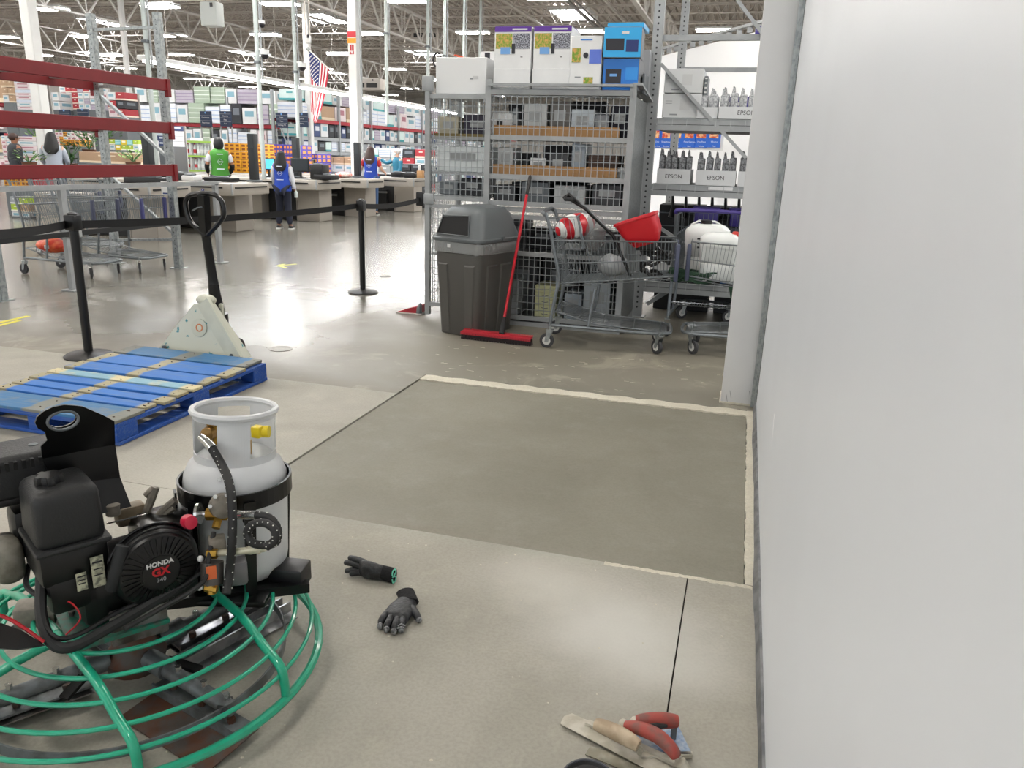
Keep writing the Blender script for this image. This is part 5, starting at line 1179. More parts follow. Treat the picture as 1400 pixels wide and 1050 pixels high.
# ================================================================== CHECKOUT LANES
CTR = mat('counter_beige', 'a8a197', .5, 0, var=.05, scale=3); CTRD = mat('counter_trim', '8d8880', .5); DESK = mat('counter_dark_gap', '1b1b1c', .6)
def lane(y, xr, x0, label, bx, by, blen=1.1, w=1.1, hasbin=None, zt=.9):
    """long counter along x with its end at xr and its near face at y"""
    t = thing('checkout_counter', label, 'counter', ((x0+xr)/2, y+w/2, 0), 0, 'checkout counters')
    m = M(); m.rbox(((x0+xr)/2, y+w/2, zt-.11), (xr-x0, w, .20), .02, 2); m.wbuild('belt_deck', CTR, t)
    M().box(((x0+xr)/2-.1, y+w/2, zt-.008), (xr-x0-.5, w*.6, .012)).wbuild('belt', mat('belt_grey', '8c8a88', .6), t, flat=True)
    M().box(((x0+xr)/2-.05, y-.008, zt-.075), (xr-x0-.25, .02, .025)).wbuild('bumper_strip', BLK, t, flat=True)
    M().box((xr+.008, y+w/2, zt-.075), (.02, w-.2, .025)).wbuild('bumper_strip', BLK, t, flat=True)
    m = M(); m.rbox((xr+.004, y+.012, zt-.1), (.035, .035, .2), .01); m.wbuild('corner_guard', GREYP, t)
    M().rbox((bx-.28, by+.28, (zt-.2)/2), (.56, .56, zt-.2), .01, 1).wbuild('end_cabinet', CTR, t)
    M().box((bx-.52, by-.004, .22), (.02, .012, .42)).wbuild('bumper_post', CTRD, t, flat=True)
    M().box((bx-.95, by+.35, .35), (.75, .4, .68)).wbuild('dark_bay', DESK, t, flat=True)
    M().rbox((bx-1.85, by+.2, .34), (1.0, .6, .66), .01, 1).wbuild('side_cabinet', CTR, t)
    M().rbox(((x0+bx-2.4)/2, by+.2, .34), (max(.2, bx-2.4-x0), .6, .66), .01, 1).wbuild('side_cabinet', CTR, t)
    return t
lane(11.95, -8.45, -11.9, 'nearest beige checkout counter beside the man in green', -8.93, 12.70, w=1.15)
lane(14.95, -8.55, -13.4, 'beige checkout counter behind the woman with long black hair', -8.8, 15.5)
lane(16.7, -8.25, -13, 'beige checkout counter where the cashier in blue and red leans', -8.6, 17.3, w=.9)
lane(18.5, -7.9, -12, 'furthest beige checkout counter next to the wire cage', -8.35, 19.6, w=.9)
lane(10.3, -8.75, PY(135, 255, 10.3).x, 'beige checkout counter seen through the red rack with a notice sheet', -9.15, 10.9, w=1.0)
m = M(); p = PY(228, 256, 10.85)
# notice sheet on the counter, blue accessibility plate
s1 = thing('notice_sheet', 'white notice sheet with a blue foot on the counter behind the rack', 'notice', PY(227, 257, 10.292))
M().box((0, 0, 0), (.17, .006, .20)).build('sheet', WHT, s1, flat=True); M().box((0, -.005, -.08), (.12, .003, .02)).build('blue_line', NAVY, s1, flat=True); M().box((-.06, -.005, .05), (.03, .003, .06)).build('picture', DRK, s1, flat=True)
s2 = thing('access_plate', 'small blue accessibility plate on the nearest checkout counter', 'plate', PY(277, 260, 11.93)); M().box((0, 0, 0), (.05, .006, .05)).build('plate', mat('plate_blue', '2a3c8c', .4), s2, flat=True)
m = M(); m.tube([(.012*cos(a), -.005, -.006+.012*sin(a)) for a in [i*.6 for i in range(10)]], .002, 4, closed=True); m.bar((0, -.005, .006), (0, -.005, .018), .004); m.build('symbol', WHT, s2)
# equipment on the counters
def monitor(p, rz, label, w=.32, screen='2a2f33', e=0):
    t = thing('monitor', label, 'monitor', p, rz)
    M().rbox((0, 0, .012), (.2, .16, .024), .008).build('base', BLK, t); M().bar((0, .03, .02), (0, .02, .2), .05, .03).build('stand', BLK, t)
    M().rbox((0, 0, .27), (w, .04, w*.72), .01).build('screen_case', BLK, t); M().box((0, -.022, .27), (w*.86, .003, w*.58)).build('screen', mat('screen_'+screen, screen, .2, emit=e), t, flat=True)
    return t
def onY(x, y, Y, z=.9): p = PY(x, y, Y); return V((p.x, Y, z))
monitor(onY(411, 235, 15.5), .25, 'tilted dark register monitor on the counter behind the woman', .40)
monitor(onY(367, 230, 15.5), .1, 'register with a lit blue screen beside the dark lane pole', .34, '3f8fd6', .8)
monitor(onY(429, 232, 15.8), -.9, 'second dark register monitor turned sideways', .34)
def regbox(p, d, label, mm=BLK, nm='register_printer'):
    t = thing(nm, label, 'register', p); M().rbox((0, 0, d[2]/2), d, .02).build('body', mm, t); M().rbox((0, -d[1]*.2, d[2]+.01), (d[0]*.6, d[1]*.4, .03), .008).build('lid', DGREY, t); return t
regbox(onY(437, 232, 15.4), (.3, .3, .30), 'tall black register block beside the tilted monitor')
regbox(onY(446, 240, 15.4), (.42, .35, .10), 'low black keyboard unit right of the register block')
regbox(onY(250, 240, 12.4), (.36, .3, .12), 'black register unit on the nearest counter by the rack upright')
regbox(onY(262, 240, 12.3), (.26, .25, .09), 'white scanner base on the nearest counter', WHT)
regbox(onY(205, 236, 10.8), (.75, .35, .10), 'long black tray on the counter behind the red rack')
regbox(onY(303, 244, 12.6), (.55, .3, .07), 'black belt divider rack in front of the man in green')
regbox(onY(545, 238, 19.0, .9), (.3, .3, .12), 'black card reader on the furthest counter')
regbox(onY(563, 236, 18.9, .9), (.3, .3, .11), 'black hand scanner cradle at the end of the furthest counter')
t = thing('paper_bag', 'small kraft paper bag at the end of the furthest counter', 'bag', onY(575, 240, 18.8)); M().rbox((0, 0, .09), (.16, .12, .18), .008).build('body', KRAFT, t); M().rbox((-.03, 0, .24), (.07, .06, .14), .02).build('white_roll', WHT, t)
t = thing('produce_bag', 'red and white bagged produce on the third counter', 'bag', onY(470, 240, 17.0)); M().ball((0, 0, .06), (.22, .14, .07), 12, 7).build('bag', mat('red_white_produce', 'd8604c', .4, c2='e8dcd4', scale=12), t)
# dark lane poles
for x, yt, yb, Y, lb in ((348, 183, 245, 12.9, 'tallest dark lane pole behind the nearest counter'), (406, 188, 240, 15.85, 'dark lane pole behind the register monitors'), (489, 195, 240, 17.45, 'dark lane pole beside the cashier in blue and red'), (204, 178, 225, 11.1, 'dark lane pole seen through the red rack')):
    p, q = PY(x, yt, Y), PY(x, yb, Y); t = thing('lane_pole', lb, 'pole', (q.x, Y, .9)); ph = p.z-.9
    M().rbox((0, 0, ph/2), (.13, .13, ph), .01).build('column', mat('lane_pole_dark', '232629', .45), t); M().rbox((0, 0, .02), (.2, .2, .04), .01).build('foot', DGREY, t); M().box((0, -.067, ph*.85), (.09, .003, .25)).build('number_plate', mat('pole_plate', '2e3236', .4), t)
# waste bins
def bin_(x, y, label, s=1):
    p = G(x, y); t = thing('waste_bin', label, 'bin', p)
    M().loft([rr(.28*s, .34*s, 0, .04), rr(.36*s, .42*s, .5*s, .05), rr(.39*s, .45*s, .5*s, .05), rr(.39*s, .45*s, .54*s, .05), rr(.34*s, .4*s, .54*s, .05), rr(.27*s, .33*s, .05, .04)]).build('tub', mat('bin_black', '1a1b1c', .45), t); M().loft([rr(.37*s, .43*s, .45*s, .05), rr(.38*s, .44*s, .5*s, .05)], cap=False).build('liner', BAG, t)
bin_(458, 293, 'black waste bin left of the mid-floor queue post'); bin_(525, 287, 'black waste bin behind the belt right of the queue post'); bin_(577, 284, 'black waste bin at the wire cage edge', .8)
# conduit drops from the roof
dg = 'conduit drops over the lanes'
def drop(x, y, Y, label, cam_=False, r=.045, zb=.9):
    p = PY(x, y, Y); t = thing('power_pole', label, 'power pole', (p.x, Y, zb), 0, dg)
    M().cyl((0, 0, 0), (0, 0, 7.0-zb), r, n=10).build('pole', mat('pole_pale_green', 'c3cbc8', .45, .2), t); M().cyl((r*2, 0, 1.8), (r*2, 0, 7.0-zb), r*.4, n=8).build('cable', GREYP, t)
    M().rbox((0, 0, 2.2), (r*2.6, r*2.6, .05), .005).build('clamp', DGREY, t)
    if cam_:
        z = PY(x, y, Y).z-zb
        M().cyl((.16, 0, z), (.16, 0, z+.09), .09, n=16).build('camera_mount', WHT, t); M().ball((.16, 0, z-.0), (.08, .08, .08), 14, 8).build('camera_dome', DRK, t); M().bar((0, 0, z+.1), (.16, 0, z+.1), .03).build('camera_arm', WHT, t)
drop(352, 75, 14.4, 'pale power pole with a camera dome over the nearest counter', True); drop(404, 92, 16.2, 'pale power pole with a camera dome left of the flag', True, r=.04)
drop(200, 60, 11.6, 'pale power pole seen between the rack uprights', r=.04); drop(528, 60, 20, 'slim pale power pole left of the wire cage', r=.045, zb=2.2)
drop(585, 60, 22.4, 'pale power pole rising behind the cage corner cap', r=.045, zb=2.2); drop(608, 60, 24.5, 'pale power pole left behind the blank carton', r=.045, zb=2.2); drop(634, 60, 26.6, 'pale power pole behind the middle of the blank carton', r=.045, zb=2.2); drop(656, 70, 28.7, 'pale power pole just left of the purple-topped cartons', r=.045, zb=2.2)
# building columns
def column(x, y, Y, w, name, marks=False):
    p = PY(x, y, Y); o = struct(M().rbox((p.x, Y, 3.75), (w, w, 7.5), .02, 1).wbuild(name, WHT))
    o2 = M(); o2.rbox((p.x, Y, .06), (w+.15, w+.15, .12), .02, 1); o2.wbuild('footing', GREYP, o)
    if marks:
        f = lambda y0, y1, mm, nm, ww=1.02: M().box((p.x, Y-w/2-.004, (PY(x, y0, Y).z+PY(x, y1, Y).z)/2), (w*ww, .006, abs(PY(x, y0, Y).z-PY(x, y1, Y).z))).wbuild(nm, mm, o, flat=True)
        RD = mat('sign_red', 'b8323c', .4); f(44, 52, RD, 'red_band'); f(53, 60, mat('sign_orange', 'd9932f', .4), 'orange_band'); f(62, 75, RD, 'extinguisher_sign', .45)
        zc = PY(x, 68, Y).z; M().bar((p.x, Y-w/2-.009, zc+.12), (p.x, Y-w/2-.009, zc-.05), .03, .004).wbuild('arrow_shaft', WHT, o, flat=True)
        M().prism([(-.05, 0), (.05, 0), (0, -.08)], .003, (p.x, Y-w/2-.008, zc-.04), (1, 0, 0), (0, 0, 1)).wbuild('arrow_head', WHT, o, flat=True)
    return o
column(484, 60, 20, .24, 'trim_3', True); column(50, 100, 14, .24, 'trim_4'); column(424, 180, 26, .2, 'trim_5'); column(176, 120, 22, .14, 'trim_6')
# a thinner conduit beside the marked column
p = PY(493, 60, 20); tag(M().cyl((p.x, 20, 0), (p.x, 20, 7), .03, n=8).wbuild('conduit', GREYP), 'thin grey conduit fixed beside the marked white column', 'conduit')
# flag on its slanted staff
pA, pB = PY(474, 117, 19.85), PY(421, 67, 19.85); fl = thing('flag', 'american flag hanging from a slanted staff on the marked column', 'flag', pA)
M().cyl(pA, pB, .018, n=8).wbuild('staff', WHT, fl); M().ball(pB, .05, 10, 6).wbuild('finial', GALV, fl)
FR, FW, FB = mat('flag_red', 'b01c34', .7), mat('flag_white', 'e6e2e0', .7), mat('flag_blue', '23306e', .7)
# cloth: hoist runs along the staff, the fly hangs down in folds
h0, h1 = PY(422.5, 69, 19.85), PY(450, 95.5, 19.85); bot0, bot1 = PY(421, 156, 19.85), PY(424, 152, 19.85)
def cl(u, v):   # u along the staff (0 = tip), v down the fly
    top = h0.lerp(h1, u); bt = V((h0.x+.02+(u*.30)*(1-.75*v), 19.85, 0)); z = top.z-(v*(1.52-.12*u))
    xx = top.x*(1-v)+bt.x*v
    return V((xx*(1-.0)+0, 19.85+.05*sin(u*11+v*5)*v, z-.0))
for nm, mm, sel in (('white_stripes', FW, 1), ('red_stripes', FR, 0)):
    m = M()
    for s in range(13):
        if s % 2 != sel: continue
        v0 = .42 if s < 7 else 0.0
        m.loft([[cl(s/13, v0+(1-v0)*k_/12) for k_ in range(13)], [cl((s+1)/13, v0+(1-v0)*k_/12) for k_ in range(13)]], cap=False, closed=False)
    m.wbuild(nm, mm, fl, flat=True)
m = M(); m.loft([[cl(7/13*s/6, .42*k_/8) for k_ in range(9)] for s in range(7)], cap=False, closed=False); m.wbuild('canton', FB, fl, flat=True)
m = M()
for i in range(9):
    for j in range(6 if i % 2 == 0 else 5):
        c = cl(7/13*(i+.7)/9.5, .42*(j+.5+(.5 if i % 2 else 0))/6)+V((0, -.02, 0)); m.lathe([(.018, 0), (0, .002)], 5, c, (0, -1, 0))
m.wbuild('stars', FW, fl, flat=True, kind='stuff')
# aisle signs
NV = mat('aisle_navy', '26344f', .45)
for x, y0, y1, Y, rows, lb in ((281, 152, 173, 24, ('Condiments', 'Mayonnaise'), 'navy aisle sign on a frame, first from the rack'), (308, 152, 173, 24, ('Canning', 'Pasta', 'Tuna'), 'navy aisle sign on a frame, second from the rack'), (385, 154, 175, 25, ('Sugar', 'Flour', 'Cooking Oil'), 'navy aisle sign over the purple boxes'), (413, 154, 174, 25, ('Spices', 'Baking'), 'navy aisle sign beside the power pole'),
                        (88, 150, 160, 19, ('',), 'navy aisle sign low behind the red rack'), (113, 149, 158, 19, ('',), 'wider navy aisle sign behind the red rack')):
    p, q = PY(x, y0, Y), PY(x, y1, Y); t = thing('aisle_sign', lb, 'sign', (p.x, Y, q.z)); h = p.z-q.z; w = .44 if Y > 20 else .38
    M().rbox((0, 0, h/2), (w, .05, h), .008, 1).build('panel', NV, t)
    for k_, r_ in enumerate(rows):
        zz = h*(1-(k_+1.25)/(len(rows)+1)); M().box((0, -.028, zz+h*.13), (w*.96, .004, .008)).build('divider', GREYP, t, flat=True)
        if r_: text(r_, .062, WHT, t, txm((0, -.028, zz), (1, 0, 0), (0, 0, 1)))
    M().lathe([(.03, 0), (.03, .004), (0, .004)], 12, (0, -.026, h*.9), (0, -1, 0)).build('emblem', SKYB, t)
    for s in (-1, 1): M().bar((s*w*.48, .0, 0), (s*w*.48, 0, -q.z+.02), .03).build('leg', GREYP, t, flat=True)
    M().bar((-w*.48, 0, -.6), (w*.48, 0, -.6), .02).build('cross_rail', GREYP, t, flat=True)

# ================================================================== STOCK ON FAR RACKS
def carton_mesh(nm, c, lab, c2=None, k=0):
    a = mat('ctn_'+nm, c, .55, 0, var=.06, scale=3); b_ = mat('lab_'+nm, lab, .5); m = M()
    m.rbox((0, 0, .5), (1, 1, 1), .015, 1); m.k = 1
    if k == 0: m.box((0, -.502, .62), (.62, .008, .34)); m.box((.502, 0, .62), (.008, .62, .34))
    elif k == 1:
        for z in (.25, .5, .75): m.box((0, -.502, z), (.96, .01, .05)); m.box((.502, 0, z), (.01, .96, .05))
    elif k == 2:
        for x in (-.33, 0, .33):
            for z in (.28, .72): m.box((x, -.503, z), (.2, .012, .26)); m.box((.503, x, z), (.012, .2, .26))
    elif k == 3: m.box((0, -.502, .1), (1.0, .01, .2)); m.box((.502, 0, .1), (.01, 1.0, .2)); m.box((0, -.502, .7), (.3, .008, .12))
    return m.mesh('carton_'+nm, [a, b_], flat=True)
CT = {k_: carton_mesh(k_, *v) for k_, v in dict(
    white=('d9dadb', '7fa8b8', None, 0), bluewhite=('dfe3ea', '9fb4d6', None, 1), teal=('cfe0de', '3f9aa0', None, 3), pink=('ddd0d2', 'a8707c', None, 0), navy=('35456f', 'c9ccd4', None, 0), kraft=('ad8f72', 'd9c7ac', None, 3),
    purple=('4a3f9a', 'd98a3a', None, 2), orange=('d79a25', '7a3f10', None, 2), green=('a3b3a0', 'dfe5df', None, 1), grey=('9a9fa3', 'dadcdd', None, 3), dark=('2b2d33', '6d747c', None, 0), red=('a8323a', 'e8d8c8', None, 3), lime=('a9c23e', 'f0efe0', None, 3), lilac=('b4adba', '8a7a98', None, 1), yellow=('e0c23a', 'f3efe0', None, 0), tealbottle=('7ecbd0', 'e9f2ef', None, 1)).items()}
DESC = dict(white='white shrink-wrapped carton with a dull label', bluewhite='white and pale blue water pack', teal='white carton with a teal foot', pink='pale pink wrapped carton', navy='navy carton with a white label', kraft='brown cardboard carton', purple='purple display carton with orange prints', orange='orange tray of small tins', green='green banded bundle', grey='grey carton with a pale foot', dark='dark grey carton', red='red carton with a cream foot', lime='lime green packet', lilac='lilac wrapped bundle', yellow='yellow carton', tealbottle='turquoise bottle pack')
KIND = dict(bluewhite=('water_pack', 'water pack'), orange=('display_tray', 'tray'), purple=('display_box', 'display box'), green=('wrapped_bundle', 'bundle'), lilac=('wrapped_bundle', 'bundle'), pink=('packet', 'packet'), lime=('packet', 'packet'), grey=('storage_tote', 'tote'), dark=('storage_tote', 'tote'))
def carton(k_, c, d, where, grp, rz=0):
    nm, ct_ = KIND.get(k_, ('carton', 'carton'))
    o = bpy.data.objects.new(nm, CT[k_]); col.objects.link(o); o.location = c; o.scale = d; o.rotation_euler = (0, 0, rz)
    return tag(o, DESC[k_]+' '+where, ct_, grp+', '+k_)
def rowfill(x0, x1, y, z, dep_, h, kinds, where, grp, along='x', gap=.02, wmin=.3, wmax=.55, hv=.25):
    a = x0
    while a < x1-wmin:
        w = min(rnd.uniform(wmin, wmax), x1-a); k_ = rnd.choice(kinds); hh = h*rnd.uniform(1-hv, 1)
        c = (a+w/2, y+dep_/2, z) if along == 'x' else (y-dep_/2, a+w/2, z)
        carton(k_, c, (w-gap, dep_, hh) if along == 'x' else (dep_, w-gap, hh), where, grp); a += w
RB_ = mat('far_beam_red', 'a32632', .5); UPR = mat('far_upright', '9fa3a6', .5, .2)
def far_rack(name, label, p, length, along, levels, depth=1.1, bay=2.7, top=None):
    t = thing(name, label, 'rack', (p[0], p[1], 0)); top = top or levels[-1]+.9
    nb = int(round(length/bay)); f = (lambda a, b_, z: (a, b_, z)) if along == 'x' else (lambda a, b_, z: (-b_, a, z))
    for i in range(nb+1):
        for b_ in (0, depth): M().bar(f(i*bay, b_, 0), f(i*bay, b_, top), .09).build('upright', UPR, t, flat=True)
        M().bar(f(i*bay, 0, .3), f(i*bay, depth, top-.6), .04).build('brace', UPR, t, flat=True)
    for i in range(nb):
        for z in levels:
            red = z > 2.2
            for b_ in (0, depth): M().bar(f(i*bay, b_, z-.07), f((i+1)*bay, b_, z-.07), .05, .12).build('beam', RB_ if red else UPR, t, flat=True)
            M().box(f((i+.5)*bay, depth/2, z-.02), (bay, depth, .02) if along == 'x' else (depth, bay, .02)).build('shelf', UPR, t, flat=True)
    return t
# long rack beside the lanes, its face towards us running away along y
far_rack('tall_rack', 'long red-beamed rack of home goods running away behind the lanes', (-15.0, 25.4), 27, 'y', (.12, .95, 1.45, 1.95, 2.55))
KN = ['white', 'bluewhite', 'white', 'grey', 'teal', 'dark', 'white', 'navy', 'lilac']
for z, h in ((.12, .7), (.95, .4), (1.45, .42), (1.95, .48)):
    rowfill(25.45, 47, -15.05, z, .8, h, KN, 'on the long rack behind the lanes', 'cartons on the long rack', 'y', .05, .38, .62)
rowfill(25.45, 47, -15.05, 2.55, .9, .62, ['teal', 'white', 'bluewhite', 'kraft', 'pink'], 'on top of the long rack', 'cartons topping the long rack', 'y', .04, .6, 1.0)
rowfill(25.6, 40, -15.15, 3.12, .8, .42, ['teal', 'white', 'lilac'], 'stacked highest on the long rack', 'cartons topping the long rack', 'y', .05, .7, 1.1)
# rack facing us at the head of the lanes
far_rack('tall_rack', 'red-beamed rack facing the lanes behind the man in green', (-27.4, 27.4), 10.8, 'x', (.12, .95, 1.5, 2.35), top=3.3)
for z, h in ((.12, .7), (.95, .45), (1.5, .7)):
    rowfill(-27.3, -16.7, 27.3, z, .7, h, ['white', 'bluewhite', 'grey', 'pink', 'green', 'dark', 'white'], 'on the rack facing the lanes', 'cartons on the facing rack', 'x', .05, .32, .55)
rowfill(-27.3, -16.7, 27.3, 2.35, .9, .75, ['white', 'bluewhite', 'green', 'white', 'lilac', 'white', 'dark'], 'on top of the facing rack', 'cartons topping the facing rack', 'x', .04, .45, .8)
rowfill(-23.5, -16.8, 27.4, 3.08, .8, .6, ['lilac', 'kraft', 'white', 'green', 'white'], 'stacked highest on the facing rack', 'cartons topping the facing rack', 'x', .05, .5, .9)
# second facing rack further left, seen between the red beams
far_rack('tall_rack', 'rack of bulk goods far behind the red-beamed empty rack', (-38.6, 26), 10.8, 'x', (.12, 1.0, 1.9, 2.9), top=4.2)
for z, h in ((.12, .8), (1.0, .8), (1.9, .9), (2.9, .9), (3.75, .7)):
    rowfill(-38.5, -28, 25.9, z, .8, h, ['white', 'grey', 'pink', 'red', 'lilac', 'kraft', 'navy'], 'on the far left bulk rack', 'cartons on the far left rack', 'x', .05, .6, 1.1)
# floor displays in front of the facing rack
def stack(x0, x1, y, kinds, n, h, where, grp, w, dep_=.8, z0=.0):
    for r_ in range(n):
        a = x0
        while a < x1-.05: carton(kinds[r_ % len(kinds)] if len(kinds) < 4 else rnd.choice(kinds), (a+w/2, y+dep_/2, z0+r_*h), (w-.02, dep_, h*.96), where, grp); a += w
def span(x0, x1, Y): return PY(x0, 200, Y).x, PY(x1, 200, Y).x
a, b_ = span(306, 349, 18); stack(a, b_, 18, ['orange'], 8, .2, 'in the stacked orange display behind the man in green', 'orange trays', .48)
a, b_ = span(392, 404, 19.5); stack(a, b_, 19.5, ['purple'], 6, .27, 'in the purple display left of the lane pole', 'purple display cartons', .3)
a, b_ = span(360, 391, 19.4); stack(a, b_, 19.4, ['purple'], 6, .27, 'in the purple display behind the woman', 'purple display cartons', .3)
a, b_ = span(408, 427, 21); stack(a, b_, 21, ['purple'], 5, .28, 'in the purple display right of the lane pole', 'purple display cartons', .3)
a, b_ = span(440, 480, 22); stack(a, b_, 22, ['grey', 'white', 'kraft'], 6, .22, 'in the pale display behind the third counter', 'pale display cartons', .36)
a, b_ = span(497, 575, 24); stack(a, b_, 24.2, ['white', 'teal', 'dark', 'grey', 'bluewhite', 'red'], 6, .27, 'in the mixed display beside the wire cage', 'mixed display cartons', .42)
a, b_ = span(545, 575, 21.5); stack(a, b_, 21.5, ['dark'], 6, .2, 'in the black stack by the wire cage', 'black stacked cartons', .36, z0=.0)
# bottle shelves with lime price strips
sh = thing('drinks_shelf', 'white shelf of red and clear bottles with lime price strips', 'shelf', PY(265, 250, 18.2)); sh.location.z = 0
a, b_ = span(240, 298, 18.2); w_ = b_-a
for z in (.1, .5, .87, 1.24, 1.6):
    M().box((0, .2, z), (w_, .5, .03)).build('shelf_board', WHT, sh, flat=True); M().box((0, -.055, z), (w_, .012, .05)).build('price_strip', mat('lime_strip', 'a5cf5a', .4), sh, flat=True)
for s in (-1, 0, 1): M().box((s*w_/2, .2, .85), (.05, .5, 1.7)).build('side_panel', WHT, sh, flat=True)
bt = M(); bt.lathe([(.04, 0), (.045, .02), (.045, .15), (.02, .21), (.02, .24)], 10); bt.k = 1; bt.lathe([(.0455, .05), (.0455, .13)], 10, cap=False); bt.k = 2; bt.lathe([(.022, .235), (.022, .26), (0, .26)], 8)
bms = [bt.mesh('bottle', [mat('bottle_clear', 'c9d2cf', .15), mat('label_'+c_, c_, .5), mat('captop_'+c_, c_, .4)]) for c_ in ('b53138', 'e3e6e4')]
for r_, z in enumerate((.12, .52, .89, 1.26)):
    x = sh.location.x-w_/2+.1; i = 0
    while x < sh.location.x+w_/2-.06:
        rightside = x > sh.location.x+.1
        o = bpy.data.objects.new('bottle', bms[1 if rightside else 0]); col.objects.link(o); o.location = (x, 18.22+.02, z+.0); o.scale = (1, 1, 1.15)
        tag(o, ('white-labelled' if rightside else 'red-labelled')+' bottle on the lime-stripped drinks shelf', 'bottle', 'bottles on the drinks shelf, '+('white' if rightside else 'red')); x += .105
# goods seen between the red beams: displays, plants and packets
def seg(x0, x1, yt, yb, Y, kinds, n, where, grp, dep_=.6, w=None):
    """rows of packets filling the display between two heights"""
    p, q = PY(x0, yt, Y), PY(x1, yb, Y); h = (p.z-q.z)/n; W = q.x-p.x; w = w or h*1.3; k_ = max(1, round(W/w)); w = W/k_
    t = thing('display_stand', 'display stand holding the '+where, 'stand', ((p.x+q.x)/2, Y+dep_/2, 0)); zb = max(q.z, .05)
    M().rbox((0, 0, zb/2), (W, dep_, zb-.004), .01, 1).build('plinth', DGREY, t); M().box((0, dep_/2+.02, (p.z)/2), (W, .03, p.z)).build('back_panel', mat('display_back', 'b9b6b2', .6), t, flat=True)
    for r_ in range(n):
        for i in range(k_): carton(rnd.choice(kinds), (p.x+w*(i+.5), Y+dep_/2-.02, q.z+r_*h), (w*.94, dep_*.9, h*.93), where, grp)
seg(0, 20, 108, 140, 19, ['kraft', 'white'], 3, 'in the tall left-edge display', 'left edge display goods')
seg(17, 46, 108, 150, 17.5, ['white', 'bluewhite', 'pink'], 9, 'in the tall white stack by the column', 'white stack goods', w=.7)
seg(60, 82, 125, 150, 20, ['bluewhite', 'white'], 2, 'beside the white column', 'column side goods')
seg(80, 132, 118, 150, 20.5, ['white', 'pink', 'red', 'lilac', 'white'], 4, 'high between the upper red beams', 'upper display goods')
seg(145, 172, 125, 160, 20, ['dark', 'red', 'white', 'pink'], 3, 'right of the rear rack upright', 'upper display goods')
seg(0, 26, 185, 225, 14.6, ['pink', 'white', 'pink'], 6, 'in the pink heap at the left edge', 'pink packets')
seg(30, 52, 185, 199, 16.5, ['lime', 'purple', 'lime'], 2, 'beside the brown-haired shopper', 'lime packets')
seg(28, 60, 200, 212, 15.5, ['red'], 1, 'on the red display by the shoppers', 'red display goods', w=.5)
seg(74, 104, 180, 199, 16.8, ['white', 'pink', 'orange'], 3, 'above the orange tray', 'small snack boxes')
seg(85, 102, 190, 200, 16, ['orange'], 2, 'on the orange tray', 'orange snack trays')
seg(148, 190, 190, 206, 15, ['tealbottle', 'yellow', 'lime', 'white'], 2, 'with turquoise and yellow packs', 'turquoise packs')
seg(192, 232, 170, 200, 16.5, ['bluewhite', 'navy', 'bluewhite'], 4, 'of water behind the lane pole', 'water packs')
seg(104, 188, 206, 225, 13.4, ['red', 'kraft'], 1, 'in the red printed trough', 'printed trough boxes', w=1.15)
seg(12, 44, 268, 320, 12.6, ['kraft', 'yellow', 'lime', 'white', 'red', 'grey'], 5, 'seen through the parked carts', 'candy rack goods', w=.22)
seg(44, 62, 262, 322, 12.5, ['purple', 'orange', 'navy'], 4, 'in the blue and orange candy tower', 'candy tower goods', w=.22)
seg(4, 60, 240, 256, 13.0, ['red', 'orange'], 1, 'of oranges in red nets at the left edge', 'red net packs', dep_=.3, w=.3)
# leafy potted plants
LF = mat('leaf_green', '2e5a2c', .5, c2='4f8040', scale=8); LF2 = mat('leaf_pale', '6d9650', .5, c2='8fae60', scale=8)
def plant(x, yb, yt, Y, label, mm=LF, n=70, spread=.35):
    b_ = PY(x, yb, Y)
    if b_.z > .3: pass; h = PY(x, yt, Y).z-b_.z; t = thing('potted_plant', label, 'plant', b_)
    M().lathe([(.10, -.18), (.14, 0), (.15, .01), (.12, .01)], 14).build('pot', mat('pot_clay', '6e4a38', .6), t)
    if b_.z > .3: M().lathe([(.12, -b_.z), (.12, -b_.z+.02), (.03, -b_.z+.04), (.03, -.2), (.11, -.185)], 14).build('plant_stand', DGREY, t)
    m = M()
    for i in range(n):
        a = rnd.uniform(0, 2*pi); r_ = spread*sqrt(rnd.random()); z = h*rnd.uniform(.1, 1); e = rnd.uniform(.07, .14)
        c = V((r_*cos(a), r_*sin(a), z)); d = V((cos(a), sin(a), rnd.uniform(-.2, .8))).normalized()*e; s = V((-sin(a), cos(a), 0))*e*.28
        m.add([c, c+d*.5+s, c+d, c+d*.5-s], [(0, 1, 2, 3)])
    m.build('leaves', mm, t, flat=True, kind='stuff')
    m = M()
    for i in range(7): a = i*.9; m.tube([(0, 0, 0), (.3*spread*cos(a), .3*spread*sin(a), h*.5), (.7*spread*cos(a), .7*spread*sin(a), h*.85)], .008, 4)
    m.build('stems', LF, t)
plant(122, 205, 176, 14.2, 'bushy dark green plant above the red trough', n=130, spread=.4); plant(98, 224, 196, 14.3, 'tall dark spiky plant left of the red trough', n=110, spread=.3)
plant(52, 196, 172, 17, 'pale leafy plant left of the white column', LF2, 60, .35); plant(66, 184, 165, 17.5, 'pale hanging plant right of the white column', LF2, 60, .3); plant(40, 222, 208, 13, 'small green seedlings behind the lowest red beam', LF2, 50, .4); plant(148, 190, 168, 15.5, 'bushy plant beside the rear rack upright', n=90, spread=.35); plant(182, 222, 206, 13.2, 'small flowering plant at the trough end', LF2, 60, .3)
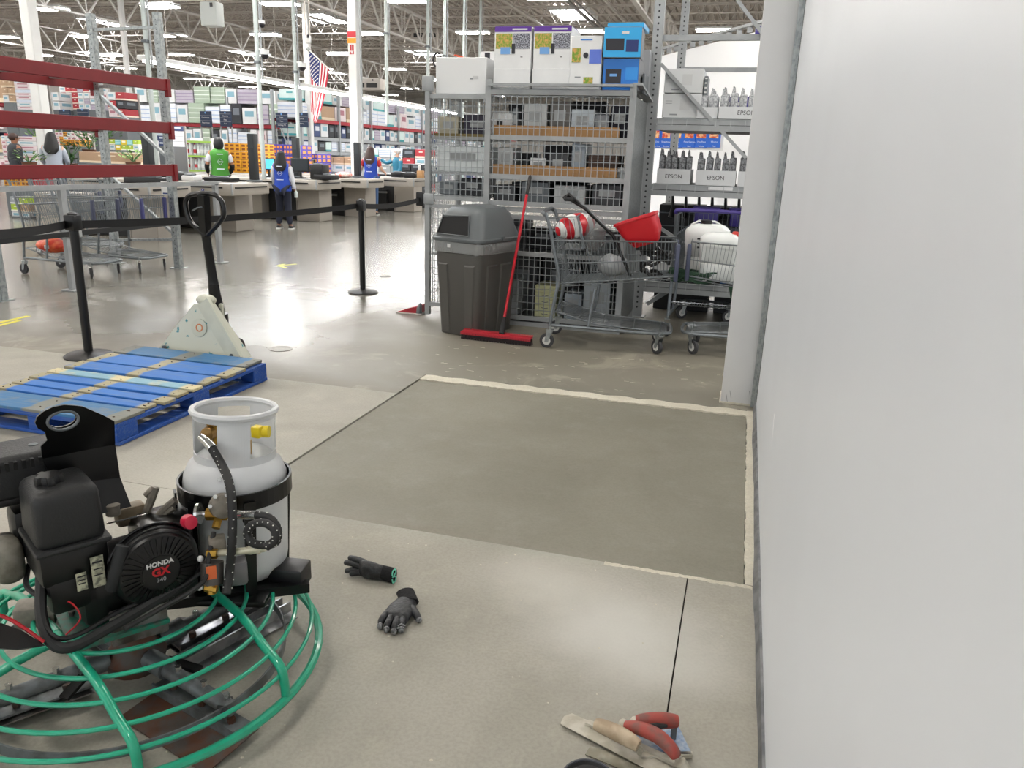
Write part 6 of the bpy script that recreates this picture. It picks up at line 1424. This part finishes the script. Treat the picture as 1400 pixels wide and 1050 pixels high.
# hanging roof-level boxes
def hung(name, x, y, Y, d, label, cat, mm=GREYP, slots=0):
    p = PY(x, y, Y); t = thing(name, label, cat, p); M().rbox((0, 0, 0), d, .03).build('casing', mm, t)
    for s in (-1, 1): M().bar((s*d[0]*.4, 0, d[2]/2), (s*d[0]*.4, 0, 7.5-p.z), .02).build('hanger_rod', JOI, t, flat=True)
    for k_ in range(slots): M().box((-d[0]*.22+k_*d[0]*.44, -d[1]/2-.01, -d[2]*.1), (d[0]*.36, .02, d[2]*.4)).build('grille', mat('grille_black', '222222', .6), t, flat=True)
    M().box((d[0]*.25, -d[1]/2-.012, d[2]*.35), (.06, .02, .08)).build('junction', DRK, t, flat=True)
    return t
hung('heater_unit', 290, 20, 16.5, (.42, .3, .5), 'pale grey square unit hung from the trusses above the aisle signs', 'heater', mat('unit_pale', 'b9bdba', .5))
hung('air_unit', 585, 48, 40, (1.5, .8, .5), 'boxy air unit with dark grilles under the roof left of the cage', 'air unit', JOI, 2); hung('air_unit', 505, 116, 36, (1.5, .8, .5), 'far air unit with dark grille right of the marked column', 'air unit', JOI, 2)
hung('ceiling_speaker', 421, 54, 19.8, (.16, .1, .2), 'small white sensor disc above the flag', 'sensor', WHT)
t = thing('hanging_camera', 'small camera dome on a thin drop left of the flag', 'camera', PY(358, 34, 13)); M().cyl((0, 0, 0), (0, 0, 3), .012, n=6).build('drop_rod', GREYP, t); M().ball((0, 0, 0), (.05, .05, .05), 12, 8).build('dome', DRK, t); M().cyl((0, 0, .02), (0, 0, .07), .055, n=14).build('mount', WHT, t)
p = PY(598, 82, 30); t = thing('hose_reel', 'dark ring-shaped reel hung left of the blank carton', 'reel', p); M().tube([(.16*cos(a), 0, .24*sin(a)) for a in [i*pi/12 for i in range(24)]], .04, 8, closed=True).build('ring', DRK, t); M().bar((0, 0, .25), (0, 0, 7-p.z), .02).build('rod', JOI, t)
# ================================================================== PEOPLE
SKIN = mat('skin_brown', '9a6b52', .6, var=.06); SKINL = mat('skin_light', 'd8ab92', .6, var=.05); HAIRK = mat('hair_black', '0e0c0c', .5, bump=.4, scale=60); HAIRB = mat('hair_brown', '3d2620', .5, bump=.4, scale=60); HAIRW = mat('hair_white', 'dcdad6', .6, bump=.4, scale=60)
def skin(verts, edges, radii, root=0, lv=2):
    me = bpy.data.meshes.new('tmp'); me.from_pydata([tuple(v) for v in verts], edges, []); o = bpy.data.objects.new('tmp', me); col.objects.link(o)
    o.modifiers.new('s', 'SKIN'); sv = me.skin_vertices[0].data
    for i, r_ in enumerate(radii):
        sv[i].radius = r_ if isinstance(r_, tuple) else (r_, r_); sv[i].use_root = (i == root)
    sub = o.modifiers.new('u', 'SUBSURF'); sub.levels = lv; sub.render_levels = lv
    ev = o.evaluated_get(bpy.context.evaluated_depsgraph_get()); m2 = ev.to_mesh()
    vs = [v.co.copy() for v in m2.vertices]; fs = [tuple(p.vertices) for p in m2.polygons]; ev.to_mesh_clear()
    bpy.data.objects.remove(o); bpy.data.meshes.remove(me); return vs, fs
def person(label, loc, rz, H, top, legs, skin_m, hair, pose, long_hair=False, vest=None, vestcut=True, shoes=BLK, mask=False, emblem=False, cuff=None, face_=True, under=None):
    """faces +y; pose gives elbow and wrist of both arms (left, right) and both knees and ankles"""
    t = thing('person', label, 'person', loc, rz); s = H/1.70; t.scale = (s, s, s)
    J = dict(pel=(0, 0, .95), sp=(0, 0, 1.12), ch=(0, .0, 1.32), nk=(0, -.01, 1.47), hb=(0, .0, 1.53), hc=(0, .015, 1.61), ht=(0, .01, 1.665))
    for sd, k_ in ((-1, 'L'), (1, 'R')):
        J['sh'+k_] = (sd*.165, -.005, 1.41); J['el'+k_] = pose['el'+k_]; J['wr'+k_] = pose['wr'+k_]
        J['hip'+k_] = (sd*.085, 0, .90); J['kn'+k_] = pose.get('kn'+k_, (sd*.10, .01, .49)); J['an'+k_] = pose.get('an'+k_, (sd*.11, -.02, .09)); a = J['an'+k_]; J['to'+k_] = (a[0]+sd*.02, a[1]+.15, .035)
        w = V(J['wr'+k_]); e = V(J['el'+k_]); J['hd'+k_] = tuple(w+(w-e).normalized()*.07)
    ks = list(J); ix = {k_: i for i, k_ in enumerate(ks)}
    R = dict(pel=(.15, .11), sp=(.125, .095), ch=(.16, .105), nk=(.052, .055), hb=(.06, .07), hc=(.078, .095), ht=(.06, .075))
    for k_ in 'LR': R.update({'sh'+k_: .062, 'el'+k_: .043, 'wr'+k_: .028, 'hd'+k_: (.034, .02), 'hip'+k_: .09, 'kn'+k_: .058, 'an'+k_: .04, 'to'+k_: .032})
    ed = [('pel', 'sp'), ('sp', 'ch'), ('ch', 'nk'), ('nk', 'hb'), ('hb', 'hc'), ('hc', 'ht')]
    for k_ in 'LR': ed += [('ch', 'sh'+k_), ('sh'+k_, 'el'+k_), ('el'+k_, 'wr'+k_), ('wr'+k_, 'hd'+k_), ('pel', 'hip'+k_), ('hip'+k_, 'kn'+k_), ('kn'+k_, 'an'+k_), ('an'+k_, 'to'+k_)]
    vs, fs = skin([J[k_] for k_ in ks], [(ix[a], ix[b_]) for a, b_ in ed], [R[k_] for k_ in ks])
    m = M(); m.add(vs, fs)
    for k_, sd in (('L', -1), ('R', 1)):     # five fingers rooted in the palm
        h = V(J['hd'+k_]); w = V(J['wr'+k_]); d = (h-w).normalized(); x, y = _frame(d); side = x if abs(x.y) > abs(y.y) else y
        for i, (o_, ln) in enumerate(((-.024, .062), (-.008, .072), (.008, .068), (.022, .054))):
            p = h-d*.01+side*o_; m.tube([p, p+d*ln*.5, p+d*ln+V((0, .012, -.006))], [.0095, .0085, .006], 6)
        p = w+d*.03; m.tube([p, p+d*.03+side*.035, p+d*.06+side*.045], [.011, .01, .007], 6)
    m.tube([(0, .09, 1.625), (0, .118, 1.60), (0, .10, 1.585)], [.008, .014, .008], 8)      # nose
    for sd in (-1, 1): m.ball((sd*.078, .005, 1.605), (.012, .02, .03), 8, 6)                 # ears
    body = m.build('body', skin_m, t, ang=1.2)
    if face_:
        m = M()
        for sd in (-1, 1): m.ball((sd*.03, .098, 1.628), (.013, .008, .008), 8, 6)
        m.build('eyes', DRK, t); m = M(); m.tube([(-.022, .098, 1.562), (0, .104, 1.56), (.022, .098, 1.562)], .004, 6); m.build('mouth', mat('lips', 'a05a52', .5), t)
    def cloth(name, keys, grow, mm):
        es = [(a, b_) for a, b_ in ed if a in keys and b_ in keys]; kk = [k_ for k_ in ks if k_ in keys]; jx = {k_: i for i, k_ in enumerate(kk)}
        rad_ = [tuple(q+grow for q in (R[k_] if isinstance(R[k_], tuple) else (R[k_],)*2)) for k_ in kk]
        v_, f_ = skin([J[k_] for k_ in kk], [(jx[a], jx[b_]) for a, b_ in es], rad_); return v_, f_
    v_, f_ = cloth('trousers', {'pel', 'hipL', 'hipR', 'knL', 'knR', 'anL', 'anR'}, .026, legs); M().add(v_, f_).build('trousers', legs, t, ang=1.2)
    TR = ((.84, .188, .132), (.95, .180, .132), (1.10, .142, .105), (1.25, .158, .115), (1.36, .182, .112), (1.42, .175, .095), (1.455, .125, .075), (1.485, .065, .058))
    def torso(lo, g, nar=1.): return [[V(((w+g)*nar*cos(2*pi*j/24), -.008+(d_+g)*sin(2*pi*j/24), z+(g*.4))) for j in range(24)] for z, w, d_ in TR if z >= lo]
    m = M().loft(torso(.9 if vest else .84, .012))
    for k_ in 'LR':
        P = [V(J['sh'+k_])+V((0, 0, -.005)), V(J['el'+k_])] + ([V(J['wr'+k_])] if cuff is not False else []); v_, f_ = skin(P if cuff is not False else [P[0], P[0].lerp(P[1], .75)], [(0, 1), (1, 2)] if cuff is not False else [(0, 1)], [.075, .056, .042] if cuff is not False else [.075, .06]); m.add(v_, f_)
    m.build('top', top, t, ang=1.2)
    if under:
        for k_ in 'LR': v_, f_ = skin([V(J['sh'+k_]).lerp(V(J['el'+k_]), .7), V(J['el'+k_]), V(J['wr'+k_])], [(0, 1), (1, 2)], [.054, .052, .04]); M().add(v_, f_).build('undersleeve', under, t, ang=1.2)
        M().ball((0, -.035, 1.58), (.10, .10, .135), 16, 10).build('hood', under, t)
    if 0: M().ball((0, -.035, 1.58), (.10, .10, .135), 16, 10).build('hood', under, t)
    if vest: M().loft(torso(.84, .026, .94)).build('vest', vest, t, ang=1.2)
    for k_ in 'LR':
        a = V(J['an'+k_]); b_ = V(J['to'+k_]); m = M(); c = (a+b_)/2; m.rbox((c.x, c.y+.005, .045), (.088, .25, .07), .03, 3); sh_ = m.build('shoe', shoes, t)
        M().rbox((c.x, c.y+.005, .012), (.094, .262, .022), .008).build('sole', WHT, sh_)
    m = M(); m.ball((0, -.012, 1.635), (.092, .107, .088), 16, 10); m.v = [(x, y, z if y < .05 or z > 1.66 else z+.035) for x, y, z in m.v]
    if long_hair: m.loft([[V((w*cos(2*pi*j/12), yy+dd*sin(2*pi*j/12), z)) for j in range(12)] for w, dd, yy, z in ((.08, .08, -.03, 1.68), (.115, .095, -.04, 1.58), (.135, .08, -.075, 1.47), (.145, .05, -.115, 1.40), (.12, .035, -.135, 1.33), (.07, .025, -.145, 1.28))])
    m.build('hair', hair, t)
    if mask: m = M(); m.rbox((0, .095, 1.575), (.11, .045, .085), .025, 3); m.build('face_mask', mat('mask_pale', 'cfdcde', .6), t)
    if emblem:
        m = M(); m.bar((-.0, -.165, 1.30), (.06, -.16, 1.24), .008, .004); m.bar((.06, -.16, 1.24), (0, -.165, 1.18), .008, .004); m.bar((0, -.165, 1.18), (-.06, -.16, 1.24), .008, .004); m.bar((-.06, -.16, 1.24), (0, -.165, 1.30), .008, .004)
        m.box((0, -.163, 1.24), (.07, .004, .014)); m.box((0, -.158, 1.10), (.15, .004, .018)); m.box((0, -.165, 1.39), (.12, .004, .016)); m.build('vest_print', mat('vest_print', 'dfe6f2', .5), t, flat=True)
    return t
NAT = dict(elL=(-.23, -.03, 1.14), wrL=(-.25, .05, .90), elR=(.23, -.03, 1.14), wrR=(.25, .05, .90))
VB = mat('vest_blue', '2048b4', .6, var=.08); VG = mat('vest_green', '3f8a28', .6, var=.08); SLW = mat('sleeve_white', 'd5d6db', .7); NVY = mat('trousers_navy', '1d2234', .75); JEAN = mat('jeans_blue', '3f5d86', .75); BLKC = mat('black_cloth', '1b1b1e', .8)
person('woman with long black hair in a blue vest walking past the counters', (-8.56, 13.72, 0), .25, 1.44, SLW, NVY, SKIN, HAIRK, dict(elL=(-.22, .02, 1.14), wrL=(-.2, .12, .95), elR=(.23, -.02, 1.14), wrR=(.27, .02, .88), knL=(-.10, .06, .50), anL=(-.13, .0, .09), anR=(.14, -.02, .09)), True, VB, emblem=True, shoes=BLK, face_=True)
t = thing('spray_bottle', 'small clear bottle held by the woman in the blue vest', 'bottle', (-8.33, 13.80, .60)); M().lathe([(.03, 0), (.034, .02), (.034, .10), (.012, .14), (.012, .17)], 12).build('bottle', mat('bottle_clear', 'c9d2cf', .15), t); M().cyl((0, 0, .17), (0, 0, .19), .016, n=10).build('cap', mat('cap_purple', '5a4a9a', .4), t)
person('man in a green vest and black cap behind the nearest checkout counter', (PY(300, 220, 14.0).x, 14.0, 0), .7, 1.66, SLW, BLKC, SKIN, HAIRK, dict(elL=(-.25, .02, 1.14), wrL=(-.22, .22, 1.02), elR=(.25, .02, 1.14), wrR=(.2, .2, 1.0)), False, VG, emblem=True, cuff=False, under=BLKC)
person('cashier in a blue vest and red shirt leaning on the third counter', (PY(507, 220, 17.95).x, 17.95, 0), .15, 1.60, mat('red_shirt', 'b62a30', .7), JEAN, SKINL, HAIRB, dict(elL=(-.27, .02, 1.15), wrL=(-.42, .12, .95), elR=(.26, .06, 1.15), wrR=(.28, .25, 1.08)), True, VB, cuff=False, emblem=True)
person('white-haired shopper in a teal jacket and face mask at the far counter', (PY(543, 220, 20.2).x, 20.2, 0), 2.6, 1.57, mat('teal_jacket', '1c6f8c', .6), BLKC, SKINL, HAIRW, dict(elL=(-.25, .06, 1.16), wrL=(-.22, .2, 1.0), elR=(.36, .12, 1.30), wrR=(.55, .2, 1.42)), False, None, mask=True)
person('brown-haired shopper in a dark coat at the left edge', (PY(23, 220, 14.0).x, 14.0, 0), -.3, 1.62, mat('coat_charcoal', '2d3036', .7), BLKC, SKIN, HAIRB, NAT, False, mat('coat_charcoal', '2d3036', .7))
person('shopper with black hair and a pale grey top behind the parked carts', (PY(74, 220, 13.5).x, 13.5, 0), .6, 1.66, mat('top_pale_grey', 'a9b1bd', .7), mat('jeans_dark', '2b3850', .75), SKINL, HAIRK, dict(elL=(-.24, .08, 1.14), wrL=(-.2, .25, 1.05), elR=(.24, .08, 1.14), wrR=(.2, .25, 1.05)), True)

# ================================================================== GLOVES
GLV = mat('glove_black', '1d1e20', .42, 0, c2='2f3134', scale=60, bump=.5); GLR = mat('glove_worn', '8e8f90', .5, 0, c2='3a3b3d', scale=90); CUF = mat('glove_cuff', '121214', .9, bump=.5, scale=200); MINT = mat('cuff_mint', '7fdcc0', .5)
def chain_mesh(m, pts, r_): vs, fs = skin(pts, [(i, i+1) for i in range(len(pts)-1)], r_, 0, 2); m.add(vs, fs)
def palm_loft(m, secs):
    """secs: centre, half width vector, half height"""
    m.loft([[c+w*cos(2*pi*j/18)*(1 if abs(cos(2*pi*j/18)) < .9 else .97)+V((0, 0, h*sin(2*pi*j/18))) for j in range(18)] for c, w, h in secs])
g1 = thing('work_glove', 'black work glove lying flat with spread fingers and thumb', 'glove', G(545, 838))
def gp_(x, y, z): return G(x, y, z)-V(g1.location)
def hw(x0, y0, x1, y1): return (G(x1, y1)-G(x0, y0))/2
m = M()
palm_loft(m, [(gp_(559, 821, .020), hw(548, 818, 569, 825), .015), (gp_(555, 826, .021), hw(541, 821, 569, 832), .018), (gp_(548, 834, .021), hw(530, 830, 564, 840), .020), (gp_(542, 842, .020), hw(524, 837, 559, 847), .019), (gp_(539, 848, .017), hw(523, 844, 556, 852), .014)])
for pts in (((529, 838), (522, 847), (519, 855)), ((535, 843), (530, 853), (528, 860)), ((543, 846), (540, 856), (538, 863)), ((551, 845), (550, 854), (548, 861))):
    chain_mesh(m, [gp_(546, 838, .018)*.3+gp_(*pts[0], .018)*.7, gp_(*pts[0], .021), gp_(*pts[1], .023), gp_(*pts[2], .012)], [.012, .0135, .013, .0115])
chain_mesh(m, [gp_(555, 828, .018), gp_(563, 832, .021), gp_(569, 840, .02), gp_(573, 848, .013)], [.014, .0165, .014, .012])
for pts in (((533, 850), (531, 856)), ((541, 852), (539, 859)), ): m.tube([gp_(*pts[0], .024), gp_(*pts[1], .02)], .004, 6)
m.build('glove_shell', GLV, g1, ang=1.3)
for x, y in ((519.5, 856), (528.5, 860.5), (538.5, 863), (548.5, 861), (572.5, 847)):
    m = M(); m.ball(gp_(x, y, .013), (.011, .011, .0115), 10, 6); m.build('worn_fingertip', GLR, g1)
m = M(); m.tube([gp_(544, 856, .027), gp_(549, 853, .031), gp_(554, 856, .026)], .003, 6); m.tube([gp_(543, 859, .024), gp_(549, 857, .029), gp_(553, 859, .024)], .003, 6); m.build('grey_crease', GLR, g1)
m = M(); a, b_ = gp_(560, 822, .02), gp_(554, 809.5, .02); d = (b_-a).normalized(); x_ = V((-d.y, d.x, 0))
m.loft([[a.lerp(b_, q)+x_*(.030+.002*q)*cos(2*pi*j/20)+V((0, 0, .017*sin(2*pi*j/20))) for j in range(20)] for q in (-.2, .1, .4, .7, 1)]); m.build('cuff', CUF, g1)
# glove on its side with a folded mint-edged cuff
g2 = thing('work_glove', 'black work glove on its side showing a mint-edged cuff', 'glove', G(505, 782))
def gq(x, y, z): return G(x, y, z)-V(g2.location)
m = M(); sd = V((-.25, .97, 0))*.02
palm_loft(m, [(gq(527, 784, .028), sd*.9, .026), (gq(518, 782, .032), sd*1.1, .030), (gq(508, 780, .036), sd*1.2, .035), (gq(499, 778, .036), sd*1.15, .034), (gq(492, 776, .034), sd*.9, .028)])
for pts in (((499, 769, .055), (487, 764.5, .060), (476, 762, .055)), ((494, 774, .042), (482, 770, .045), (470, 769, .040)), ((494, 780, .022), (482, 779, .025), (471, 781, .016)), ((498, 783, .015), (487, 783, .018), (477, 785, .013)), ((510, 785, .014), (504, 785, .014), (498, 785, .012))):
    chain_mesh(m, [gq(506, 779, .03)*.4+gq(*pts[0])*.6, gq(*pts[0]), gq(*pts[1]), gq(*pts[2])], [.013, .0135, .0125, .0105])
m.build('glove_shell', GLV, g2, ang=1.3)
m = M(); a, b_ = gq(521, 782, .030), gq(538, 787, .028); d = (b_-a).normalized(); s_ = V((-d.y, d.x, 0))
def cuf(q, k_=1.): return [a.lerp(b_, q)+s_*(.022+.003*q)*cos(u)*k_+V((0, 0, (.027+.002*q)*sin(u)*k_)) for u in [2*pi*j/24 for j in range(24)]]
m.loft([cuf(-.3), cuf(0), cuf(.3), cuf(.7), cuf(1)], cap=False); m.loft([cuf(1, .92), cuf(.5, .8)], cap=True); m.build('cuff', CUF, g2)
e = b_+d*.003
def hem(sg): return smooth_path([e+s_*-.012, e+V((0, 0, sg*.004))+s_*.004, e+s_*.012+V((0, 0, sg*.011)), e+s_*.006+V((0, 0, sg*.024)), e+s_*-.010+V((0, 0, sg*.023)), e+s_*-.014+V((0, 0, sg*.008))], 5)
m = M(); m.tube(hem(1), .0026, 6); m.tube(hem(-1), .0026, 6); m.build('mint_hem', MINT, g2)

# ================================================================== TROWELS AT THE LOWER EDGE
MUD = mat('mortar_coated_steel', 'b3ad9c', .6, .1, c2='c9c4b6', scale=25, bump=.4); BLD = mat('blade_dull', '8b8777', .5, .4, c2='a7a292', scale=20); TRD = mat('handle_red_rubber', 'a3483f', .55, 0, c2='7e5048', scale=30); WOOD = mat('handle_wood', 'c2b096', .6, 0, c2='a8947a', scale=20); MAG = mat('magnesium', 'b9bfc6', .45, .5, c2='7f94b0', scale=30)
def flatblade(name, pts, z, th, mm, parent):
    P = [G(x, y, z) for x, y in pts]; m = M(); k_ = len(P); m.add(P+[p+V((0, 0, th)) for p in P], [tuple(range(k_))[::-1], tuple(range(k_, 2*k_))]+[(i, (i+1) % k_, k_+(i+1) % k_, k_+i) for i in range(k_)])
    return m.wbuild(name, mm, parent, flat=True)
def grip(pts, r_, mm, parent, name='handle'):
    P = smooth_path([G(x, y, z) for x, y, z in pts], 5); n_ = len(P)
    rs = [r_*(.72+.28*sin(pi*min(1, max(0, (i+.6)/n_*1.0)))) for i in range(n_)]; m = M(); m.tube(P, rs, 14); return m.wbuild(name, mm, parent)
w1 = thing('finishing_trowel', 'long mortar-coated trowel with a wooden handle', 'trowel', G(840, 1010))
flatblade('blade', [(766, 990), (771, 980), (782, 976), (905, 1030), (960, 1058), (950, 1072), (880, 1050)], .010, .002, MUD, w1); flatblade('spine', [(800, 991), (806, 987), (940, 1048), (934, 1054)], .014, .008, MUD, w1)
M().tube(smooth_path([G(874, 1030, .02), G(876, 1024, .05), G(870, 1018, .075)], 3), .006, 8).wbuild('shank', MUD, w1); M().tube(smooth_path([G(845, 1005, .02), G(848, 1003, .05), G(850, 1001, .07)], 3), .006, 8).wbuild('shank', MUD, w1)
grip([(815, 990, .075), (835, 998, .08), (858, 1010, .08), (873, 1020, .075)], .021, WOOD, w1)
w2 = thing('finishing_trowel', 'trowel with a curved worn red handle between the other two', 'trowel', G(895, 1020))
flatblade('blade', [(800, 1032), (806, 1022), (840, 1028), (960, 1070), (940, 1090)], .003, .002, BLD, w2); M().tube(smooth_path([G(930, 1046, .01), G(928, 1038, .04), G(920, 1028, .065)], 3), .010, 8).wbuild('shank', MUD, w2); M().tube(smooth_path([G(930, 1042, .05), G(936, 1052, .03), G(938, 1062, .01)], 3), .016, 8).wbuild('mortar_lump', MUD, w2)
grip([(853, 993, .075), (875, 996, .09), (900, 1007, .095), (918, 1024, .085), (924, 1034, .07)], .019, TRD, w2); grip([(848, 992, .073), (856, 993, .077)], .018, MUD, w2, 'handle_cap')
w3 = thing('hand_float', 'short magnesium float with a red and black handle', 'float', G(900, 1000))
flatblade('blade', [(868, 1002), (925, 990), (946, 1034), (905, 1034), (872, 1024)], .012, .006, MAG, w3); flatblade('edge', [(876, 1034), (946, 1032), (946, 1037), (876, 1040)], .006, .012, MUD, w3)
M().rbox(G(921, 1002, .035), (.016, .012, .05), .004).wbuild('post', DGREY, w3); M().rbox(G(880, 1000, .03), (.016, .012, .04), .004).wbuild('post', DGREY, w3)
grip([(870, 987, .065), (885, 986, .07), (908, 985, .07), (926, 986, .066)], .022, TRD, w3); M().tube([G(884, 992.5, .078), G(898, 992.5, .084), G(912, 992.5, .08)], [.004, .008, .004], 8).wbuild('black_inlay', BLK, w3); M().ball(G(869, 988, .063), .017, 10, 7).wbuild('handle_cap', MUD, w3)
b_ = thing('knee_pad_lid', 'round black lid cut off by the bottom edge below the trowels', 'lid', G(803, 1088)); M().lathe([(.07, 0), (.074, .012), (.068, .045), (.06, .05), (.055, .043), (0, .043)], 30).build('shell', BLK, b_); M().tube([(.064*cos(a), .064*sin(a), .049) for a in [i*pi/15 for i in range(30)]], .004, 6, closed=True).build('rim', mat('lid_rim', '3a3d44', .35), b_)
